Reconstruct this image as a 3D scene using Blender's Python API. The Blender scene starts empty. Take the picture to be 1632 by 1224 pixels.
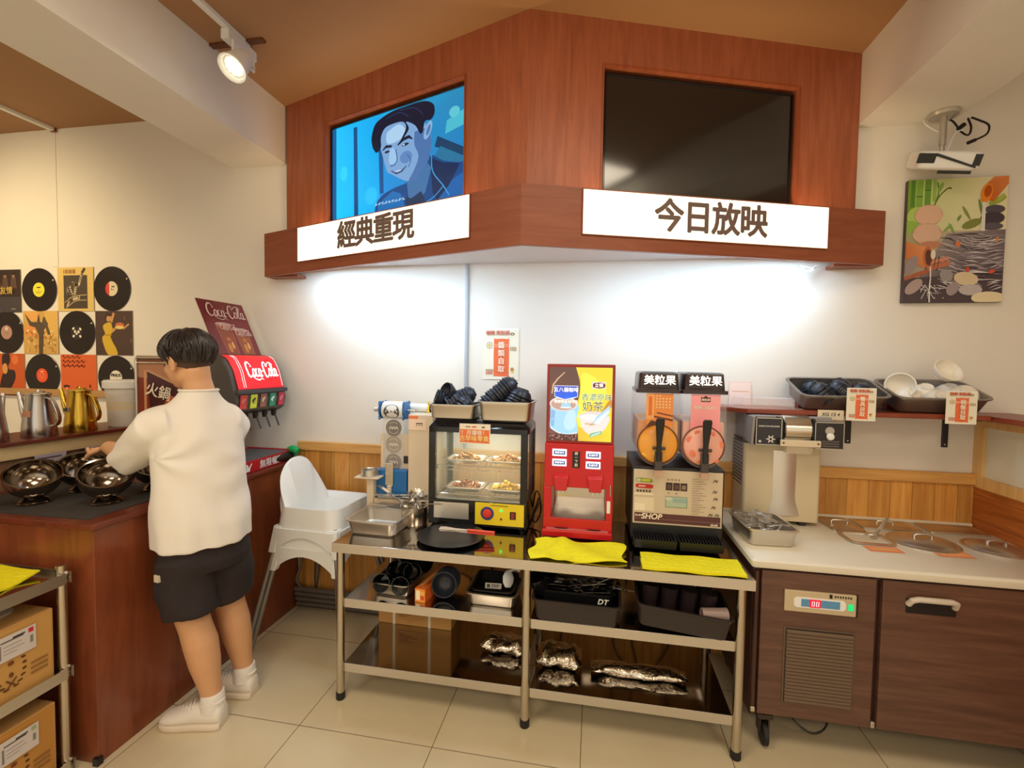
import bpy, bmesh, math, random
from mathutils import Vector, Matrix, Euler

PI = math.pi
R = math.radians
scene = bpy.context.scene
COL = scene.collection
random.seed(7)

# ------------------------------------------------------------------ camera
cam_data = bpy.data.cameras.new('camera')
cam = bpy.data.objects.new('camera', cam_data)
COL.objects.link(cam)
cam_data.sensor_fit = 'HORIZONTAL'
cam_data.sensor_width = 36.0
cam_data.lens = 747.85 * 36.0 / 1632.0
cam_data.clip_start = 0.05
cam_data.clip_end = 60
_r = Vector((0.98445, 0.17494, 0.01585))
_d = Vector((0.02302, -0.03904, -0.99897))
_f = Vector((-0.17414, 0.98380, -0.04246))
cam.matrix_world = Matrix(((_r.x, -_d.x, -_f.x, 0.0), (_r.y, -_d.y, -_f.y, -2.6987), (_r.z, -_d.z, -_f.z, 1.5728), (0, 0, 0, 1)))
scene.camera = cam

# ------------------------------------------------------------------ world, exposure, big lights
world = bpy.data.worlds.new('world')
scene.world = world
world.use_nodes = True
_bg = world.node_tree.nodes['Background']
_bg.inputs['Color'].default_value = (1.0, 0.88, 0.69, 1)
_bg.inputs['Strength'].default_value = 1.0
vs = scene.view_settings
vs.view_transform = 'Standard'
vs.look = 'None'
vs.exposure = 0.12
vs.gamma = 1.0
vs.use_curve_mapping = False


def area(name, loc, size, power, color, rot=(0, 0, 0), size_y=None, spread=None):
    l = bpy.data.lights.new(name, 'AREA')
    l.energy = power
    l.color = color
    l.size = size
    if size_y:
        l.shape = 'RECTANGLE'
        l.size_y = size_y
    if spread:
        l.spread = spread
    o = bpy.data.objects.new(name, l)
    o.location = loc
    o.rotation_euler = rot
    COL.objects.link(o)
    return o


def spot(name, loc, target, power, color, angle=70, blend=0.6, radius=0.05):
    l = bpy.data.lights.new(name, 'SPOT')
    l.energy = power
    l.color = color
    l.spot_size = R(angle)
    l.spot_blend = blend
    l.shadow_soft_size = radius
    o = bpy.data.objects.new(name, l)
    o.location = loc
    o.rotation_euler = (Vector(target) - Vector(loc)).to_track_quat('-Z', 'Y').to_euler()
    COL.objects.link(o)
    return o


WARM = (1.0, 0.83, 0.60)
NEUT = (1.0, 0.86, 0.64)
COOL = (0.52, 0.77, 1.0)
for _x in (-3.2, -0.4, 2.4):
    area('ceiling_light', (_x, -4.6, 3.1), 1.0, 32, NEUT)
area('ceiling_light', (-1.0, -2.2, 3.1), 0.9, 18, NEUT)
area('ceiling_light', (0.75, -2.0, 3.1), 0.9, 18, NEUT)
# daylight tubes behind the boards of the sign box, washing the wall
for _mx, _my, _rz in ((-1.10, -0.345, -0.3355), (0.50, -0.330, 0.3326)):
    _n = Vector((-math.sin(_rz), math.cos(_rz), 0)) * 0.80 + Vector((0, 0, -0.60))
    _q = _n.to_track_quat('-Z', 'Y')
    _l = area('tube_light', (_mx, _my, 2.128), 1.15, 9.5, COOL, (0, 0, 0), 0.04)
    _xa = Vector((math.cos(_rz), math.sin(_rz), 0))
    _za = -_n.normalized()
    _ya = _za.cross(_xa)
    _l.rotation_euler = Matrix((_xa, _ya, _za)).transposed().to_euler()
# warm spots on the record wall
spot('record_spot', (-4.1, -1.5, 2.8), (-3.95, 0, 2.0), 85, (1.0, 0.79, 0.43), 92, 1.0)
spot('record_spot', (-2.9, -1.7, 2.9), (-2.8, -0.5, 1.2), 16, (1.0, 0.84, 0.58), 60, 0.8)

# ------------------------------------------------------------------ materials
_M = {}


def lin(c):
    c = [x / 255.0 for x in c]
    return tuple(x / 12.92 if x <= 0.04045 else ((x + 0.055) / 1.055) ** 2.4 for x in c)


def new_mat(name):
    m = bpy.data.materials.new(name)
    m.use_nodes = True
    nt = m.node_tree
    return m, nt, nt.nodes['Principled BSDF']


def plain(name, rgb, rough=0.5, metal=0.0, var=0.06, scale=12.0, bump=0.0, **kw):
    """one colour with a little procedural unevenness"""
    if name in _M:
        return _M[name]
    m, nt, b = new_mat(name)
    c = lin(rgb)
    n = nt.nodes.new('ShaderNodeTexNoise')
    n.inputs['Scale'].default_value = scale
    n.inputs['Detail'].default_value = 3
    tc = nt.nodes.new('ShaderNodeTexCoord')
    nt.links.new(tc.outputs['Object'], n.inputs['Vector'])
    mx = nt.nodes.new('ShaderNodeMix')
    mx.data_type = 'RGBA'
    mx.inputs[6].default_value = (*[max(0, x * (1 - var)) for x in c], 1)
    mx.inputs[7].default_value = (*[min(1, x * (1 + var)) for x in c], 1)
    nt.links.new(n.outputs['Fac'], mx.inputs[0])
    nt.links.new(mx.outputs[2], b.inputs['Base Color'])
    b.inputs['Roughness'].default_value = rough
    b.inputs['Metallic'].default_value = metal
    if bump:
        bp = nt.nodes.new('ShaderNodeBump')
        bp.inputs['Strength'].default_value = bump
        bp.inputs['Distance'].default_value = 0.01
        nt.links.new(n.outputs['Fac'], bp.inputs['Height'])
        nt.links.new(bp.outputs['Normal'], b.inputs['Normal'])
    for k, v in kw.items():
        b.inputs[k].default_value = v
    _M[name] = m
    return m


def wood(name, a, b_, rough=0.35, stretch=(14, 14, 1.2), plank=None, axis=0, line=0.5, coat=0.0, rot=0.0, knots=None):
    """two-tone grain stretched along one axis; plank = width of boards along `axis`"""
    m, nt, bs = new_mat(name)
    tc = nt.nodes.new('ShaderNodeTexCoord')
    mp = nt.nodes.new('ShaderNodeMapping')
    mp.inputs['Scale'].default_value = stretch
    mp.inputs['Rotation'].default_value = (0, 0, rot)
    nt.links.new(tc.outputs['Object'], mp.inputs['Vector'])
    n = nt.nodes.new('ShaderNodeTexNoise')
    n.inputs['Scale'].default_value = 3.0
    n.inputs['Detail'].default_value = 6
    n.inputs['Roughness'].default_value = 0.65
    n.inputs['Distortion'].default_value = 0.6
    vec = mp.outputs['Vector']
    if plank:
        sp = nt.nodes.new('ShaderNodeSeparateXYZ')
        nt.links.new(tc.outputs['Object'], sp.inputs[0])
        dv = nt.nodes.new('ShaderNodeMath'); dv.operation = 'DIVIDE'
        dv.inputs[1].default_value = plank
        nt.links.new(sp.outputs[axis], dv.inputs[0])
        fl = nt.nodes.new('ShaderNodeMath'); fl.operation = 'FLOOR'
        nt.links.new(dv.outputs[0], fl.inputs[0])
        fr = nt.nodes.new('ShaderNodeMath'); fr.operation = 'FRACT'
        nt.links.new(dv.outputs[0], fr.inputs[0])
        wn = nt.nodes.new('ShaderNodeTexWhiteNoise'); wn.noise_dimensions = '1D'
        nt.links.new(fl.outputs[0], wn.inputs['W'])
        sc = nt.nodes.new('ShaderNodeVectorMath'); sc.operation = 'SCALE'
        sc.inputs['Scale'].default_value = 30.0
        nt.links.new(wn.outputs['Color'], sc.inputs[0])
        ad = nt.nodes.new('ShaderNodeVectorMath'); ad.operation = 'ADD'
        nt.links.new(mp.outputs['Vector'], ad.inputs[0])
        nt.links.new(sc.outputs[0], ad.inputs[1])
        vec = ad.outputs[0]
    nt.links.new(vec, n.inputs['Vector'])
    cr = nt.nodes.new('ShaderNodeValToRGB')
    cr.color_ramp.elements[0].position = 0.32
    cr.color_ramp.elements[1].position = 0.68
    cr.color_ramp.elements[0].color = (*lin(a), 1)
    cr.color_ramp.elements[1].color = (*lin(b_), 1)
    nt.links.new(n.outputs['Fac'], cr.inputs[0])
    out = cr.outputs[0]
    if plank:
        # each board its own tone, and a dark joint between boards
        hs = nt.nodes.new('ShaderNodeMix'); hs.data_type = 'RGBA'; hs.blend_type = 'MULTIPLY'
        hs.inputs[0].default_value = 1.0
        mr = nt.nodes.new('ShaderNodeMapRange')
        mr.inputs['To Min'].default_value = 0.80
        mr.inputs['To Max'].default_value = 1.12
        nt.links.new(wn.outputs['Value'], mr.inputs['Value'])
        nt.links.new(out, hs.inputs[6]); nt.links.new(mr.outputs[0], hs.inputs[7])
        lt = nt.nodes.new('ShaderNodeMath'); lt.operation = 'LESS_THAN'
        lt.inputs[1].default_value = 0.035
        nt.links.new(fr.outputs[0], lt.inputs[0])
        ml = nt.nodes.new('ShaderNodeMath'); ml.operation = 'MULTIPLY'
        ml.inputs[1].default_value = line
        nt.links.new(lt.outputs[0], ml.inputs[0])
        dk = nt.nodes.new('ShaderNodeMix'); dk.data_type = 'RGBA'
        nt.links.new(ml.outputs[0], dk.inputs[0])
        nt.links.new(hs.outputs[2], dk.inputs[6])
        dk.inputs[7].default_value = (0.06, 0.025, 0.008, 1)
        out = dk.outputs[2]
    if knots:
        kv = nt.nodes.new('ShaderNodeTexVoronoi')
        kv.inputs['Scale'].default_value = knots
        nt.links.new(tc.outputs['Object'], kv.inputs['Vector'])
        kr = nt.nodes.new('ShaderNodeValToRGB')
        kr.color_ramp.elements[0].position = 0.05
        kr.color_ramp.elements[1].position = 0.10
        kr.color_ramp.elements[0].color = (0.12, 0.04, 0.01, 1)
        kr.color_ramp.elements[1].color = (1, 1, 1, 1)
        nt.links.new(kv.outputs['Distance'], kr.inputs[0])
        km = nt.nodes.new('ShaderNodeMix'); km.data_type = 'RGBA'; km.blend_type = 'MULTIPLY'
        km.inputs[0].default_value = 0.8
        nt.links.new(out, km.inputs[6]); nt.links.new(kr.outputs[0], km.inputs[7])
        out = km.outputs[2]
    nt.links.new(out, bs.inputs['Base Color'])
    bs.inputs['Roughness'].default_value = rough
    if coat:
        bs.inputs['Coat Weight'].default_value = coat
        bs.inputs['Coat Roughness'].default_value = 0.15
    bp = nt.nodes.new('ShaderNodeBump'); bp.inputs['Strength'].default_value = 0.05
    nt.links.new(n.outputs['Fac'], bp.inputs['Height'])
    nt.links.new(bp.outputs['Normal'], bs.inputs['Normal'])
    return m


def emit(name, rgb, strength, base=None):
    if name in _M:
        return _M[name]
    m, nt, b = new_mat(name)
    c = (*lin(rgb), 1)
    b.inputs['Base Color'].default_value = c
    b.inputs['Emission Color'].default_value = c
    b.inputs['Emission Strength'].default_value = strength
    b.inputs['Roughness'].default_value = 0.3
    _M[name] = m
    return m


def clear(name, rgb, rough=0.05, alpha=0.25, ior=1.3):
    """thin transparent plastic or glass pane: mostly see-through with its own reflections"""
    if name in _M:
        return _M[name]
    m, nt, b = new_mat(name)
    b.inputs['Base Color'].default_value = (*lin(rgb), 1)
    b.inputs['Roughness'].default_value = rough
    b.inputs['Alpha'].default_value = alpha
    b.inputs['IOR'].default_value = ior
    _M[name] = m
    return m


def brushed(name, rgb, rough=0.28, stretch=(1, 1, 60)):
    m, nt, b = new_mat(name)
    b.inputs['Base Color'].default_value = (*lin(rgb), 1)
    b.inputs['Metallic'].default_value = 1.0
    tc = nt.nodes.new('ShaderNodeTexCoord')
    mp = nt.nodes.new('ShaderNodeMapping')
    mp.inputs['Scale'].default_value = stretch
    n = nt.nodes.new('ShaderNodeTexNoise')
    n.inputs['Scale'].default_value = 8
    n.inputs['Detail'].default_value = 4
    nt.links.new(tc.outputs['Object'], mp.inputs[0])
    nt.links.new(mp.outputs[0], n.inputs['Vector'])
    mr = nt.nodes.new('ShaderNodeMapRange')
    mr.inputs['To Min'].default_value = max(0.02, rough - 0.03)
    mr.inputs['To Max'].default_value = rough + 0.03
    nt.links.new(n.outputs['Fac'], mr.inputs['Value'])
    nt.links.new(mr.outputs[0], b.inputs['Roughness'])
    return m


def picture_mat(name, strength=0.0, rough=0.5, coat=0.0):
    m, nt, b = new_mat(name)
    at = nt.nodes.new('ShaderNodeAttribute')
    at.attribute_name = 'Col'
    nt.links.new(at.outputs['Color'], b.inputs['Base Color'])
    b.inputs['Roughness'].default_value = rough
    if coat:
        b.inputs['Coat Weight'].default_value = coat
    if strength:
        nt.links.new(at.outputs['Color'], b.inputs['Emission Color'])
        b.inputs['Emission Strength'].default_value = strength
        b.inputs['Base Color'].default_value = (0.01, 0.01, 0.01, 1)
        nt.links.remove([l for l in nt.links if l.to_socket == b.inputs['Base Color']][0])
    return m


STEEL = brushed('stainless_steel', (214, 208, 198), 0.36, (1, 1, 1))
STEELV = brushed('brushed_steel', (200, 192, 178), 0.22, (2, 2, 40))
MIRROR = brushed('polished_steel', (196, 190, 184), 0.10, (2, 2, 2))
TABLETOP = brushed('mirror_steel_top', (178, 172, 166), 0.09, (2, 30, 2))
CHROME = plain('chrome', (210, 210, 210), 0.12, 1.0)
PAPER = picture_mat('printed_paper', 0, 0.6)
GLOSSPRINT = picture_mat('glossy_print', 0, 0.25)
SCREEN = picture_mat('lit_screen', 1.0, 0.15)
LITPRINT = picture_mat('backlit_print', 0.95, 0.2)
BLACKPL = plain('black_plastic', (26, 26, 28), 0.35)
BLACKGL = plain('black_gloss', (18, 18, 20), 0.12)
DARKRUB = plain('dark_rubber', (24, 24, 24), 0.6)
WHITEPL = plain('white_plastic', (236, 238, 236), 0.35, var=0.02)
MELA = plain('black_melamine', (36, 40, 52), 0.38, var=0.1)
MELW = plain('white_melamine', (238, 232, 220), 0.3, var=0.03)
REDPL = plain('red_plastic', (200, 26, 32), 0.3)
YELCLOTH = plain('yellow_cloth', (236, 228, 20), 0.85, var=0.1, scale=60, bump=0.4)
CARD = plain('cardboard', (196, 148, 84), 0.8, var=0.08, scale=20)
WHITEPAINT = plain('white_paint', (232, 228, 220), 0.6, var=0.02)
CABLE = plain('black_cable', (16, 16, 16), 0.45)

# ------------------------------------------------------------------ mesh builder


class MB:
    def __init__(s):
        s.v = []; s.f = []; s.m = []

    def add(s, vs_, fs, mi=0):
        b = len(s.v)
        s.v += [tuple(p) for p in vs_]
        for f in fs:
            s.f.append([b + i for i in f]); s.m.append(mi)
        return s

    def box(s, x0, x1, y0, y1, z0, z1, mi=0, T=None):
        vs_ = [Vector((x, y, z)) for z in (z0, z1) for y in (y0, y1) for x in (x0, x1)]
        if T is not None:
            vs_ = [T @ p for p in vs_]
        return s.add(vs_, [(0, 2, 3, 1), (4, 5, 7, 6), (0, 1, 5, 4), (2, 6, 7, 3), (0, 4, 6, 2), (1, 3, 7, 5)], mi)

    def prism(s, poly, z0, z1, mi=0, T=None):
        n = len(poly)
        vs_ = [Vector((x, y, z0)) for x, y in poly] + [Vector((x, y, z1)) for x, y in poly]
        if T is not None:
            vs_ = [T @ p for p in vs_]
        fs = [list(range(n))[::-1], list(range(n, 2 * n))]
        fs += [(i, (i + 1) % n, n + (i + 1) % n, n + i) for i in range(n)]
        return s.add(vs_, fs, mi)

    def loft(s, rings, mi=0, cap0=True, cap1=True, closed=True):
        n = len(rings[0])
        vs_ = [p for r in rings for p in r]
        fs = []
        for k in range(len(rings) - 1):
            for i in range(n if closed else n - 1):
                j = (i + 1) % n
                fs.append((k * n + i, k * n + j, (k + 1) * n + j, (k + 1) * n + i))
        if cap0:
            fs.append(list(range(n))[::-1])
        if cap1:
            fs.append([(len(rings) - 1) * n + i for i in range(n)])
        return s.add(vs_, fs, mi)

    def tube(s, pts, r, n=10, mi=0, cap=True, closed=False):
        pts = [Vector(p) for p in pts]
        k = len(pts)
        rs = r if isinstance(r, (list, tuple)) else [r] * k
        rings = []
        up = None
        for i, p in enumerate(pts):
            if closed:
                t = pts[(i + 1) % k] - pts[i - 1]
            else:
                t = pts[min(i + 1, k - 1)] - pts[max(i - 1, 0)]
            t.normalize()
            if up is None:
                a = Vector((0, 0, 1)) if abs(t.z) < 0.9 else Vector((1, 0, 0))
                up = (a - t * a.dot(t)).normalized()
            else:
                up = (up - t * up.dot(t)).normalized()
            sd = t.cross(up)
            rings.append([p + (up * math.cos(2 * PI * q / n) + sd * math.sin(2 * PI * q / n)) * rs[i] for q in range(n)])
        if closed:
            rings.append(rings[0])
            return s.loft(rings, mi, False, False)
        return s.loft(rings, mi, cap, cap)

    def lathe(s, prof, n=24, mi=0, T=None, cap0=False, cap1=False):
        rings = [[Vector((r * math.cos(2 * PI * i / n), r * math.sin(2 * PI * i / n), z)) for i in range(n)] for r, z in prof]
        if T is not None:
            rings = [[T @ p for p in r] for r in rings]
        return s.loft(rings, mi, cap0, cap1)

    def ball(s, c, r, n=12, m=8, mi=0, T=None):
        c = Vector(c)
        rx, ry, rz = r if isinstance(r, (tuple, list)) else (r, r, r)
        rings = []
        for k in range(m + 1):
            a = -PI / 2 + PI * k / m
            q = max(math.cos(a), 0.01)
            ring = [Vector((rx * q * math.cos(2 * PI * i / n), ry * q * math.sin(2 * PI * i / n), rz * math.sin(a))) for i in range(n)]
            if T is not None:
                ring = [T @ p for p in ring]
            rings.append([c + p for p in ring])
        return s.loft(rings, mi, True, True)

    def mesh(s, name, mats, smooth=35):
        me = bpy.data.meshes.new(name)
        me.from_pydata(s.v, [], s.f)
        for m in (mats if isinstance(mats, (list, tuple)) else [mats]):
            me.materials.append(m)
        me.polygons.foreach_set('material_index', s.m)
        bm = bmesh.new(); bm.from_mesh(me)
        bmesh.ops.remove_doubles(bm, verts=bm.verts, dist=1e-6)
        bmesh.ops.recalc_face_normals(bm, faces=bm.faces)
        bm.to_mesh(me); bm.free()
        if smooth:
            me.polygons.foreach_set('use_smooth', [True] * len(me.polygons))
            me.set_sharp_from_angle(angle=R(smooth))
        me.update()
        return me

    def build(s, name, mats, parent=None, smooth=35, bevel=0, seg=2, loc=None, rot=None, label=None):
        o = bpy.data.objects.new(name, s.mesh(name, mats, smooth))
        COL.objects.link(o)
        if parent is not None:
            o.parent = parent
        if loc is not None:
            o.location = loc
        if rot is not None:
            o.rotation_euler = rot
        if bevel:
            bv = o.modifiers.new('bevel', 'BEVEL')
            bv.width = bevel; bv.segments = seg; bv.limit_method = 'ANGLE'; bv.angle_limit = R(40)
        if label:
            o['label'] = label
        return o


def tag(o, label, cat, group=None, kind=None):
    o['label'] = label; o['category'] = cat
    if group:
        o['group'] = group
    if kind:
        o['kind'] = kind
    return o


def struct(o):
    o['kind'] = 'structure'
    return o


def thing(name, label, cat, loc=(0, 0, 0), rotz=0.0, group=None, rot=None):
    o = bpy.data.objects.new(name, None)
    COL.objects.link(o)
    o.empty_display_size = 0.05
    o.location = loc
    o.rotation_euler = rot if rot is not None else (0, 0, rotz)
    return tag(o, label, cat, group)


def dup(root, loc=None, rot=None, label=None, group=None, scale=None):
    def rec(o, par):
        c = o.copy(); COL.objects.link(c)
        if par is not None:
            c.parent = par
        for ch in list(o.children):
            rec(ch, c)
        return c
    c = rec(root, None)
    if loc is not None:
        c.location = loc
    if rot is not None:
        c.rotation_euler = rot
    if scale is not None:
        c.scale = (scale,) * 3
    if label:
        c['label'] = label
        if 'group' in c and not group:
            del c['group']
    if group:
        c['group'] = group
    return c


def rrect(lx, ly, r, z=0.0, n=5, cx=0.0, cy=0.0):
    """ring of a rounded rectangle in the xy plane"""
    r = max(min(r, lx / 2 - 1e-4, ly / 2 - 1e-4), 1e-4)
    out = []
    for (sx, sy, a0) in ((1, 1, 0), (-1, 1, PI / 2), (-1, -1, PI), (1, -1, 1.5 * PI)):
        for k in range(n):
            a = a0 + (PI / 2) * k / (n - 1)
            out.append(Vector((cx + sx * (lx / 2 - r) + r * math.cos(a), cy + sy * (ly / 2 - r) + r * math.sin(a), z)))
    return out


def pan_mb(lx, ly, h, lip=0.012, taper=0.012, r=0.03, t=0.0025):
    """open rectangular food pan, rim at the top, base at z=0, centred"""
    m = MB()
    rings = [rrect(lx - 2 * taper - 0.02, ly - 2 * taper - 0.02, r * .6, 0),
             rrect(lx - 2 * taper, ly - 2 * taper, r, 0.008),
             rrect(lx - 0.004, ly - 0.004, r, h * .80),
             rrect(lx, ly, r, h * .80 + 0.004),
             rrect(lx, ly, r, h - 0.004),
             rrect(lx + 2 * lip, ly + 2 * lip, r + lip, h - 0.004),
             rrect(lx + 2 * lip, ly + 2 * lip, r + lip, h),
             rrect(lx - 2 * t, ly - 2 * t, r, h),
             rrect(lx - 2 * t, ly - 2 * t, r, h * .80 + 0.004),
             rrect(lx - 2 * taper - 2 * t, ly - 2 * taper - 2 * t, r, 0.012),
             rrect(lx - 2 * taper - 0.03, ly - 2 * taper - 0.03, r * .6, 0.005)]
    m.loft(rings)
    return m


def text(name, body, size, mat, parent, loc, rot=(PI / 2, 0, 0), extr=0.0006, bold=0.0, align='CENTER', sx=1.0, shear=0.0, label=None, spacing=1.0):
    cu = bpy.data.curves.new(name, 'FONT')
    cu.body = body
    cu.size = size
    cu.extrude = extr
    cu.align_x = align
    cu.align_y = 'CENTER'
    cu.shear = shear
    cu.space_character = spacing
    cu.resolution_u = 3
    t = bpy.data.objects.new(name, cu)
    COL.objects.link(t)
    dg = bpy.context.evaluated_depsgraph_get()
    me = bpy.data.meshes.new_from_object(t.evaluated_get(dg))
    bpy.data.objects.remove(t)
    bpy.data.curves.remove(cu)
    if bold > 0:
        vv = [v.co.copy() for v in me.vertices]
        ff = [list(p.vertices) for p in me.polygons]
        ks = 8 if bold > 0.001 else 4
        V, F = [], []
        for q in range(ks):
            a = 2 * PI * q / ks + PI / ks
            d = Vector((bold * math.cos(a), bold * math.sin(a), q * 0.00002))
            b = len(V)
            V += [p + d for p in vv]
            F += [[b + i for i in f] for f in ff]
        bpy.data.meshes.remove(me)
        me = bpy.data.meshes.new(name)
        me.from_pydata(V, [], F)
    me.name = name
    me.materials.clear()
    me.materials.append(mat)
    o = bpy.data.objects.new(name, me)
    COL.objects.link(o)
    o.parent = parent
    o.location = loc
    o.rotation_euler = rot
    o.scale = (sx, 1, 1)
    if label:
        o['label'] = label
    return o


# ------------------------------------------------------------------ flat printed pictures
def ell(cu, cv, ru, rv, n=20, a0=0.0, a1=2 * PI, tilt=0.0):
    ct, st = math.cos(tilt), math.sin(tilt)
    full = abs(a1 - a0 - 2 * PI) < 1e-6
    k = n if full else n + 1
    out = []
    for i in range(k):
        a = a0 + (a1 - a0) * i / n
        x, y = ru * math.cos(a), rv * math.sin(a)
        out.append((cu + x * ct - y * st, cv + x * st + y * ct))
    return out


def smooth_path(p, n=5):
    out = []
    for i in range(len(p) - 1):
        p0, p1, p2, p3 = p[max(i - 1, 0)], p[i], p[i + 1], p[min(i + 2, len(p) - 1)]
        for k in range(n):
            t = k / n
            out.append(tuple(0.5 * ((2 * b) + (-a + c) * t + (2 * a - 5 * b + 4 * c - d) * t * t + (-a + 3 * b - 3 * c + d) * t ** 3) for a, b, c, d in zip(p0, p1, p2, p3)))
    out.append(tuple(p[-1]))
    return out


def picture(name, w, h, polys, parent, mat, loc=(0, 0, 0), rot=(0, 0, 0), back=0.0, step=0.00012, label=None, clamp=True):
    """flat print in the local xz plane, facing -y, its lower left corner at the origin.
    polys: (rgb or list of rgb per corner, [(u, v)...]) or ('s', rgb, width, [(u, v)...]) for a stroke"""
    vs_, fs, cols = [], [], []
    step = min(step, 0.004 / max(len(polys), 1))
    k = 0

    def put(c, pts):
        nonlocal k
        b = len(vs_)
        for (u, v) in pts:
            if clamp:
                u = min(max(u, 0), 1); v = min(max(v, 0), 1)
            vs_.append((u * w, -step * k, v * h))
        fs.append(list(range(b, b + len(pts))))
        if isinstance(c[0], (tuple, list)):
            cols.extend([(*lin(c[q * len(c) // len(pts)]), 1) for q in range(len(pts))])
        else:
            cols.extend([(*lin(c), 1)] * len(pts))
    for p in polys:
        if p[0] == 's':
            _, c, wd, pts = p
            q = [Vector((u * w, v * h)) for u, v in pts]
            for i in range(len(q) - 1):
                d = q[i + 1] - q[i]
                if d.length < 1e-7:
                    continue
                wa = wd if not isinstance(wd, (list, tuple)) else wd[i]
                wb = wd if not isinstance(wd, (list, tuple)) else wd[i + 1]
                d.normalize()
                nrm = Vector((-d.y, d.x))
                e = d * min(wa, wb) * .25
                A, B = q[i] - e, q[i + 1] + e
                quad = [A + nrm * wa / 2, A - nrm * wa / 2, B - nrm * wb / 2, B + nrm * wb / 2]
                put(c, [(t.x / w, t.y / h) for t in quad])
        else:
            put(p[0], p[1])
        k += 1
    me = bpy.data.meshes.new(name)
    me.from_pydata(vs_, [], fs)
    at = me.color_attributes.new('Col', 'FLOAT_COLOR', 'POINT')
    at.data.foreach_set('color', [x for c in cols for x in c])
    me.materials.append(mat)
    # make every face look towards -y
    bm = bmesh.new(); bm.from_mesh(me)
    bm.normal_update()
    bmesh.ops.reverse_faces(bm, faces=[f for f in bm.faces if f.normal.y > 0])
    bm.to_mesh(me); bm.free()
    o = bpy.data.objects.new(name, me)
    COL.objects.link(o)
    o.parent = parent
    o.location = loc
    o.rotation_euler = rot
    if label:
        o['label'] = label
    return o


FULL = [(0, 0), (1, 0), (1, 1), (0, 1)]


def rbox(u0, v0, u1, v1):
    return [(u0, v0), (u1, v0), (u1, v1), (u0, v1)]


def remesh_solid(name, mb, mat, parent, voxel=0.006, smooth_it=6, factor=0.5, label=None, post=None):
    """fuse overlapping closed shapes into one continuous surface"""
    o = bpy.data.objects.new(name, mb.mesh(name, mat, 0))
    COL.objects.link(o)
    md = o.modifiers.new('remesh', 'REMESH')
    md.mode = 'VOXEL'; md.voxel_size = voxel; md.use_smooth_shade = True
    sm = o.modifiers.new('smooth', 'SMOOTH')
    sm.factor = factor; sm.iterations = smooth_it
    dg = bpy.context.evaluated_depsgraph_get()
    me = bpy.data.meshes.new_from_object(o.evaluated_get(dg))
    bpy.data.objects.remove(o)
    me.name = name
    if not me.materials:
        me.materials.append(mat)
    me.polygons.foreach_set('use_smooth', [True] * len(me.polygons))
    if post:
        post(me)
    r = bpy.data.objects.new(name, me)
    COL.objects.link(r)
    r.parent = parent
    if label:
        r['label'] = label
    return r
# ================================================================== the room
WALL = plain('wall_paint', (232, 226, 216), 0.75, var=0.02, scale=3)
CEIL = plain('brown_ceiling_paint', (170, 128, 88), 0.7, var=0.05, scale=2)
CABWOOD = wood('cabinet_wood', (150, 80, 52), (178, 102, 68), 0.42, (9, 9, 0.8))
SIGNWOOD = wood('sign_box_wood', (132, 70, 46), (152, 86, 60), 0.45, (1.0, 9, 9))
COUNTERWOOD = wood('counter_wood', (114, 56, 32), (144, 76, 46), 0.32, (5, 5, 0.7), coat=0.2)
COUNTERTOP = wood('counter_top_wood', (92, 40, 26), (122, 56, 38), 0.3, (8, 1.2, 8))
PINE = wood('pine_panelling', (196, 130, 56), (226, 168, 86), 0.42, (12, 12, 0.9), plank=0.1, axis=0, line=0.45)
PINERAIL = wood('pine_rail', (206, 148, 78), (226, 176, 104), 0.42, (1.0, 14, 14), knots=3.0)
PINEH = wood('pine_boards', (150, 78, 26), (190, 112, 48), 0.42, (12, 1.0, 12), plank=0.12, axis=2, line=0.4, knots=5.0)
PINEPOST = wood('pine_post', (214, 170, 104), (230, 190, 126), 0.42, (14, 14, 1.0))
SHELFWOOD = wood('shelf_wood', (120, 50, 30), (150, 72, 46), 0.35, (1.2, 10, 10))
FRIDGEWOOD = wood('fridge_laminate', (84, 57, 46), (112, 80, 64), 0.38, (0.8, 8, 12))


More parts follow.
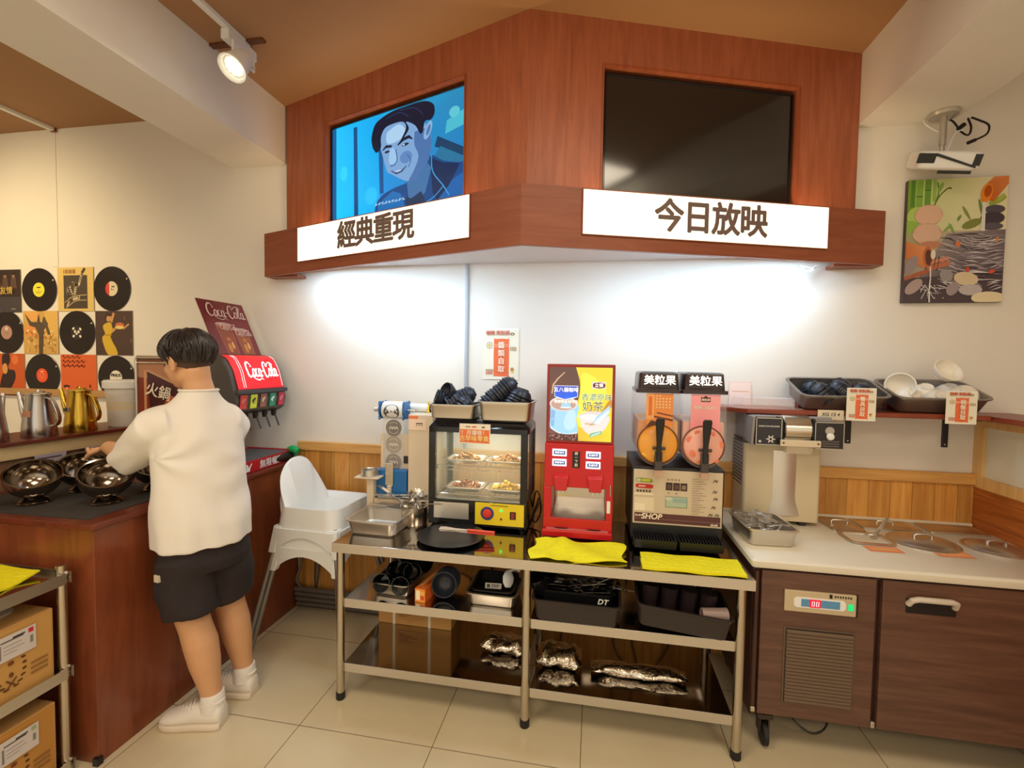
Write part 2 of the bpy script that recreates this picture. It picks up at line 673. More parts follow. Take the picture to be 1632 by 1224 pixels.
def floor_mat():
    m, nt, b = new_mat('floor_tile')
    tc = nt.nodes.new('ShaderNodeTexCoord')
    sp = nt.nodes.new('ShaderNodeSeparateXYZ')
    nt.links.new(tc.outputs['Object'], sp.inputs[0])
    outs = []
    ids = []
    for ax, off in ((0, 1.225), (1, 0.926)):
        a = nt.nodes.new('ShaderNodeMath'); a.operation = 'ADD'; a.inputs[1].default_value = off + 12.0
        nt.links.new(sp.outputs[ax], a.inputs[0])
        d = nt.nodes.new('ShaderNodeMath'); d.operation = 'DIVIDE'; d.inputs[1].default_value = 0.6
        nt.links.new(a.outputs[0], d.inputs[0])
        f = nt.nodes.new('ShaderNodeMath'); f.operation = 'FRACT'
        nt.links.new(d.outputs[0], f.inputs[0])
        l = nt.nodes.new('ShaderNodeMath'); l.operation = 'LESS_THAN'; l.inputs[1].default_value = 0.006
        nt.links.new(f.outputs[0], l.inputs[0])
        fl = nt.nodes.new('ShaderNodeMath'); fl.operation = 'FLOOR'
        nt.links.new(d.outputs[0], fl.inputs[0])
        outs.append(l.outputs[0]); ids.append(fl.outputs[0])
    mx = nt.nodes.new('ShaderNodeMath'); mx.operation = 'MAXIMUM'
    nt.links.new(outs[0], mx.inputs[0]); nt.links.new(outs[1], mx.inputs[1])
    cb = nt.nodes.new('ShaderNodeCombineXYZ')
    nt.links.new(ids[0], cb.inputs[0]); nt.links.new(ids[1], cb.inputs[1])
    wn = nt.nodes.new('ShaderNodeTexWhiteNoise'); wn.noise_dimensions = '2D'
    nt.links.new(cb.outputs[0], wn.inputs['Vector'])
    n = nt.nodes.new('ShaderNodeTexNoise'); n.inputs['Scale'].default_value = 2.5; n.inputs['Detail'].default_value = 5
    nt.links.new(tc.outputs['Object'], n.inputs['Vector'])
    ad = nt.nodes.new('ShaderNodeMath'); ad.operation = 'ADD'
    nt.links.new(n.outputs['Fac'], ad.inputs[0])
    ml = nt.nodes.new('ShaderNodeMath'); ml.operation = 'MULTIPLY'; ml.inputs[1].default_value = 0.25
    nt.links.new(wn.outputs['Value'], ml.inputs[0]); nt.links.new(ml.outputs[0], ad.inputs[1])
    cr = nt.nodes.new('ShaderNodeValToRGB')
    cr.color_ramp.elements[0].position = 0.3; cr.color_ramp.elements[1].position = 0.9
    cr.color_ramp.elements[0].color = (*lin((208, 194, 160)), 1)
    cr.color_ramp.elements[1].color = (*lin((222, 210, 180)), 1)
    nt.links.new(ad.outputs[0], cr.inputs[0])
    mk = nt.nodes.new('ShaderNodeMix'); mk.data_type = 'RGBA'
    nt.links.new(mx.outputs[0], mk.inputs[0])
    nt.links.new(cr.outputs[0], mk.inputs[6])
    mk.inputs[7].default_value = (*lin((120, 106, 82)), 1)
    nt.links.new(mk.outputs[2], b.inputs['Base Color'])
    b.inputs['Roughness'].default_value = 0.22
    return m


struct(MB().box(-5.6, 3.9, -6.6, 0.12, -0.1, 0).build('floor', floor_mat()))
struct(MB().box(-5.6, 3.9, -6.6, 0.12, 3.14, 3.24).build('ceiling', CEIL))
struct(MB().box(-5.6, 3.9, 0, 0.12, 0, 3.14).build('wall_back', WALL))
struct(MB().box(-5.72, -5.6, -6.6, 0.12, 0, 3.14).build('wall_left', WALL))
struct(MB().box(3.9, 4.02, -6.6, 0.12, 0, 3.14).build('wall_right', WALL))
struct(MB().box(-2.31, -1.925, -6.6, 0, 2.795, 3.14).build('trim_1', WHITEPAINT))
struct(MB().box(1.268, 1.69, -6.6, 0, 2.795, 3.14).build('trim_2', WHITEPAINT))
# pine panelling of the back wall with its rail
struct(MB().box(-1.845, 1.87, -0.016, 0, 0.0, 1.012).build('trim_3', PINE))
struct(MB().box(-1.845, 1.87, -0.03, 0, 1.008, 1.064).build('trim_4', PINERAIL, bevel=0.004))
struct(MB().box(-1.845, 0.66, -0.03, -0.016, 0, 0.035).build('baseboard_back', plain('dark_skirting', (70, 42, 30), 0.5)))
# thin rail on the wall above the pitchers
struct(MB().box(-5.0, -2.72, -0.035, 0, 1.30, 1.345).build('trim_5', wood('rail_wood', (176, 132, 84), (196, 152, 100), 0.5, (1, 12, 12)), bevel=0.003))
# grey conduit down the wall under the sign box
struct(MB().tube([(-0.753, -0.012, 1.064), (-0.753, -0.012, 2.16)], 0.011, 12).build('trim_6', plain('grey_conduit', (176, 184, 192), 0.4)))
# thin line in the plaster of the left wall
struct(MB().box(-3.75, -3.70, -0.003, 0, 2.20, 3.14).build('trim_7', WALL, bevel=0.002))
# partition on the right: boards below, pale frame and pane above
_pt = struct(MB().box(1.872, 1.905, -2.2, 0, 0.0, 1.0).build('wall_partition', PINEH))
_w = struct(MB().box(1.868, 1.91, -0.055, 0.0, 1.0, 1.345).box(1.868, 1.91, -2.2, -0.055, 1.0, 1.055).box(1.868, 1.91, -2.2, -0.055, 1.30, 1.345)
            .box(1.868, 1.91, -2.2, -2.14, 1.055, 1.30).build('window_1', PINEPOST, bevel=0.003))
MB().box(1.885, 1.891, -2.14, -0.055, 1.055, 1.30).build('pane', plain('frosted_pane', (226, 224, 208), 0.35), _w)
struct(MB().box(1.76, 2.02, -2.2, 0, 1.345, 1.37).build('trim_8', SHELFWOOD, bevel=0.003))
# ceiling strips
struct(MB().box(-1.925, -1.63, -0.605, -0.575, 3.128, 3.14).build('trim_9', plain('brown_strip', (104, 62, 34), 0.6)))

# ------------------------------------------------------------------ corner cabinet with the screens
aL = math.atan2(-0.32900, 0.94433)
aR = math.atan2(0.32388, 0.94610)
CC = (-0.322, -0.585, 0.0)
cab = thing('corner_cabinet', 'reddish wood bulkhead cabinet with two angled faces holding the screens below the ceiling', 'cabinet', (0, 0, 0))
TRIMW = wood('cabinet_edge_wood', (140, 66, 36), (166, 84, 50), 0.4, (9, 9, 0.8))


def cab_face(sgn, s0, s1, z0, z1, smax):
    m = MB()
    X = lambda a, b: (min(sgn * a, sgn * b), max(sgn * a, sgn * b))
    for (a, b, c, d) in ((0, s0, 2.12, 3.14), (s1, smax, 2.12, 3.14), (s0, s1, 2.12, z0), (s0, s1, z1, 3.14)):
        x0, x1 = X(a, b)
        m.box(x0, x1, 0, 0.018, c, d)
    x0, x1 = X(s0, s1)
    # sides of the recess
    m.box(x0 - 0.012, x0, 0.018, 0.11, z0, z1); m.box(x1, x1 + 0.012, 0.018, 0.11, z0, z1)
    m.box(x0, x1, 0.018, 0.11, z1, z1 + 0.012); m.box(x0, x1, 0.018, 0.11, z0 - 0.012, z0)
    o = m.build('face_panel', CABWOOD, cab, 0, loc=CC, rot=(0, 0, aL if sgn < 0 else aR))
    x0, x1 = X(s0, s1)
    e = 0.008
    MB().box(x0 - e, x0, -0.004, 0.0, z0, z1 + e).box(x1, x1 + e, -0.004, 0, z0, z1 + e).box(x0, x1, -0.004, 0, z1, z1 + e).build('recess_edging', TRIMW, o, 0)
    return o


cab_face(-1, 0.345, 1.325, 2.36, 2.948, 1.683)
cab_face(1, 0.350, 1.345, 2.36, 2.938, 1.680)
# the dark back of both recesses
MB().prism([(-1.88, -0.008), (-0.322, -0.470), (1.24, -0.008)], 2.30, 3.0).build('recess_back', BLACKPL, cab, 0)


def make_tv(name, label, sgn, s0, s1, z0, z1):
    t = thing(name, label, 'television', CC, rot=(0, 0, aL if sgn < 0 else aR))
    x0, x1 = (min(sgn * s0, sgn * s1), max(sgn * s0, sgn * s1))
    b = 0.009
    MB().box(x0, x1, 0.035, 0.075, z0, z1).build('housing', BLACKPL, t, 0, 0.003)
    fr = MB().box(x0, x0 + b, 0.026, 0.035, z0, z1).box(x1 - b, x1, 0.026, 0.035, z0, z1).box(x0 + b, x1 - b, 0.026, 0.035, z1 - b, z1).box(x0 + b, x1 - b, 0.026, 0.035, z0, z0 + 0.014)
    fr.build('bezel', BLACKGL, t, 0, 0.0015)
    return t, x0 + b, x1 - b, z0 + 0.014, z1 - b


tvl, x0, x1, z0, z1 = make_tv('television', 'wall television showing a smiling man in blue light, above the left sign', -1, 0.352, 1.316, 2.374, 2.932)
CY = (0, 190, 250)
TVP = [([(10, 150, 235), (18, 120, 190), (30, 130, 175), (0, 185, 250)], FULL),
       ([(0, 200, 255), (0, 170, 240), (0, 160, 230), (0, 190, 250)], rbox(0.02, 0.02, 0.40, 0.98)),
       ((40, 205, 255), ell(0.10, 0.5, 0.03, 0.08, 16)), ((30, 190, 250), ell(0.33, 0.2, 0.05, 0.09, 16)),
       ((10, 90, 150), rbox(0.0, 0, 0.035, 1)), ((5, 70, 130), [(0.19, 0), (0.225, 0), (0.215, 0.95), (0.185, 0.95)]),
       ((8, 80, 140), [(0.40, 0.2), (0.43, 0.2), (0.42, 0.9), (0.385, 0.9)]),
       ((70, 180, 200), [(0.87, 0.62), (0.99, 0.66), (0.99, 0.80), (0.88, 0.74)]), ((90, 190, 205), ell(0.93, 0.80, 0.035, 0.05, 14)),
       ((14, 60, 95), [(0.82, 0.62), (0.99, 0.46), (0.99, 0.38), (0.80, 0.53)]), ((30, 110, 150), [(0.80, 0.44), (0.93, 0.30), (0.99, 0.32), (0.99, 0.38), (0.84, 0.52)]),
       # jacket
       ((8, 70, 130), smooth_path([(0.36, -0.02), (0.37, 0.10), (0.42, 0.18), (0.52, 0.23), (0.62, 0.26), (0.74, 0.40), (0.78, 0.46), (0.86, 0.38), (0.96, 0.33), (1.0, 0.30), (1.0, -0.02)], 3)),
       ((14, 105, 175), [(0.38, 0.0), (0.39, 0.10), (0.50, 0.20), (0.56, 0.16), (0.60, 0.0)]),
       ((12, 95, 165), [(0.80, 0.0), (0.86, 0.14), (1.0, 0.24), (1.0, 0.0)]),
       ((6, 40, 82), [(0.77, 0.44), (0.86, 0.36), (0.97, 0.32), (0.90, 0.14), (0.82, 0.02), (0.79, 0.1)]),
       # neck and shirt
       ((60, 110, 160), [(0.60, 0.32), (0.75, 0.40), (0.78, 0.34), (0.74, 0.12), (0.66, 0.04), (0.62, 0.10)]),
       ((26, 52, 84), [(0.60, 0.11), (0.64, 0.09), (0.71, 0.14), (0.75, 0.0), (0.60, 0.0)]),
       ('s', (60, 150, 210), 0.006, smooth_path([(0.78, 0.46), (0.79, 0.30), (0.86, 0.15), (0.90, 0.05)])), ('s', (60, 150, 210), 0.005, smooth_path([(0.86, 0.14), (0.80, 0.06), (0.74, 0.02)])),
       # face
       ((120, 160, 205), smooth_path([(0.42, 0.84), (0.55, 0.92), (0.68, 0.82), (0.74, 0.76), (0.78, 0.60), (0.765, 0.44), (0.73, 0.36), (0.68, 0.275), (0.62, 0.26), (0.55, 0.31), (0.50, 0.36), (0.46, 0.40), (0.445, 0.46), (0.425, 0.56), (0.40, 0.70), (0.42, 0.84)], 4)),
       ((70, 110, 165), smooth_path([(0.66, 0.72), (0.74, 0.72), (0.78, 0.60), (0.765, 0.44), (0.73, 0.36), (0.68, 0.275), (0.62, 0.26), (0.66, 0.36), (0.69, 0.48), (0.66, 0.60), (0.66, 0.72)], 4)),
       ((165, 200, 230), smooth_path([(0.46, 0.80), (0.55, 0.84), (0.60, 0.74), (0.54, 0.68), (0.46, 0.68), (0.45, 0.76), (0.46, 0.80)], 3)),
       ((150, 190, 225), smooth_path([(0.48, 0.62), (0.51, 0.62), (0.53, 0.50), (0.50, 0.46), (0.47, 0.50), (0.48, 0.62)], 3)),
       ((90, 130, 185), ell(0.60, 0.50, 0.045, 0.06, 16)),
       # ear
       ((130, 170, 210), ell(0.755, 0.70, 0.025, 0.085, 16, tilt=-0.2)), ((80, 115, 165), ell(0.758, 0.70, 0.012, 0.05, 12, tilt=-0.2)),
       # brows, eyes, nose, mouth
       ('s', (10, 22, 50), [0.008, 0.018, 0.016, 0.006], [(0.54, 0.64), (0.58, 0.68), (0.62, 0.69), (0.645, 0.66)]),
       ('s', (10, 22, 50), [0.006, 0.014, 0.012], [(0.425, 0.63), (0.45, 0.655), (0.49, 0.645)]),
       ((20, 34, 66), ell(0.595, 0.625, 0.026, 0.014, 12, tilt=0.15)), ((200, 220, 240), ell(0.583, 0.625, 0.007, 0.008, 8)),
       ((20, 34, 66), ell(0.458, 0.60, 0.02, 0.012, 12)),
       ('s', (60, 90, 140), 0.006, smooth_path([(0.525, 0.60), (0.535, 0.50), (0.515, 0.455), (0.485, 0.45)])),
       ('s', (40, 52, 96), [0.004, 0.010, 0.010, 0.004], [(0.49, 0.40), (0.53, 0.365), (0.57, 0.375), (0.605, 0.415)]), ((176, 196, 222), [(0.51, 0.385), (0.535, 0.372), (0.57, 0.38), (0.55, 0.395)]),
       ('s', (60, 90, 140), 0.005, smooth_path([(0.61, 0.52), (0.635, 0.46), (0.62, 0.40)])),
       # hair
       ((6, 18, 44), smooth_path([(0.345, 0.68), (0.335, 0.78), (0.36, 0.90), (0.41, 0.95), (0.50, 0.985), (0.60, 0.99), (0.72, 0.985), (0.79, 0.93), (0.80, 0.84), (0.775, 0.79), (0.735, 0.79), (0.72, 0.70), (0.70, 0.69), (0.665, 0.78), (0.60, 0.84), (0.62, 0.76), (0.555, 0.66), (0.60, 0.78), (0.575, 0.85), (0.50, 0.86), (0.44, 0.84), (0.41, 0.76), (0.41, 0.66), (0.375, 0.62), (0.345, 0.68)], 4)),
       ('s', (30, 60, 100), 0.003, smooth_path([(0.45, 0.93), (0.55, 0.95), (0.62, 0.88)])), ('s', (30, 60, 100), 0.003, smooth_path([(0.55, 0.97), (0.66, 0.95), (0.72, 0.86)]))]
for i in range(9):
    TVP.append(('s', (170, 210, 235), 0.003, [(0.365 + i * 0.026, 0.085 + (i % 3) * 0.008), (0.378 + i * 0.026, 0.112), (0.372 + i * 0.026, 0.088), (0.388 + i * 0.026, 0.094 + (i % 2) * 0.012)]))
picture('screen', x1 - x0, z1 - z0, TVP, tvl, SCREEN, (x0, 0.033, z0))
tvr, x0, x1, z0, z1 = make_tv('television', 'switched off black television above the right sign', 1, 0.362, 1.334, 2.374, 2.922)
MB().box(x0, x1, 0.031, 0.034, z0, z1).build('screen', plain('dark_screen', (22, 23, 25), 0.10, 0.0, **{'IOR': 1.9}), tvr, 0)

# ------------------------------------------------------------------ sign box
BB = (-0.328, -0.690, 0.0)
sb = thing('sign_box', 'brown angled wooden fascia box under the screens with white underside', 'sign box', (0, 0, 0))
bL = math.atan2(-0.59, 1.692)
bR = math.atan2(0.59, 1.708)
for sgn, ln, rz in ((-1, 1.786, bL), (1, 1.800, bR)):
    x0, x1 = (-ln, 0.0) if sgn < 0 else (0.0, ln)
    MB().box(x0, x1, 0, 0.018, 2.085, 2.345).build('fascia_board', SIGNWOOD, sb, 0, loc=BB, rot=(0, 0, rz))
MB().box(-2.018, -2.000, -0.092, 0, 2.085, 2.345).build('end_board', SIGNWOOD, sb, 0)
MB().box(1.360, 1.378, -0.092, 0, 2.085, 2.345).build('end_board', SIGNWOOD, sb, 0)
MB().prism([(-1.998, -0.08), (-0.328, -0.668), (1.358, -0.08), (1.358, -0.004), (-1.998, -0.004)], 2.155, 2.17).build('soffit', plain('soffit_white', (224, 222, 226), 0.6, var=0.02), sb, 0)
MB().box(-2.0, -1.80, -0.09, -0.004, 2.085, 2.10).build('end_strip', SIGNWOOD, sb, 0)
MB().box(1.16, 1.36, -0.09, -0.004, 2.085, 2.10).build('end_strip', SIGNWOOD, sb, 0)
for mx_, my_, rz_ in ((-1.10, -0.345, bL), (0.50, -0.330, bR)):
    MB().tube([(mx_ - 0.6 * math.cos(rz_), my_ - 0.6 * math.sin(rz_) - 0.012, 2.137), (mx_ + 0.6 * math.cos(rz_), my_ + 0.6 * math.sin(rz_) - 0.012, 2.137)], 0.012, 10).build('light_tube', emit('tube_glow', (225, 240, 255), 6.0), sb, 30, label='lit fluorescent tube')
SIGNW = emit('sign_glow', (255, 250, 226), 0.92)
LETTER = plain('dark_letters', (112, 92, 88), 0.5)
for (lab, sgn, rz, s0, s1, word, a, b, cz) in (
        ('lit cream sign with four dark characters, under the television that is on', -1, bL, 0.264, 1.464, '經典重現', 0.591, 1.127, 2.243),
        ('lit cream sign with four dark characters, under the switched off television', 1, bR, 0.273, 1.481, '今日放映', 0.604, 1.160, 2.239)):
    t = thing('lightbox_sign', lab, 'sign', BB, rot=(0, 0, rz))
    x0, x1 = (min(sgn * s0, sgn * s1), max(sgn * s0, sgn * s1))
    MB().box(x0, x1, -0.006, -0.001, 2.146, 2.338).build('panel', SIGNW, t, 0)
    e = 0.004
    MB().box(x0 - e, x0, -0.008, -0.001, 2.142, 2.342).box(x1, x1 + e, -0.008, -0.001, 2.142, 2.342).box(x0, x1, -0.008, -0.001, 2.338, 2.342).box(x0, x1, -0.008, -0.001, 2.142, 2.146).build('frame', SIGNWOOD, t, 0)
    xa, xb = (min(sgn * a, sgn * b), max(sgn * a, sgn * b))
    w = (xb - xa) / 4
    for i, ch in enumerate(word):
        text('letter', ch, 0.152, LETTER, t, (xa + w * (i + 0.5), -0.0075, cz), bold=0.0046, sx=0.95)
for _x, _y, _rz, _w in ((-1.16, -0.345, aL, 1.2), (0.53, -0.345, aR, 1.2)):
    area('sign_tube', (_x, _y, 2.25), _w, 3.0, (1.0, 0.72, 0.40), (PI, 0, _rz), 0.04)
# loose wires under the right end of the sign box
w = tag(MB().tube(smooth_path([(1.02, -0.06, 2.10), (1.04, -0.07, 2.065), (1.08, -0.06, 2.085), (1.11, -0.05, 2.10)]), 0.004, 6)
        .tube(smooth_path([(1.03, -0.05, 2.10), (1.07, -0.08, 2.075), (1.05, -0.09, 2.06), (1.09, -0.06, 2.10)]), 0.003, 6).build('wire_bundle', plain('white_wire', (220, 220, 214), 0.5)),
        'small loop of white wire hanging under the right end of the sign box', 'wire')

# ------------------------------------------------------------------ ceiling fittings
tr = thing('track_light', 'white track spotlight hanging from the brown ceiling beside the left beam', 'spotlight', (-1.735, -0.673, 3.14))
MB().box(-0.016, 0.016, -1.6, 0.10, -0.022, 0).build('track', WHITEPL, tr, 0, 0.002)
MB().box(-0.022, 0.022, -0.05, 0.14, -0.072, -0.022).build('adapter', WHITEPL, tr, 0, 0.006)
MB().tube([(0.03, -0.03, -0.07), (0.03, -0.03, -0.19)], 0.007, 8).build('arm', WHITEPL, tr)
MB().tube([(0.03, 0.10, -0.07), (0.035, 0.10, -0.13), (0.045, 0.085, -0.15), (0.05, 0.06, -0.15)], 0.006, 8).build('arm', WHITEPL, tr)
dirv = Vector((-0.10, -0.60, -0.80)).normalized()
T = Matrix.Translation((0.055, -0.03, -0.18)) @ dirv.to_track_quat('Z', 'Y').to_matrix().to_4x4()
hd = MB().lathe([(0.012, -0.075), (0.034, -0.07), (0.046, -0.04), (0.056, 0.02), (0.066, 0.05), (0.064, 0.056), (0.056, 0.05), (0.05, 0.035), (0.0005, 0.035)], 28, 0, T).build('lamp_head', WHITEPL, tr)
ld = MB()
for rr, n in ((0.0, 1), (0.017, 6), (0.033, 11)):
    for i in range(n):
        a = 2 * PI * i / n
        ld.lathe([(0.0068, 0.037), (0.006, 0.0415), (0.0005, 0.042)], 8, 0, T @ Matrix.Translation((rr * math.cos(a), rr * math.sin(a), 0)))
ld.build('lens', emit('led_glow', (255, 246, 220), 3.0), hd)
_hp = Vector((-1.735 + 0.055, -0.673 - 0.03, 3.14 - 0.18)) + dirv * 0.07
spot('track_spot', _hp, _hp + dirv, 12, NEUT, 90, 0.7, 0.04)
t2 = thing('light_track', 'white lighting track on the brown ceiling left of the beam', 'light track', (-3.70, -0.02, 3.14))
MB().box(-0.016, 0.016, -2.4, 0, -0.022, 0).build('rail', WHITEPL, t2, 0, 0.002)
MB().box(-0.018, 0.018, -0.0, 0.012, -0.026, 0).build('end_cap', TRIMW, t2, 0)

# projector on the right beam
pj = thing('projector', 'white projector on a ceiling pole under the right beam, above the painting', 'projector', (1.60, -0.10, 2.795))
MB().lathe([(0.0005, 0), (0.062, 0), (0.064, -0.006), (0.056, -0.018), (0.0005, -0.02)], 28).build('ceiling_plate', plain('grey_metal', (188, 184, 176), 0.35, 0.6), pj)
MB().tube([(0, 0, -0.018), (0, 0, -0.15)], 0.014, 14).tube([(0, 0, -0.10), (0, 0, -0.19)], 0.010, 10).build('pole', plain('grey_metal', (188, 184, 176), 0.35, 0.6), pj)
T = Matrix.Translation((0.0, -0.01, -0.225)) @ Euler((R(22), R(9), R(-12))).to_matrix().to_4x4()
bd = MB()
bd.loft([[T @ p for p in rrect(0.215, 0.17, 0.02, z)] for z in (-0.04,)] + [[T @ p for p in rrect(0.24, 0.19, 0.025, z)] for z in (-0.032, 0.03)] + [[T @ p for p in rrect(0.22, 0.17, 0.02, 0.04)]])
bo = bd.build('body', WHITEPL, pj, bevel=0.004)
MB().box(-0.122, -0.055, -0.0975, -0.085, -0.012, 0.030, T=T).build('lens_window', BLACKGL, bo, 0, 0.003)
MB().box(0.085, 0.112, -0.0975, -0.085, -0.020, 0.028, T=T).build('vent_grille', BLACKPL, bo, 0)
MB().prism([(-0.055, 0.018), (0.10, -0.030), (0.10, -0.022), (-0.055, 0.030)], 0.0, 0.006, T=T @ Matrix.Translation((0, -0.0935, 0)) @ Matrix.Rotation(PI / 2, 4, 'X')).build('stripe', BLACKPL, bo, 0)
MB().box(-0.02, 0.10, -0.07, -0.05, -0.056, -0.042, T=T).build('foot', BLACKPL, bo, 0)
MB().tube(smooth_path([(0.05, 0.06, 0), (0.06, 0.03, -0.03), (0.09, 0.02, -0.085), (0.12, 0.02, -0.10), (0.135, 0.03, -0.06), (0.14, 0.06, -0.005)]), 0.0045, 6) \
    .tube(smooth_path([(0.155, 0.06, -0.002), (0.165, 0.03, -0.03), (0.20, 0.02, -0.06), (0.195, 0.02, -0.10), (0.15, 0.02, -0.125), (0.125, 0.02, -0.135)]), 0.0045, 6) \
    .tube([(0.15, 0.02, -0.125), (0.118, 0.02, -0.138)], 0.008, 8).tube([(0.075, 0.02, -0.07), (0.10, 0.02, -0.05)], 0.01, 8).build('cable', CABLE, pj)
MB().tube(smooth_path([(0.01, -0.01, -0.20), (0.05, 0.0, -0.10), (0.09, 0.01, -0.08)]), 0.003, 6).tube(smooth_path([(-0.055, 0.05, -0.002), (-0.05, 0.04, -0.03), (-0.02, 0.02, -0.07), (0.0, 0.0, -0.09)]), 0.003, 6).build('cable', WHITEPL, pj, label='white cable')

# ------------------------------------------------------------------ canvas painting
pt = thing('canvas_painting', 'frameless canvas print of stacked stones, bamboo spout and rippling water', 'painting', (1.508, -0.003, 1.911))
W_, H_ = 0.424, 0.602
MB().box(0, W_, -0.024, 0, 0, H_).build('canvas', plain('canvas_edge', (84, 66, 66), 0.7), pt, 0, 0.001)
P = [([(150, 128, 132), (170, 150, 150), (214, 206, 170), (178, 190, 110)], FULL),
     ([(196, 206, 150), (232, 226, 186), (236, 228, 190), (180, 200, 110)], rbox(0, 0.58, 1, 1)),
     # bamboo
     ((120, 160, 60), rbox(0, 0.66, 0.08, 1)), ((86, 132, 44), rbox(0.03, 0.78, 0.07, 1)), ((128, 172, 70), rbox(0.085, 0.78, 0.155, 1)), ((108, 156, 60), rbox(0.17, 0.78, 0.235, 1)), ((150, 190, 90), rbox(0.25, 0.82, 0.29, 1)),
     ((70, 110, 40), rbox(0.085, 0.86, 0.155, 0.868)), ((70, 110, 40), rbox(0.17, 0.91, 0.235, 0.918)),
     ((176, 206, 104), ell(0.10, 0.70, 0.10, 0.08)), ((146, 186, 80), ell(0.04, 0.62, 0.09, 0.05)),
     ('s', (110, 140, 60), 0.006, smooth_path([(0.27, 0.78), (0.32, 0.86), (0.40, 0.92), (0.44, 0.92)])), ('s', (110, 140, 60), 0.006, smooth_path([(0.27, 0.78), (0.31, 0.88), (0.30, 0.97)])),
     ((140, 180, 86), ell(0.33, 0.93, 0.02, 0.05, 12, tilt=-0.6)),
     # water field
     ([(96, 84, 96), (70, 58, 72), (120, 108, 116), (150, 140, 140)], smooth_path([(0.40, 0.54), (0.55, 0.60), (0.75, 0.62), (1.0, 0.58), (1.0, 0.0), (0.0, 0.0), (0.0, 0.30), (0.30, 0.40)], 1)[:4] if False else [(0.0, 0.0), (1.0, 0.0), (1.0, 0.58), (0.42, 0.56)]),
     ((72, 58, 68), [(0, 0), (1, 0), (1, 0.25), (0.5, 0.22), (0, 0.20)])]
rnd = random.Random(3)
for i in range(120):
    v = 0.10 + 0.46 * rnd.random()
    u = 0.40 + 0.58 * rnd.random()
    L = 0.05 + 0.10 * rnd.random()
    c = rnd.choice([(226, 220, 224), (190, 180, 190), (60, 48, 62), (46, 38, 54), (206, 200, 206), (150, 138, 150)])
    q = (0.74 - u) * 0.18
    P.append(('s', c, [0.001, rnd.uniform(0.003, 0.007), 0.001], [(max(u - L, 0.34), v + q * .4), (u, v + 0.012 * rnd.random()), (min(u + L, 0.995), v - q * .4 - 0.006)]))
for k in range(5):
    P.append(('s', (214, 208, 212), 0.0025, ell(0.76, 0.535 - 0.006 * k, 0.06 + 0.045 * k, 0.016 + 0.012 * k, 16, PI * 1.05, PI * 1.9)))
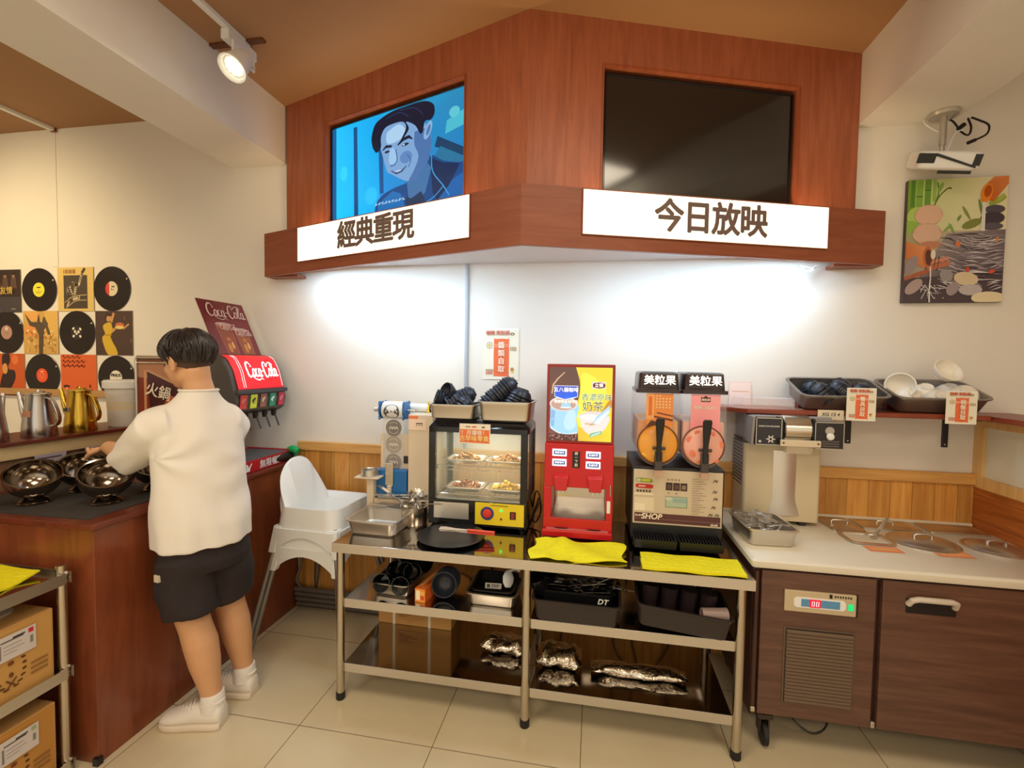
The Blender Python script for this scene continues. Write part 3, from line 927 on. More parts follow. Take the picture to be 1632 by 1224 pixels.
P += [  # stacked dark stones right
    ((84, 78, 90), ell(0.88, 0.74, 0.10, 0.035)), ((66, 58, 70), ell(0.86, 0.67, 0.12, 0.05)), ((90, 84, 96), ell(0.86, 0.605, 0.11, 0.03)),
    ((150, 170, 70), ell(0.90, 0.81, 0.09, 0.025, 14, tilt=0.3)), ((176, 190, 90), ell(0.93, 0.83, 0.05, 0.018, 12, tilt=0.6)),
    ((128, 136, 70), ell(0.66, 0.63, 0.10, 0.035, 14, tilt=0.25)), ((138, 150, 84), ell(0.60, 0.72, 0.07, 0.012, 12, tilt=-0.9)), ((120, 140, 66), ell(0.74, 0.76, 0.07, 0.014, 12, tilt=1.9)),
    ((132, 170, 96), ell(0.42, 0.60, 0.05, 0.012, 10, tilt=0.6)), ((132, 170, 96), ell(0.46, 0.60, 0.05, 0.012, 10, tilt=2.2)), ((110, 150, 80), ell(0.53, 0.68, 0.03, 0.012, 10, tilt=0.9)),
    # spout
    ([(200, 104, 44), (214, 130, 70), (226, 140, 84), (206, 112, 56)], [(0.80, 0.82), (0.86, 0.80), (1.0, 0.94), (1.0, 1.0), (0.86, 1.0), (0.78, 0.94)]), ((236, 138, 40), ell(0.79, 0.87, 0.055, 0.08, 18, tilt=-0.35)), ((180, 82, 20), ell(0.80, 0.885, 0.035, 0.05, 16, tilt=-0.35)),
    ((232, 232, 228), [(0.755, 0.80), (0.785, 0.80), (0.79, 0.57), (0.75, 0.57)]), ((200, 206, 206), [(0.765, 0.80), (0.772, 0.80), (0.772, 0.57), (0.765, 0.57)]),
    # pebbles
    ([(206, 160, 136), (206, 160, 136), (230, 196, 172), (222, 184, 160)] * 5, ell(0.22, 0.71, 0.145, 0.085, 20)), ([(200, 156, 134), (200, 150, 126), (226, 190, 168), (216, 180, 158)] * 5, ell(0.21, 0.56, 0.15, 0.088, 20)), ((190, 130, 104), ell(0.25, 0.47, 0.11, 0.03)),
    # bamboo ladle
    ([(196, 112, 62), (206, 128, 78), (226, 156, 104), (204, 124, 72)], [(0.0, 0.36), (0.20, 0.28), (0.28, 0.44), (0.0, 0.50)]), ((188, 106, 66), ell(0.235, 0.365, 0.055, 0.09, 18, tilt=0.15)), ((92, 52, 40), ell(0.24, 0.365, 0.035, 0.068, 16, tilt=0.15)), ((226, 218, 206), ell(0.285, 0.39, 0.025, 0.04, 12)),
    ((186, 112, 82), [(0.22, 0.25), (0.46, 0.30), (0.46, 0.34), (0.24, 0.30)]), ((206, 136, 104), [(0.26, 0.31), (0.44, 0.345), (0.44, 0.375), (0.28, 0.345)]), ((168, 92, 66), [(0.0, 0.18), (0.25, 0.24), (0.24, 0.275), (0.0, 0.21)]), ('s', (110, 60, 44), 0.004, [(0.33, 0.26), (0.35, 0.37)]), ('s', (110, 60, 44), 0.004, [(0.30, 0.28), (0.31, 0.36)]),
    # stones below
    ((170, 150, 150), ell(0.10, 0.13, 0.10, 0.05, 16, tilt=0.5)), ((150, 136, 140), ell(0.06, 0.31, 0.09, 0.05, 14, tilt=0.8)), ((150, 144, 146), ell(0.43, 0.22, 0.07, 0.05, 14, tilt=-0.2)), ((214, 196, 164), ell(0.63, 0.19, 0.125, 0.055, 18, tilt=-0.12)), ((156, 142, 146), ell(0.50, 0.11, 0.07, 0.05, 14, tilt=0.5)), ((186, 178, 182), ell(0.68, 0.10, 0.12, 0.045, 14)), ((228, 214, 180), ell(0.86, 0.035, 0.17, 0.05, 18)),
    ((206, 70, 40), ell(0.64, 0.265, 0.022, 0.02, 8)), ((214, 84, 60), ell(0.88, 0.245, 0.035, 0.016, 8, tilt=0.2)), ((216, 120, 70), ell(0.53, 0.47, 0.03, 0.022, 8)), ((214, 140, 70), ell(0.92, 0.50, 0.014, 0.024, 8))]
for i in range(26):
    P.append(('s', rnd.choice([(216, 210, 214), (180, 172, 182), (140, 126, 140)]), 0.003, [(0.15 + rnd.random() * 0.28, 0.03 + rnd.random() * 0.12) for _ in range(2)]) if i % 3 == 0 else ((200, 194, 200), ell(0.16 + rnd.random() * 0.26, 0.03 + rnd.random() * 0.13, 0.008, 0.005, 6)))
P.append(('s', (226, 222, 224), 0.006, [(0.262, 0.29), (0.268, 0.20), (0.262, 0.10), (0.268, 0.0)]))
picture('print', W_, H_, P, pt, GLOSSPRINT, (0, -0.0248, 0))

# ------------------------------------------------------------------ notices
ORANGE = (232, 112, 66)


def notice_polys(words=True):
    p = [((236, 232, 214), FULL), ((244, 242, 232), rbox(0.0, 0.0, 1, 0.03)), ((244, 242, 232), rbox(0, 0.965, 1, 1)), ((220, 214, 190), rbox(0.05, 0.82, 0.95, 0.825)),
         (ORANGE, smooth_path([(0.33, 0.06), (0.70, 0.06), (0.73, 0.10), (0.73, 0.74), (0.69, 0.79), (0.36, 0.79), (0.31, 0.74), (0.31, 0.10), (0.33, 0.06)], 2)),
         ('s', (246, 214, 190), 0.002, [(0.27, 0.68), (0.77, 0.68)]), ('s', (246, 214, 190), 0.002, [(0.27, 0.645), (0.77, 0.645)])]
    for k in range(8):
        a = 2 * PI * k / 8
        p.append(((150, 130, 100), ell(0.19 + 0.075 * math.cos(a), 0.665 + 0.06 * math.sin(a), 0.02, 0.013, 6)))
    p += [((212, 196, 120), ell(0.19, 0.665, 0.045, 0.035, 10)), ((120, 112, 96), ell(0.82, 0.885, 0.06, 0.03, 10)), ((222, 204, 150), ell(0.82, 0.88, 0.03, 0.016, 8)),
          ((206, 160, 90), ell(0.82, 0.20, 0.055, 0.04, 10)), ((150, 110, 60), ell(0.82, 0.20, 0.025, 0.018, 8)), ((232, 200, 70), ell(0.82, 0.145, 0.03, 0.018, 8))]
    for k in range(4):
        p.append(((190, 170, 140), rbox(0.76 + 0.045 * k, 0.56, 0.79 + 0.045 * k, 0.64)))
        p.append(((216, 120, 100), rbox(0.10 + 0.05 * k, 0.10, 0.135 + 0.05 * k, 0.16)))
        p.append(((170, 150, 130), rbox(0.09 + 0.055 * k, 0.17, 0.13 + 0.055 * k, 0.20)))
    return p


NRED = plain('notice_red', (214, 96, 70), 0.6)
NCREAM = plain('notice_cream', (250, 236, 214), 0.6)


def notice(label, loc, w, h, rot=(0, 0, 0), vertical='醬類自取', group=None, big=True):
    t = thing('paper_notice', label, 'notice', loc, rot=rot, group=group)
    picture('sheet', w, h, notice_polys(), t, PAPER, (0, 0, 0))
    text('heading', '糖糖 聚點鍋', w * 0.125, NRED, t, (w * 0.42, -0.006, h * 0.905), bold=0.0002)
    for i, ch in enumerate(vertical):
        text('character', ch, w * 0.19, NCREAM, t, (w * 0.52, -0.006, h * (0.66 - 0.155 * i)), bold=0.0006)
    return t


notice('laminated orange and cream notice taped to the wall above the food warmer', (-0.655, -0.004, 1.482), 0.216, 0.299)
# ================================================================== steel work table
tb = thing('work_table', 'long stainless steel work table with two shelves below, against the pine panelled wall', 'table', (0, 0, 0))
TX0, TX1, TY0, TY1, TZ = -1.168, 0.636, -0.758, -0.16, 0.742
m = MB().box(TX0, TX1, TY0, TY1, TZ - 0.003, TZ)
for a in ((TX0, TX1, TY0, TY0 + 0.002), (TX0, TX1, TY1 - 0.002, TY1), (TX0, TX0 + 0.002, TY0, TY1), (TX1 - 0.002, TX1, TY0, TY1)):
    m.box(a[0], a[1], a[2], a[3], TZ - 0.042, TZ)
m.build('tabletop', TABLETOP, tb, 0, 0.0015)
MB().box(TX0 - 0.001, TX1 + 0.001, TY0 - 0.0015, TY0, TZ - 0.042, TZ - 0.001).build('front_lip', STEEL, tb, 0)
for x in (-1.137, -0.268, 0.592):
    for y in (-0.738, -0.185):
        lg = MB().tube([(x, y, 0.03), (x, y, TZ - 0.006)], 0.0185, 16).build('leg', STEELV, tb)
        MB().lathe([(0.0005, 0), (0.019, 0), (0.021, 0.004), (0.021, 0.034), (0.0005, 0.036)], 16, T=Matrix.Translation((x, y, 0))).build('foot', DARKRUB, lg)
for z, dx in ((0.478, 0.0), (0.172, 0.0)):
    for x0, x1 in ((-1.118, -0.288), (-0.248, 0.574)):
        s = MB().box(x0, x1, -0.735, -0.185, z - 0.003, z)
        s.box(x0, x1, -0.737, -0.735, z - 0.040, z)
        s.box(x0, x0 + 0.002, -0.735, -0.185, z - 0.03, z).box(x1 - 0.002, x1, -0.735, -0.185, z - 0.03, z).box(x0, x1, -0.187, -0.185, z - 0.03, z)
        s.build('shelf', TABLETOP if z < .3 else MIRROR, tb, 0, 0.0012)
        MB().box(x0, x1, -0.7385, -0.737, z - 0.040, z - 0.001).build('front_lip', STEEL, tb, 0)


def cutlery_spoon(L=0.17):
    m = MB()
    prof = []
    n = 9
    rings = []
    for i in range(n):
        t = i / (n - 1)
        x = t * L
        if t < 0.68:
            w = 0.0045 + 0.004 * (1 - t / 0.68)
            z = 0.006 * math.sin(t / 0.68 * PI * 0.5)
            d = 0.0
        else:
            q = (t - 0.68) / 0.32
            w = 0.0045 + 0.016 * math.sin(min(q * 1.1, 1) * PI * 0.93) ** 0.8
            z = 0.006 - 0.010 * q
            d = 0.006 * math.sin(q * PI)
        w = max(w, 0.002)
        rings.append([Vector((x, w, z)), Vector((x, w * .5, z - d)), Vector((x, -w * .5, z - d)), Vector((x, -w, z)), Vector((x, -w * .5, z - d + .0018)), Vector((x, w * .5, z - d + .0018))])
    m.loft(rings)
    return m


def cutlery_fork(L=0.18):
    m = MB()
    m.prism([(0, 0.007), (0.02, 0.008), (0.10, 0.004), (L - .06, 0.004), (L - .045, 0.012), (L - .045, -0.012), (L - .06, -0.004), (0.10, -0.004), (0.02, -0.008), (0, -0.007)], 0, 0.0016)
    for y in (-0.0105, -0.0035, 0.0035, 0.0105):
        m.prism([(L - .046, y - .0018), (L - .046, y + .0018), (L, y + .001), (L, y - .001)], 0, 0.0016)
    return m


def ladle_mb(L=0.26, r=0.03):
    m = MB()
    m.lathe([(0.0005, -r * .75), (r * .5, -r * .68), (r * .85, -r * .35), (r, 0), (r * .96, 0), (r * .8, -r * .33), (r * .45, -r * .62), (0.0005, -r * .7)], 16)
    m.tube(smooth_path([(r * .9, 0, 0), (r * 1.6, 0, 0.03), (r * 2.2, 0, L * .6), (r * 2.4, 0, L)]), 0.0035, 6)
    return m


SPOON = cutlery_spoon().mesh('spoon', STEEL)
FORK = cutlery_fork().mesh('fork', STEEL)


def mesh_thing(name, me, label, cat, loc, rot, group=None, scale=1.0):
    o = bpy.data.objects.new(name, me)
    COL.objects.link(o)
    o.location = loc
    o.rotation_euler = rot
    o.scale = (scale,) * 3
    return tag(o, label, cat, group)


def bowl_mesh(name, r, h, mat, foot=0.45, n=28):
    m = MB()
    m.lathe([(0.0005, 0.004), (r * foot * .9, 0.004), (r * foot * .92, 0), (r * foot, 0), (r * foot, 0.006), (r * .72, h * .30), (r * .92, h * .68), (r * .985, h * .90), (r * 1.035, h * .92), (r * 1.05, h * .97), (r * 1.035, h), (r * .955, h), (r * .88, h * .68), (r * .66, h * .30), (r * .35, h * .14), (0.0005, h * .12)], n)
    return m.mesh(name, mat)


BOWLK = bowl_mesh('black_bowl', 0.056, 0.052, MELA)
BOWLW = bowl_mesh('white_bowl', 0.062, 0.055, MELW)
rnd = random.Random(11)


def bowl_row(me, name, label, cat, group, start, opening, n, gap=0.0125, scale=1.0, wobble=0.06):
    """nested bowls: `opening` is the direction the first bowl opens to; later ones sit behind it"""
    ax = Vector(opening).normalized()
    for i in range(n):
        d = (ax + Vector((rnd.uniform(-1, 1), rnd.uniform(-1, 1), rnd.uniform(-1, 1))) * wobble).normalized()
        p = Vector(start) - ax * gap * i
        mesh_thing(name, me, label, cat, p, d.to_track_quat('Z', 'Y').to_euler(), group, scale)


# ------------------------------------------------------------------ steel pan at the table's left end
pn = pan_mb(0.252, 0.212, 0.072, 0.010, 0.010, 0.03).build('steel_pan', STEEL, bevel=0)
pn.location = (-1.035, -0.545, TZ)
pn.rotation_euler = (0, 0, R(-2))
tag(pn, 'empty rectangular stainless steel pan at the left front corner of the work table', 'pan')
# tongs and knives piled on a flat lid behind it
ld = pan_mb(0.26, 0.16, 0.020, 0.012, 0.01, 0.025).build('tray', STEEL)
ld.location = (-1.055, -0.315, TZ)
tag(ld, 'shallow steel tray holding a pile of flat utensils behind the empty pan', 'tray')


def tongs_thing(label, loc, rot, L=0.22, group=None, mat=STEEL, handle=None):
    t = thing('serving_tongs', label, 'tongs', loc, rot=rot, group=group)
    for s in (-1, 1):
        pts = [(0, s * 0.003), (L * .3, s * 0.012), (L * .75, s * 0.020), (L, s * 0.012)]
        a = MB()
        for i in range(3):
            (xa, ya), (xb, yb) = pts[i], pts[i + 1]
            wa, wb = (0.006, 0.007) if i < 2 else (0.007, 0.016)
            a.loft([[Vector((xa, ya, -wa)), Vector((xa, ya + .0015, -wa)), Vector((xa, ya + .0015, wa)), Vector((xa, ya, wa))],
                    [Vector((xb, yb, -wb)), Vector((xb, yb + .0015, -wb)), Vector((xb, yb + .0015, wb)), Vector((xb, yb, wb))]])
        a.build('arm', mat, t, 0)
    MB().tube([(0, -0.006, 0), (-0.006, 0, 0), (0, 0.006, 0)], 0.005, 8).build('hinge', mat, t)
    return t


kn = thing('butter_knife', 'flat steel butter knife in the pile on the shallow tray behind the empty pan', 'knife', (-1.19, -0.33, TZ + 0.03), rot=(0, 0, 0), group='butter knives on the shallow tray')
MB().prism([(0, -0.010), (0.12, -0.012), (0.135, -0.008), (0.135, 0.008), (0.12, 0.012), (0, 0.011), (-0.010, 0.004)], 0, 0.003).build('blade', STEEL, kn, 0)
MB().prism([(0.135, -0.008), (0.24, -0.012), (0.248, 0), (0.24, 0.012), (0.135, 0.008)], -0.001, 0.005).build('handle', STEEL, kn, 0)
kr = random.Random(2)
for i in range(16):
    dup(kn, (-1.185 + kr.uniform(-0.02, 0.05), -0.315 + kr.uniform(-0.055, 0.055), TZ + 0.034 + 0.0048 * i), (R(kr.uniform(-10, 10)), R(kr.uniform(-3, 3)), R(kr.uniform(-14, 14))))
dup(kn, (-1.165, -0.300, TZ + 0.150), (0, R(24), R(-14)), 'pale flat knife leaning up on the knife pile against the blue machine')
# pot with ladles
pot = MB().lathe([(0.0005, 0), (0.062, 0), (0.066, 0.006), (0.066, 0.088), (0.070, 0.092), (0.078, 0.094), (0.078, 0.098), (0.062, 0.098), (0.062, 0.010), (0.0005, 0.008)], 36).build('steel_pot', STEELV)
pot.location = (-0.905, -0.425, TZ)
tag(pot, 'round steel pot crammed with ladles beside the food warmer', 'pot')
LADLE = ladle_mb(0.2, 0.030).mesh('ladle', STEEL)
for i, (dx, dy, dz, rx, ry, rz) in enumerate(((-0.035, -0.03, 0.115, 75, 10, 20), (0.0, -0.035, 0.112, 80, -5, 60), (0.035, -0.015, 0.135, 85, 15, 100), (-0.02, 0.02, 0.118, 70, 20, 150))):
    mesh_thing('ladle', LADLE, 'small steel ladle heaped in the round pot beside the food warmer', 'ladle', (-0.905 + dx, -0.425 + dy, TZ + dz - 0.015), (R(rx), R(ry), R(rz)), 'ladles in the steel pot', 0.85)
for i in range(9):
    a = i * 0.7
    mesh_thing('spoon', SPOON, 'steel spoon among the ladles in the round pot', 'spoon', (-0.905 + 0.04 * math.cos(a), -0.425 + 0.04 * math.sin(a), TZ + 0.088), (0, R(-62 + 6 * (i % 4)), a + 2.6), 'spoons in the steel pot', 0.6)

# ------------------------------------------------------------------ cup sealing machine
CREAM = plain('cream_enamel', (222, 204, 176), 0.4, var=0.02)
BLUE = plain('blue_enamel', (24, 104, 168), 0.35)
FILMW = plain('white_film', (226, 226, 222), 0.3)
sm = thing('cup_sealing_machine', 'cream and blue cup sealing machine holding a roll of printed film', 'machine', (0, 0, 0))
MB().box(-1.012, -0.868, -0.255, -0.06, TZ + 0.012, 1.286).build('tower', CREAM, sm, 0, 0.004)
MB().box(-1.235, -0.868, -0.27, -0.06, TZ, TZ + 0.035).build('base', CREAM, sm, 0, 0.006)
MB().box(-1.192, -1.012, -0.215, -0.190, 0.93, 1.168).build('film_plate', CREAM, sm, 0, 0.002)
bl = MB().box(-1.205, -1.018, -0.262, -0.12, TZ + 0.06, 0.972).build('cutter_box', BLUE, sm, 0, 0.005)
MB().box(-1.138, -1.092, -0.272, -0.262, 0.885, 1.012).build('guide_bar', STEELV, bl, 0, 0.002)
MB().box(-1.130, -1.100, -0.270, -0.262, 0.83, 0.885).build('guide_bar', STEELV, bl, 0, 0.002)
MB().box(-1.192, -1.012, -0.30, -0.262, TZ + 0.035, TZ + 0.075).build('drawer', CREAM, sm, 0, 0.002)
# printed film strip with round badges
fs = MB().box(-1.176, -1.052, -0.2185, -0.2165, 0.96, 1.25).build('film_strip', clear('film', (232, 232, 230), 0.15, 0.35), sm, 0)
GREYB = (150, 144, 138)


def badge(parent, loc, r, col, rot=(0, 0, 0), ink=(232, 230, 224)):
    p = [(col, ell(0.5, 0.5, 0.5, 0.5, 28)), (tuple(min(255, c + 14) for c in col), ell(0.5, 0.5, 0.46, 0.46, 28)), (col, ell(0.5, 0.5, 0.44, 0.44, 28))]
    for k in range(3):
        u = 0.32 + 0.18 * k
        p.append(('s', ink, r * 0.10, [(u - 0.10, 0.42), (u, 0.60), (u + 0.10, 0.42)]))
    p.append(('s', ink, r * 0.06, ell(0.5, 0.5, 0.34, 0.34, 9, PI * 1.2, PI * 1.8)))
    p.append(('s', ink, r * 0.06, ell(0.5, 0.5, 0.34, 0.34, 9, PI * 0.25, PI * 0.75)))
    return picture('printed_badge', 2 * r, 2 * r, p, parent, PAPER, (loc[0] - r, loc[1], loc[2] - r), rot)


for z, c in ((1.202, (128, 122, 118)), (1.108, (168, 156, 142)), (1.008, (150, 140, 128))):
    badge(fs, (-1.113, -0.2195, z), 0.047, c)
# roll and its holders
rl = MB().lathe([(0.0005, -0.062), (0.048, -0.062), (0.050, -0.058), (0.050, 0.058), (0.048, 0.062), (0.0005, 0.062)], 32, T=Matrix.Translation((-1.112, -0.205, 1.302)) @ Matrix.Rotation(PI / 2, 4, 'Y')).build('film_roll', FILMW, sm)
# the badge printed on the roll, bent round it
bp = MB()
_pts = ell(0, 0, 0.047, 0.85, 26)
bp.add([Vector((-1.112 + u, -0.205 - 0.0508 * math.cos(a - 0.1), 1.302 + 0.0508 * math.sin(a - 0.1))) for u, a in [(0, 0)] + _pts], [(0, i + 1, (i + 1) % 26 + 1) for i in range(26)])
bp.build('printed_badge', plain('badge_grey', (86, 82, 80), 0.4), rl)
for k in range(3):
    zz = MB()
    zz.tube([Vector((-1.112 - 0.034 + 0.023 * k + d, -0.205 - 0.0518 * math.cos(a), 1.302 + 0.0518 * math.sin(a))) for d, a in ((0, -0.15), (0.011, 0.2), (0.022, -0.15))], 0.0025, 6)
    zz.build('print_mark', FILMW, rl)
for x, c in ((-1.186, BLUE), (-1.044, BLUE)):
    g = MB()
    T = Matrix.Translation((x, -0.205, 1.302)) @ Matrix.Rotation(PI / 2, 4, 'Y')
    g.lathe([(0.010, -0.004), (0.050, -0.004), (0.050, 0.004), (0.010, 0.004), (0.010, -0.004)], 24, T=T)
    for k in range(4):
        a = PI / 4 + k * PI / 2
        cx_, cz_ = 0.055 * math.cos(a), 0.055 * math.sin(a)
        g.tube([(x, -0.205 + cx_ + 0.011 * math.cos(q * PI / 5), 1.302 + cz_ + 0.011 * math.sin(q * PI / 5)) for q in range(10)], 0.0035, 6, closed=True)
    g.build('roll_holder', c, sm)
MB().tube([(-1.235, -0.205, 1.302), (-0.99, -0.205, 1.302)], 0.007, 10).tube([(-1.235, -0.205, 1.302), (-1.215, -0.205, 1.302)], 0.012, 12).build('spindle', STEEL, sm)
MB().tube([(-1.13, -0.12, 1.31), (-0.93, -0.12, 1.31)], 0.026, 18).build('spare_roll', FILMW, sm)
YEL = plain('yellow_holder', (234, 190, 30), 0.4)
for x in (-1.135, -0.935):
    g = MB().lathe([(0.008, -0.005), (0.032, -0.005), (0.032, 0.005), (0.008, 0.005), (0.008, -0.005)], 18, T=Matrix.Translation((x, -0.12, 1.31)) @ Matrix.Rotation(PI / 2, 4, 'Y'))
    for k in range(4):
        a = k * PI / 2 + .5
        g.ball((x, -0.12 + .036 * math.cos(a), 1.31 + .036 * math.sin(a)), .010, 8, 5)
    g.build('roll_holder', YEL, sm, label='yellow roll holder')
MB().box(-1.05, -1.015, -0.225, -0.19, 1.005, 1.045).build('sensor', BLACKPL, sm, 0)
# cup ring
cr_ = MB().lathe([(0.043, -0.012), (0.050, -0.012), (0.050, 0.020), (0.046, 0.020), (0.043, 0.016), (0.043, -0.012)], 28, T=Matrix.Translation((-1.222, -0.28, 0.955))).build('cup_ring', STEEL, sm)
MB().box(-1.292, -1.152, -0.335, -0.225, 0.932, 0.940).build('ring_plate', CREAM, sm, 0, 0.002)
MB().box(-1.235, -1.195, -0.30, -0.25, TZ + 0.03, 0.932).build('support', CREAM, sm, 0, 0.003)
_st = MB().box(-1.008, -0.906, -0.2575, -0.2555, 1.20, 1.262).build('sticker', plain('sticker', (244, 216, 190), 0.6), sm, 0)
picture('print', 0.10, 0.060, [((244, 216, 190), FULL), ((60, 50, 50), rbox(0.42, 0.56, 0.80, 0.66)), ((90, 76, 72), rbox(0.42, 0.40, 0.50, 0.47)), ((90, 76, 72), rbox(0.57, 0.40, 0.65, 0.47)), ((90, 76, 72), rbox(0.72, 0.40, 0.80, 0.47))], _st, PAPER, (-1.007, -0.258, 1.201))
MB().box(-1.008, -0.955, -0.2575, -0.2555, 1.264, 1.280).build('sticker', plain('sticker_orange', (234, 130, 80), 0.6), sm, 0, label='orange sticker')

# ------------------------------------------------------------------ food warmer
WX0, WX1, WY0, WY1, WZ1 = -0.826, -0.318, -0.435, -0.12, 1.285
fw = thing('food_warmer', 'black glass fronted food warming cabinet with yellow control panel and two wire shelves inside', 'food warmer', (0, 0, 0))
m = MB()
m.box(WX0, WX1, WY0, WY1, TZ + 0.012, 0.88)
m.build('base', BLACKGL, fw, 0, 0.004)
for (x, y) in ((WX0 + .03, WY0 + .03), (WX1 - .03, WY0 + .03), (WX0 + .03, WY1 - .03), (WX1 - .03, WY1 - .03)):
    MB().lathe([(0.0005, 0), (0.012, 0), (0.014, 0.012), (0.0005, 0.012)], 12, T=Matrix.Translation((x, y, TZ))).build('foot', DARKRUB, fw)
for x0 in (WX0, WX1 - 0.034):
    MB().box(x0, x0 + 0.034, WY0, WY0 + 0.03, 0.88, 1.225).build('post', BLACKGL, fw, 0, 0.002)
    MB().box(x0, x0 + 0.034, WY1 - 0.025, WY1, 0.88, 1.225).build('post', BLACKGL, fw, 0, 0.002)
MB().loft([rrect(WX1 - WX0, WY1 - WY0, 0.004, 1.225, 3, (WX0 + WX1) / 2, (WY0 + WY1) / 2), rrect(WX1 - WX0, WY1 - WY0, 0.004, 1.250, 3, (WX0 + WX1) / 2, (WY0 + WY1) / 2),
           rrect(WX1 - WX0 - 0.05, WY1 - WY0 - 0.05, 0.004, WZ1, 3, (WX0 + WX1) / 2, (WY0 + WY1) / 2 + 0.005)]).build('hood', BLACKGL, fw)
GL = clear('glass_pane', (220, 236, 228), 0.02, 0.10, 1.25)
MB().box(WX0 + 0.034, WX1 - 0.034, WY0 + 0.008, WY0 + 0.011, 0.882, 1.224).build('glass_front', GL, fw, 0)
MB().box(WX0 + 0.010, WX0 + 0.013, WY0 + 0.03, WY1 - 0.025, 0.882, 1.224).build('glass_side', GL, fw, 0)
MB().box(WX1 - 0.013, WX1 - 0.010, WY0 + 0.03, WY1 - 0.025, 0.882, 1.224).build('glass_side', GL, fw, 0)
MB().box(WX0 + 0.034, WX1 - 0.034, WY1 - 0.012, WY1 - 0.009, 0.882, 1.224).build('glass_back', GL, fw, 0)
MB().box(WX0 + 0.036, WX1 - 0.036, WY0 + 0.02, WY1 - 0.02, 0.880, 0.884).build('floor_plate', STEEL, fw, 0)


def wire_shelf(z):
    g = MB()
    x0, x1, y0, y1 = WX0 + 0.038, WX1 - 0.038, WY0 + 0.025, WY1 - 0.025
    g.tube([(x0, y0, z), (x1, y0, z), (x1, y1, z), (x0, y1, z)], 0.003, 6, closed=True)
    g.tube([(x0, y0, z - 0.02), (x1, y0, z - 0.02)], 0.0022, 6)
    k = 16
    for i in range(1, k):
        x = x0 + (x1 - x0) * i / k
        g.tube([(x, y0, z), (x, y1, z)], 0.0016, 5)
    for i in range(0, k + 1, 4):
        x = x0 + (x1 - x0) * i / k
        g.tube([(x, y0, z), (x, y0, z - 0.02)], 0.002, 5)
    return g.build('wire_shelf', CHROME, fw)


wire_shelf(1.050)
wire_shelf(0.905)
# plates that close the base
MB().box(WX0 + 0.030, WX0 + 0.215, WY0 - 0.004, WY0, 0.785, 0.868).build('water_drawer', STEEL, fw, 0, 0.006)
cp = MB().box(-0.578, WX1 - 0.012, WY0 - 0.006, WY0, 0.768, 0.878).build('control_panel', plain('panel_yellow', (238, 214, 34), 0.4, var=0.03), fw, 0, 0.001)
T = Matrix.Translation((-0.515, WY0 - 0.006, 0.826)) @ Matrix.Rotation(PI / 2, 4, 'X')
MB().lathe([(0.034, 0), (0.034, 0.0012), (0.0005, 0.0012)], 28, T=T).build('dial', plain('dial_blue', (60, 70, 140), 0.4), cp)
MB().lathe([(0.022, 0), (0.022, 0.006), (0.016, 0.008), (0.015, 0.018), (0.0005, 0.019)], 24, T=T).build('knob', plain('knob_red', (222, 60, 36), 0.35), cp)
MB().ball((-0.444, WY0 - 0.008, 0.845), 0.0065, 10, 6).build('green_light', emit('green_glow', (60, 230, 90), 2.0), cp)
MB().ball((-0.444, WY0 - 0.007, 0.802), 0.006, 10, 6).build('red_light', plain('lamp_red', (120, 40, 30), 0.3), cp)
MB().box(-0.400, -0.370, WY0 - 0.010, WY0 - 0.006, 0.804, 0.842).build('switch', BLACKGL, cp, 0, 0.002)
MB().box(-0.394, -0.376, WY0 - 0.013, WY0 - 0.010, 0.808, 0.838).build('rocker', plain('rocker_red', (150, 50, 40), 0.3), cp, 0, 0.002)
picture('printed_line', 0.09, 0.008, [((238, 214, 34), FULL)] + [((90, 80, 40), rbox(0.02 + 0.1 * k, 0.2, 0.09 + 0.1 * k, 0.8)) for k in range(10)], cp, PAPER, (-0.50, WY0 - 0.0064, 0.864))
# lamp in the hood
MB().box(WX0 + 0.12, WX1 - 0.06, -0.29, -0.25, 1.215, 1.224).build('lamp_strip', emit('warm_lamp', (255, 232, 180), 5.0), fw, 0)
area('warmer_lamp', (-0.56, -0.27, 1.212), 0.34, 1.1, (1.0, 0.86, 0.60), (0, 0, 0), 0.05)
area('warmer_lamp', (-0.56, -0.30, 1.035), 0.34, 0.6, (1.0, 0.86, 0.60), (0, 0, 0), 0.05)

FOODS = {'mushroom': ((206, 160, 104), (150, 104, 60)), 'pale': ((226, 186, 136), (196, 146, 92)), 'brown': ((176, 110, 60), (120, 70, 34)), 'yellow': ((226, 190, 60), (196, 150, 30))}


def food_tray(label, foodlabel, kind, cx_, cy_, z, n):
    p = pan_mb(0.185, 0.135, 0.026, 0.008, 0.012, 0.016, 0.0016).build('food_tray', STEEL)
    p.location = (cx_, cy_, z)
    tag(p, label, 'tray', 'food trays in the warmer')
    # a heap of snack pieces nobody could count
    g = MB()
    rr = random.Random(hash(kind) % 100 if False else len(kind) * 7 + n)
    for i in range(n):
        a, q = rr.uniform(0, 2 * PI), math.sqrt(rr.random())
        x, y = 0.074 * q * math.cos(a), 0.050 * q * math.sin(a)
        h = 0.014 + 0.040 * (1 - q) * rr.random() + 0.006
        Tm = Euler((rr.uniform(-1, 1), rr.uniform(-1, 1), rr.uniform(0, 6))).to_matrix().to_4x4()
        sz = (rr.uniform(0.010, 0.016), rr.uniform(0.006, 0.010), rr.uniform(0.004, 0.008))
        g.ball((x, y, h), sz, 7, 5, rr.randint(0, 1), Tm)
    ca, cb = FOODS[kind]
    o = g.build('snack_pieces', [plain(kind + '_a', ca, 0.5, var=0.25, scale=90), plain(kind + '_b', cb, 0.5, var=0.25, scale=90)])
    o.location = (cx_, cy_, z)
    tag(o, foodlabel, 'food', kind='stuff')


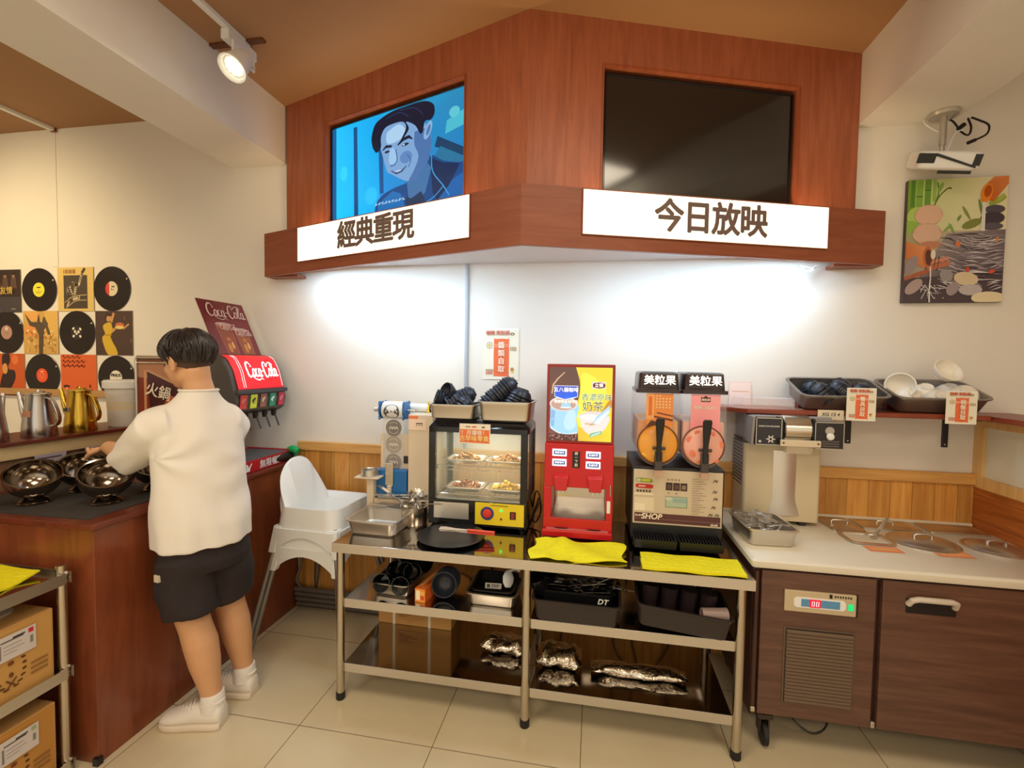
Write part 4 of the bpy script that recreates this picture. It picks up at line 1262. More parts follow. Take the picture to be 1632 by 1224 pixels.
food_tray('steel tray of golden mushroom pieces, upper left inside the food warmer', 'heap of golden brown mushroom pieces on the upper left tray', 'mushroom', -0.652, -0.325, 1.054, 90)
food_tray('steel tray of pale fried pieces, upper right inside the food warmer', 'heap of pale fried pieces on the upper right tray', 'pale', -0.440, -0.325, 1.054, 80)
food_tray('steel tray of brown fried pieces, lower left inside the food warmer', 'heap of brown fried pieces on the lower left tray', 'brown', -0.652, -0.325, 0.909, 90)
food_tray('steel tray of yellow fried pieces, lower right inside the food warmer', 'heap of yellow fried pieces on the lower right tray', 'yellow', -0.440, -0.325, 0.909, 90)
# little orange sign on the warmer
ws = thing('price_sign', 'small orange and cream sign hooked over the front of the food warmer', 'sign', (-0.662, WY0 - 0.018, 1.175), rot=(R(-6), 0, R(1)))
picture('card', 0.158, 0.098, [((238, 228, 208), FULL), ((230, 120, 62), smooth_path([(0.03, 0.06), (0.95, 0.03), (0.97, 0.08), (0.97, 0.66), (0.94, 0.70), (0.05, 0.72), (0.02, 0.66), (0.02, 0.10), (0.03, 0.06)], 2)),
                               ((170, 150, 110), rbox(0.2, 0.80, 0.36, 0.88)), ((220, 120, 90), rbox(0.4, 0.80, 0.55, 0.88)), ((90, 80, 76), rbox(0.72, 0.80, 0.82, 0.87))], ws, PAPER)
text('lettering', '！月爆巷！', 0.027, NCREAM, ws, (0.077, -0.002, 0.052), bold=0.0004)
text('lettering', '古早味零食', 0.030, plain('sign_yellow', (255, 226, 150), 0.6), ws, (0.077, -0.002, 0.024), bold=0.0004)

# pans of black bowls on top of the warmer
pl_ = pan_mb(0.242, 0.20, 0.078, 0.010, 0.008, 0.025).build('steel_pan', STEEL)
pl_.location = (-0.715, -0.315, WZ1)
tag(pl_, 'steel pan of black bowls on the left half of the food warmer', 'pan')
pr_ = pan_mb(0.262, 0.22, 0.100, 0.010, 0.008, 0.025).build('steel_pan', STEEL)
pr_.location = (-0.438, -0.325, WZ1)
tag(pr_, 'taller steel pan heaped with black bowls on the right half of the food warmer', 'pan')
LB1 = 'small black bowl in the pan on the left half of the food warmer'
LB2 = 'small black bowl in the taller pan on the right half of the food warmer'
G1, G2 = 'black bowls in the left pan on the warmer', 'black bowls in the right pan on the warmer'
for st, op, n in (((-0.785, -0.335, WZ1 + 0.092), (-0.80, -0.35, 0.25), 3), ((-0.740, -0.330, WZ1 + 0.128), (-0.55, -0.65, 0.30), 2), ((-0.715, -0.345, WZ1 + 0.088), (-0.75, -0.30, -0.45), 4),
                  ((-0.665, -0.300, WZ1 + 0.118), (-0.70, -0.25, -0.35), 4), ((-0.660, -0.345, WZ1 + 0.085), (-0.50, -0.45, -0.70), 3), ((-0.745, -0.275, WZ1 + 0.075), (0.2, 0.1, -0.9), 3)):
    bowl_row(BOWLK, 'bowl', LB1, 'bowl', G1, st, op, n, gap=0.016, scale=0.84)
for st, op, n in (((-0.520, -0.345, WZ1 + 0.098), (-0.62, -0.28, -0.66), 6), ((-0.462, -0.330, WZ1 + 0.150), (-0.66, -0.22, -0.62), 6),
                  ((-0.395, -0.350, WZ1 + 0.105), (-0.42, -0.28, -0.82), 5), ((-0.510, -0.265, WZ1 + 0.090), (-0.3, 0.1, -0.9), 4), ((-0.40, -0.265, WZ1 + 0.090), (0.1, 0.1, -0.95), 4), ((-0.360, -0.335, WZ1 + 0.128), (-0.25, -0.20, -0.94), 3)):
    bowl_row(BOWLK, 'bowl', LB2, 'bowl', G2, st, op, n, gap=0.016, scale=0.92)
# cable beside the warmer
tag(MB().tube(smooth_path([(-0.318, -0.20, 0.80), (-0.295, -0.24, 0.90), (-0.272, -0.26, 0.86), (-0.30, -0.30, 0.78), (-0.285, -0.33, 0.762), (-0.265, -0.27, 0.80), (-0.280, -0.22, 0.86), (-0.300, -0.24, 0.80), (-0.32, -0.36, 0.750), (-0.335, -0.47, 0.748)]), 0.004, 6).build('power_cord', CABLE),
    'loose loop of black power cord between the food warmer and the red machine', 'cord')
# plate and red handled tongs in front
pc = MB().lathe([(0.0005, 0), (0.11, 0), (0.118, 0.003), (0.158, 0.014), (0.162, 0.018), (0.155, 0.018), (0.115, 0.008), (0.0005, 0.006)], 48).build('plate', plain('matte_black', (30, 31, 34), 0.35))
pc.location = (-0.655, -0.585, TZ)
tag(pc, 'round black plate under the red handled tongs on the work table', 'plate')
tg = thing('serving_tongs', 'steel tongs with red handles lying on the round black plate', 'tongs', (-0.445, -0.585, TZ + 0.030), rot=(0, R(-2), R(180 + 3)))
for dz, s in ((0, -1), (0.012, 1)):
    MB().loft([[Vector((x, y * s + q * w, dz + zz)) for q, zz in ((-1, 0), (1, 0), (1, .003), (-1, .003))] for x, y, w in ((0.125, .002, .006), (0.16, .004, .008), (0.19, 0.008, 0.011))]).build('arm', plain('tong_head', (206, 190, 170), 0.5), tg, 0)
    for k in range(4):
        MB().tube([(0.188, 0.008 * s + (k - 1.5) * 0.0055, dz + .0015), (0.235, 0.008 * s + (k - 1.5) * 0.010, dz + 0.003), (0.262, 0.006 * s + (k - 1.5) * 0.009, dz + 0.001)], 0.003, 6).build('tine', plain('tong_head', (206, 190, 170), 0.5), tg)
    MB().box(0.0, 0.13, s * .001 - .009, s * .001 + .009, dz - .001, dz + .006).build('handle', plain('tong_red', (226, 70, 46), 0.4), tg, 0, 0.003)
# ================================================================== red coffee machine
cf = thing('coffee_machine', 'tall red coffee and milk tea dispenser with a lit picture panel on top', 'drinks machine', (0, 0, 0))
MX0, MX1, MY, MYB = -0.228, 0.094, -0.44, -0.08
MB().box(MX0, MX1, MY, MYB, 1.196, 1.577).build('light_case', plain('case_red', (150, 44, 40), 0.35), cf, 0, 0.004)
rb = MB().box(MX0 - 0.004, MX1 + 0.002, MY - 0.012, MYB, 0.985, 1.196)
rb.box(MX0 - 0.006, MX0 + 0.032, MY - 0.012, MYB, 0.80, 0.985).box(MX1 - 0.030, MX1 + 0.002, MY - 0.012, MYB, 0.80, 0.985).box(MX0, MX1, -0.26, MYB, 0.80, 0.985)
rb.build('body', REDPL, cf, 0, 0.004)
bs_ = MB().box(MX0 - 0.008, MX1 + 0.002, -0.485, MYB, TZ + 0.008, 0.785).build('base', REDPL, cf, 0, 0.006)
MB().prism([(MX0 - .006, 0.785), (MX1, 0.785), (MX1 - 0.002, 0.835), (MX0 - 0.004, 0.835)], 0, 0.012, T=Matrix.Translation((0, MY - 0.006, 0)) @ Matrix.Rotation(PI / 2, 4, 'X')).build('tray_front', REDPL, cf, 0, 0.002)
tp = MB().box(MX0 + 0.012, MX1 - 0.018, -0.478, -0.448, 0.785, 0.789).build('drip_tray', plain('pink_red', (196, 110, 106), 0.4), cf, 0)
for x in (-0.145, 0.010):
    MB().lathe([(0.032, 0.789), (0.032, 0.7905), (0.0005, 0.7905)], 24, T=Matrix.Translation((x, 0, 0)) @ Matrix.Scale(0.35, 4, (0, 1, 0)) @ Matrix.Translation((0, -0.463 / 0.35, 0))).build('drain', BLACKPL, tp)
MB().box(MX0 + 0.034, MX1 - 0.032, -0.264, -0.261, 0.835, 0.985).build('mirror_plate', MIRROR, cf, 0)
tray = MB().box(MX0 + 0.034, MX1 - 0.032, MY - 0.004, -0.264, 0.828, 0.836).build('cup_rest', STEEL, cf, 0)
for cx_ in (-0.150, 0.012):
    T = Matrix.Translation((0, MY - 0.012, 0)) @ Matrix.Rotation(PI / 2, 4, 'X')
    MB().loft([[Vector((cx_ - 0.034, MY - 0.010, 1.055)), Vector((cx_ + 0.034, MY - 0.010, 1.055)), Vector((cx_ + 0.034, MY + 0.03, 1.055)), Vector((cx_ - 0.034, MY + 0.03, 1.055))],
               [Vector((cx_ - 0.036, MY - 0.030, 1.035)), Vector((cx_ + 0.036, MY - 0.030, 1.035)), Vector((cx_ + 0.036, MY + 0.03, 1.035)), Vector((cx_ - 0.036, MY + 0.03, 1.035))],
               [Vector((cx_ - 0.028, MY - 0.034, 0.972)), Vector((cx_ + 0.028, MY - 0.034, 0.972)), Vector((cx_ + 0.028, MY + 0.03, 0.972)), Vector((cx_ - 0.028, MY + 0.03, 0.972))]]).build('spout_hood', REDPL, cf, 30, 0.003)
    for dx in (-0.010, 0.010):
        MB().tube([(cx_ + dx, MY - 0.012, 0.974), (cx_ + dx, MY - 0.012, 0.956)], 0.007, 10).build('nozzle', WHITEPL, cf)
BTN = emit('button_glow', (226, 232, 255), 1.5)
BTNB = plain('button_blue', (34, 60, 130), 0.3)
for x, z in ((-0.160, 1.152), (-0.160, 1.104), (0.000, 1.146), (0.000, 1.098)):
    o = MB().box(x - 0.034, x + 0.034, MY - 0.016, MY - 0.012, z - 0.017, z + 0.017).build('button', BTN, cf, 0, 0.0015)
    MB().box(x - 0.027, x + 0.027, MY - 0.0175, MY - 0.016, z - 0.009, z + 0.009).build('face', BTNB, o, 0)
    text('lettering', '香濃奶茶' if x > -.1 else '醇香咖啡', 0.011, BTN, o, (x, MY - 0.018, z))
ct = MB().box(-0.098, -0.062, MY - 0.0145, MY - 0.012, 1.082, 1.160).build('instruction_strip', BLACKPL, cf, 0)
for i, ch in enumerate('請一下就好'[:4]):
    text('lettering', ch, 0.016, NCREAM, ct, (-0.080, MY - 0.0152, 1.150 - 0.0185 * i), bold=0.0003)
MB().box(MX1 - 0.026, MX1 - 0.010, MY - 0.0145, MY - 0.012, 0.872, 0.93).build('side_sticker', WHITEPL, cf, 0)
tk = MB().tube([(MX1 - 0.010, MY - 0.016, 0.955), (MX1 - 0.010, MY - 0.016, 1.010)], 0.004, 8).build('lock_lever', CHROME, cf)
# lit picture
BR_ = (112, 76, 68)
CP = [([(134, 84, 76), (120, 84, 72), (96, 76, 60), (110, 72, 64)], FULL),
      ([(250, 200, 60), (240, 170, 50), (246, 200, 50), (250, 226, 60)], smooth_path([(0.48, 0.0), (0.47, 0.12), (0.42, 0.30), (0.43, 0.45), (0.48, 0.62), (0.49, 0.78), (0.45, 0.92), (0.42, 1.0)], 3) + [(1, 1), (1, 0)]),
      ((252, 246, 84), smooth_path([(0.47, 0.20), (0.44, 0.36), (0.49, 0.60), (0.50, 0.76), (0.52, 0.92), (0.70, 0.88), (0.90, 0.70), (0.86, 0.55), (0.62, 0.48), (0.56, 0.2), (0.47, 0.20)], 3)),
      ('s', (230, 190, 140), [0.004, 0.006, 0.007, 0.005], smooth_path([(0.24, 0.93), (0.13, 0.84), (0.06, 0.76), (0.04, 0.64)], 1)),
      # coffee cup
      ((176, 226, 250), smooth_path([(0.02, 0.46), (0.02, 0.30), (0.02, 0.17), (0.12, 0.12), (0.25, 0.09), (0.40, 0.10), (0.47, 0.13), (0.44, 0.30), (0.46, 0.50), (0.02, 0.46)], 3)),
      ((206, 240, 255), smooth_path([(0.30, 0.40), (0.42, 0.40), (0.43, 0.20), (0.30, 0.14), (0.24, 0.25), (0.30, 0.40)], 3)), ((150, 190, 230), [(0.03, 0.42), (0.10, 0.40), (0.08, 0.18), (0.03, 0.20)]),
      ((246, 222, 214), ell(0.23, 0.50, 0.225, 0.10, 24)), ((206, 166, 146), ell(0.23, 0.495, 0.20, 0.082, 24)), ((176, 222, 240), ell(0.27, 0.48, 0.08, 0.04, 16)), ((240, 246, 250), ell(0.27, 0.45, 0.10, 0.012, 12)),
      ('s', (180, 220, 240), 0.004, [(0.04, 0.28), (0.10, 0.30), (0.16, 0.25)]), ('s', (244, 250, 255), 0.005, smooth_path([(0.03, 0.17), (0.14, 0.11), (0.28, 0.085), (0.46, 0.11)])),
      # beans
      ((86, 52, 46), rbox(0.0, 0.0, 0.46, 0.085)),
      # blue badge
      ((236, 240, 255), [(0.08, 0.75), (0.46, 0.75), (0.46, 0.60), (0.36, 0.565), (0.25, 0.555), (0.15, 0.57), (0.08, 0.60)]), ([(40, 120, 255), (40, 100, 240), (60, 80, 200), (70, 80, 190)], [(0.25, 0.565), (0.45, 0.605), (0.45, 0.742), (0.09, 0.742)]), ([(50, 110, 250), (50, 110, 250), (70, 80, 190), (70, 80, 190)], [(0.09, 0.605), (0.25, 0.565), (0.26, 0.742), (0.09, 0.742)]),
      # milk tea
      ((250, 236, 226), smooth_path([(0.50, 0.30), (0.53, 0.20), (0.60, 0.12), (0.72, 0.09), (0.86, 0.14), (0.94, 0.24), (0.94, 0.36), (0.50, 0.36), (0.50, 0.30)], 3)), ((240, 226, 214), ell(0.72, 0.355, 0.22, 0.055, 20)), ((255, 250, 244), ell(0.66, 0.33, 0.15, 0.04, 16)), ((226, 176, 130), ell(0.74, 0.25, 0.10, 0.02, 12, tilt=0.3)), ((236, 196, 160), ell(0.62, 0.24, 0.05, 0.014, 10)),
      ((214, 150, 50), [(0.80, 0.36), (0.98, 0.60), (1.0, 0.56), (1.0, 0.48), (0.84, 0.33)]), ((190, 222, 246), [(0.70, 0.24), (0.76, 0.34), (0.97, 0.50), (0.97, 0.40), (0.80, 0.24)]), ((240, 246, 252), [(0.72, 0.24), (0.76, 0.30), (0.95, 0.44), (0.96, 0.40), (0.80, 0.24)]),
      ((120, 190, 150), [(0.66, 0.055), (0.84, 0.105), (0.85, 0.15), (0.67, 0.11)]), ('s', (240, 255, 246), 0.003, [(0.68, 0.07), (0.82, 0.115)]), ('s', (240, 255, 246), 0.003, [(0.69, 0.09), (0.83, 0.133)]),
      # red oval badge
      ((236, 230, 214), rbox(0.68, 0.715, 0.90, 0.81)), ((120, 40, 40), smooth_path([(0.70, 0.735), (0.79, 0.722), (0.88, 0.735), (0.88, 0.785), (0.79, 0.80), (0.70, 0.785), (0.70, 0.735)], 3))]
_r = random.Random(5)
for i in range(46):
    CP.insert(16, (_r.choice([(150, 96, 84), (110, 64, 54), (70, 40, 36), (176, 120, 104)]), ell(_r.random() * 0.44 + 0.01, _r.random() * 0.075 + 0.005, 0.022, 0.012, 7, tilt=_r.random() * 3)))
pp = picture('picture_panel', 0.296, 0.352, CP, cf, LITPRINT, (MX0 + 0.013, MY - 0.0015, 1.210), label='lit picture of a cup of coffee and a glass of milk tea')
WGL = emit('white_print', (250, 250, 255), 0.8)
px0, pz0 = MX0 + 0.013, 1.210
text('lettering', '五八貓咖啡', 0.0235, WGL, pp, (0.27 * .296, -0.006, 0.69 * .352), bold=0.0001)
text('lettering', '現磨醇香咖啡豆', 0.0165, WGL, pp, (0.27 * .296, -0.006, 0.530 * .352))
text('lettering', '立頓', 0.020, WGL, pp, (0.79 * .296, -0.006, 0.76 * .352), bold=0.0002)
TEAL = plain('print_teal', (60, 130, 150), 0.5)
text('lettering', '香濃原味', 0.036, WGL, pp, (0.76 * .296, -0.0058, 0.595 * .352), bold=0.0005)
text('lettering', '香濃原味', 0.036, TEAL, pp, (0.76 * .296, -0.0066, 0.595 * .352))
text('lettering', '奶茶', 0.050, WGL, pp, (0.70 * .296, -0.0058, 0.468 * .352), bold=0.0006)
text('lettering', '奶茶', 0.050, plain('print_grey', (70, 80, 96), 0.5), pp, (0.70 * .296, -0.0066, 0.468 * .352))

# ------------------------------------------------------------------ twin slush machine
sl = thing('slush_machine', 'black twin tank slush machine with orange and pink drinks, right of the red machine', 'slush machine', (0, 0, 0))
SX0, SX1, SY, SYB = 0.178, 0.582, -0.475, -0.09
MB().box(SX0, SX1, SY, SYB, 0.775, 1.112).build('body', BLACKPL, sl, 0, 0.005)
MB().box(SX0 + 0.015, SX1 - 0.015, SY + 0.05, SYB, TZ + 0.004, 0.775).build('plinth', BLACKPL, sl, 0, 0.004)
pnl = MB().box(SX0 + 0.008, SX1 - 0.006, SY - 0.006, SY, 0.846, 1.098).build('front_panel', plain('panel_cream', (206, 190, 166), 0.45, var=0.02), sl, 0, 0.002)
GP = []
GP.append(((92, 52, 52), rbox(0.012, 0.02, 0.985, 0.195))); GP.append(((170, 140, 130), rbox(0.012, 0.085, 0.985, 0.09)))
GP.append(((122, 140, 60), smooth_path([(0.03, 0.775), (0.19, 0.765), (0.21, 0.80), (0.19, 0.84), (0.04, 0.85), (0.015, 0.81), (0.03, 0.775)], 3))); GP.append(((190, 190, 50), rbox(0.09, 0.785, 0.185, 0.835))); GP.append(((190, 196, 170), ell(0.05, 0.81, 0.03, 0.03, 12)))
GP.append(((186, 42, 34), smooth_path([(0.03, 0.665), (0.19, 0.655), (0.22, 0.69), (0.20, 0.735), (0.04, 0.74), (0.015, 0.70), (0.03, 0.665)], 3))); GP.append(((240, 200, 190), rbox(0.05, 0.69, 0.13, 0.71)))
for k in range(5):
    GP.append(((90, 76, 66), rbox(0.03 + 0.035 * k, 0.585, 0.055 + 0.035 * k, 0.63)))
GP.append(((232, 220, 198), rbox(0.005, 0.53, 0.225, 0.575))); GP.append(((226, 212, 186), rbox(0.01, 0.235, 0.235, 0.49))); GP.append(((240, 226, 204), rbox(0.01, 0.235, 0.13, 0.37)))
for k in range(3):
    GP.append(((60, 40, 38), rbox(0.365 + 0.083 * k, 0.645, 0.44 + 0.083 * k, 0.79)))
    GP.append(((96, 72, 62) if k < 2 else (140, 120, 96), rbox(0.38 + 0.083 * k, 0.67, 0.425 + 0.083 * k, 0.75)))
for k in range(4):
    GP.append(((130, 110, 90), rbox(0.385 + 0.04 * k, 0.83, 0.40 + 0.04 * k, 0.86)))
GP.append(((80, 60, 56), ell(0.40, 0.595, 0.008, 0.012, 8))); GP.append(((80, 60, 56), ell(0.485, 0.59, 0.008, 0.012, 8)))
GP.append(((120, 150, 140), rbox(0.365, 0.33, 0.61, 0.53))); GP.append(((176, 192, 172), rbox(0.372, 0.34, 0.603, 0.52))); GP.append(((150, 176, 170), rbox(0.45, 0.42, 0.60, 0.50))); GP.append(((200, 206, 180), ell(0.40, 0.49, 0.04, 0.035, 12)))
for k in range(16):
    GP.append(((156, 136, 116), rbox(0.66, 0.875 - 0.043 * k, 0.74 + 0.08 * ((k * 7) % 5) / 4, 0.883 - 0.043 * k)))
for (u, v, a) in ((0.915, 0.86, 0), (0.91, 0.66, 1), (0.92, 0.53, 2), (0.90, 0.37, 3), (0.87, 0.23, 4), (0.94, 0.23, 5)):
    GP.append(('s', (80, 64, 58), 0.003, [(u - 0.02, v - 0.02), (u, v + 0.025), (u + 0.015, v - 0.015), (u + 0.025, v + 0.02)]))
sp_ = picture('front_print', 0.386, 0.246, GP, pnl, PAPER, (SX0 + 0.011, SY - 0.0065, 0.849))
text('lettering', 'SHOP', 0.036, NCREAM, sp_, (0.205 * .386, -0.006, 0.135 * .246), bold=0.001, shear=0.2)
text('lettering', 'SLUSH', 0.011, NCREAM, sp_, (0.06 * .386, -0.006, 0.15 * .246), bold=0.0004)
text('lettering', 'slush', 0.016, NCREAM, sp_, (0.915 * .386, -0.006, 0.055 * .246), bold=0.0004)
# drip trays
for x0 in (SX0 + 0.012, SX0 + 0.208):
    t = MB().loft([rrect(0.182, 0.10, 0.006, TZ + 0.020, 3, x0 + 0.091, SY - 0.036), rrect(0.190, 0.108, 0.006, 0.800, 3, x0 + 0.091, SY - 0.036), rrect(0.176, 0.094, 0.006, 0.800, 3, x0 + 0.091, SY - 0.036), rrect(0.172, 0.09, 0.006, 0.790, 3, x0 + 0.091, SY - 0.036)]).build('drip_tray', BLACKPL, sl)
    g = MB()
    for i in range(14):
        x = x0 + 0.010 + i * 0.0125
        g.box(x, x + 0.005, SY - 0.080, SY - 0.004, 0.795, 0.806)
    g.build('grate', BLACKPL, t, 0)
PLA = clear('clear_tank', (232, 226, 232), 0.04, 0.16, 1.2)
for cx_, drink, pap, nm in ((0.2875, (238, 166, 66), 0, 'orange'), (0.4845, (240, 176, 160), 1, 'pink')):
    hw = 0.0955
    # tank shell: round below, square above, leaning to the front
    def ring(s, y, top):
        pts = []
        for i in range(13):
            a = PI + PI * i / 12
            pts.append(Vector((cx_ + s * hw * math.cos(a), y, 1.215 + s * 0.098 * math.sin(a))))
        pts.append(Vector((cx_ + s * hw * 0.98, y, top))); pts.append(Vector((cx_ - s * hw * 0.98, y, top)))
        return pts
    MB().loft([ring(1, -0.485, 1.452), ring(1, -0.13, 1.452)]).build('tank', PLA, sl)
    dm, nt, b = new_mat('drink_' + nm)
    b.inputs['Base Color'].default_value = (*lin(drink), 1)
    b.inputs['Roughness'].default_value = 0.25
    tc = nt.nodes.new('ShaderNodeTexCoord'); vz = nt.nodes.new('ShaderNodeTexNoise'); vz.inputs['Scale'].default_value = 9; vz.inputs['Detail'].default_value = 1
    rp = nt.nodes.new('ShaderNodeValToRGB'); rp.color_ramp.elements[0].position = 0.45; rp.color_ramp.elements[1].position = 0.6
    rp.color_ramp.elements[0].color = (*lin(drink), 1)
    rp.color_ramp.elements[1].color = (*lin((222, 140, 40) if not pap else (246, 206, 186)), 1)
    nt.links.new(tc.outputs['Object'], vz.inputs['Vector']); nt.links.new(vz.outputs['Fac'], rp.inputs[0]); nt.links.new(rp.outputs[0], b.inputs['Base Color'])
    b.inputs['Subsurface Weight'].default_value = 0.0

    def dring(s, y, top):
        pts = []
        for i in range(17):
            a = PI + 0.15 + (PI - 0.3) * i / 16 if top is None else PI + PI * i / 16
            pts.append(Vector((cx_ + s * hw * .93 * math.cos(a), y, 1.215 + s * 0.092 * math.sin(a))))
        pts.append(Vector((cx_ + s * hw * .9, y, top))); pts.append(Vector((cx_ - s * hw * .9, y, top)))
        return pts
    MB().loft([dring(1, -0.475, 1.325), dring(1, -0.15, 1.325)]).build('drink', dm, sl)
    # round front boss
    T = Matrix.Translation((cx_, -0.486, 1.218)) @ Matrix.Rotation(PI / 2, 4, 'X')
    boss = MB().lathe([(0.0005, 0.026), (0.060, 0.022), (0.082, 0.012), (0.088, 0.0), (0.0005, -0.001)], 32, T=T).build('front_window', dm, sl)
    MB().tube([T @ Vector((0.090 * math.cos(q * PI / 18), 0.090 * math.sin(q * PI / 18), 0.002)) for q in range(36)], 0.0028, 6, closed=True).build('window_ring', plain('brown_ring', (110, 66, 40), 0.3), boss)
    if pap:
        for (u, v) in ((-0.06, 0.03), (0.055, -0.06), (0.03, 0.055), (-0.045, -0.03), (0.068, 0.012), (-0.02, -0.065), (-0.03, 0.06)):
            c = MB(); r0 = 0.014 + 0.004 * math.sin(u * 99)
            q = math.hypot(u, v); hz = 0.0272 - 0.004 * min(q, .06) / .06 - 0.010 * max(0, q - .06) / .022; c.lathe([(0.0005, hz), (r0, hz - 0.0012)], 10, T=T @ Matrix.Translation((u, v, 0)))
            c.build('fruit_print', plain('peach_print', (232, 130, 96), 0.4), boss)
    else:
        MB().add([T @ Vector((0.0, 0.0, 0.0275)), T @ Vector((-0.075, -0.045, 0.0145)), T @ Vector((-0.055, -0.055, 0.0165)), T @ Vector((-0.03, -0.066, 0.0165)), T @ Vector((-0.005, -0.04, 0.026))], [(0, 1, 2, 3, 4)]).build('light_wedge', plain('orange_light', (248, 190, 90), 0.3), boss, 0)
    # tap
    tapm = MB()
    tapm.loft([[Vector((cx_ + sx * w, y + sy * d, z)) for sx, sy in ((-1, -1), (1, -1), (1, 1), (-1, 1))] for z, w, d, y in ((1.345, 0.014, 0.007, -0.560), (1.335, 0.019, 0.008, -0.557), (1.30, 0.017, 0.008, -0.549), (1.22, 0.010, 0.008, -0.535), (1.15, 0.011, 0.009, -0.532))])
    tapm.build('tap_handle', BLACKPL, sl, 40, 0.003)
    MB().box(cx_ - 0.016, cx_ + 0.016, -0.535, -0.505, 1.105, 1.190).tube([(cx_ - 0.026, -0.52, 1.205), (cx_ + 0.030, -0.52, 1.205)], 0.007, 10).build('tap_body', plain('tap_grey', (66, 60, 58), 0.35), sl, 40, 0.002)
    MB().box(cx_ - 0.016, cx_ + 0.018, -0.538, -0.500, 1.078, 1.108).build('spout', clear('clear_spout', (220, 180, 160), 0.1, 0.5), sl, 0, 0.002)
    # paper card behind the window
    if pap:
        cps = [([(246, 150, 160), (248, 160, 168), (250, 176, 184), (250, 170, 180)], FULL), ((70, 30, 34), [(0.34, 0.80), (0.66, 0.80), (0.66, 0.93), (0.58, 0.92), (0.5, 0.97), (0.42, 0.92), (0.34, 0.93)])]
        pc_ = picture('flavour_card', 0.125, 0.165, cps, sl, PAPER, (cx_ - 0.058, -0.4875, 1.285))
        text('lettering', '美粒果', 0.012, NCREAM, pc_, (0.0625, -0.001, 0.141), bold=0.0003)
        text('lettering', '蜜桃口味冰沙', 0.017, NCREAM, pc_, (0.0625, -0.001, 0.105), bold=0.0002)
    else:
        cps = [((236, 150, 80), FULL), ((246, 176, 110), rbox(0.0, 0.32, 0.3, 1)), ((226, 120, 50), rbox(0.09, 0.42, 0.22, 0.92)), ((200, 196, 180), rbox(0.0, 0.0, 1.0, 0.10)), ((120, 60, 40), [(0.3, 0.42), (1, 0.34), (1, 0.28), (0.3, 0.38)]), ((140, 76, 46), [(0.4, 0.52), (1, 0.44), (1, 0.40), (0.4, 0.48)]), ((90, 60, 50), [(0.0, 0.12), (0.2, 0.30), (0.5, 0.24), (0.3, 0.1)])]
        for k in range(22):
            cps.append(((250, 214, 160), rbox(0.36 + 0.12 * (k % 5), 0.62 + 0.075 * (k // 5), 0.42 + 0.12 * (k % 5), 0.66 + 0.075 * (k // 5))))
        picture('flavour_card', 0.118, 0.175, cps, sl, PAPER, (cx_ - 0.055, -0.4875, 1.275))
    # lid with lit name
    ld_ = MB().loft([rrect(0.196, 0.30, 0.01, 1.452, 4, cx_, -0.345), rrect(0.196, 0.30, 0.01, 1.468, 4, cx_, -0.345), rrect(0.176, 0.275, 0.012, 1.470, 4, cx_, -0.345), rrect(0.168, 0.262, 0.014, 1.542, 4, cx_, -0.340), rrect(0.150, 0.24, 0.014, 1.548, 4, cx_, -0.340)]).build('lid', plain('lid_brown', (52, 36, 36), 0.22), sl)
    MB().box(cx_ - 0.076, cx_ + 0.078, -0.4855, -0.480, 1.475, 1.540).build('name_plate', plain('lid_brown', (52, 36, 36), 0.22), ld_, 0, 0.002)
    text('lettering', '美粒果', 0.047, emit('name_glow', (255, 250, 244), 1.1), ld_, (cx_ + 0.002, -0.4865, 1.508), bold=0.0007)

# ------------------------------------------------------------------ yellow cloths


def cloth(name, label, cat, fn, nu, nv, mat, th=0.004):
    top = [[Vector(fn(i / nu, j / nv)) for i in range(nu + 1)] for j in range(nv + 1)]
    m = MB()
    vs_ = [p for r in top for p in r] + [p - Vector((0, 0, th)) for r in top for p in r]
    W1 = nu + 1; N = W1 * (nv + 1)
    fs = []
    for j in range(nv):
        for i in range(nu):
            a = j * W1 + i
            fs.append((a, a + 1, a + W1 + 1, a + W1)); fs.append((N + a, N + a + W1, N + a + W1 + 1, N + a + 1))
    per = [i for i in range(nu)] + [nu + j * W1 for j in range(nv)] + [N - 1 - i for i in range(nu)] + [(nv - j) * W1 for j in range(nv)]
    for k in range(len(per)):
        a, b = per[k], per[(k + 1) % len(per)]
        fs.append((a, N + a, N + b, b))
    m.add(vs_, fs)
    return tag(m.build(name, mat, smooth=60), label, cat)


def f1(u, v):
    x = -0.262 + 0.405 * u + 0.012 * math.sin(7 * v)
    y = -0.520 - 0.232 * v * (0.82 + 0.18 * math.cos(2 * u)) - 0.012 * u
    bunch = math.exp(-((u - 0.28) / 0.16) ** 2)
    z = TZ + 0.004 + 0.018 * bunch * (0.6 + 0.4 * math.sin(22 * u + 5 * v)) * (1 - 0.3 * v) + 0.006 * math.sin(9 * u - 6 * v) + 0.010 * (1 - v) * u
    return (x, y, z + 0.004)


cloth('cleaning_cloth', 'crumpled yellow cloth in front of the red coffee machine', 'cloth', f1, 44, 22, YELCLOTH)


def f2(u, v):
    x = 0.208 + 0.40 * u + (0.004 if v < .5 else 0)
    y = -0.595 - 0.155 * v
    return (x, y, TZ + 0.014 + 0.002 * math.sin(13 * u + 3 * v) + 0.001 * math.sin(31 * v))


cloth('cleaning_cloth', 'flat folded yellow cloth in front of the slush machine', 'cloth', f2, 30, 14, YELCLOTH, 0.010)

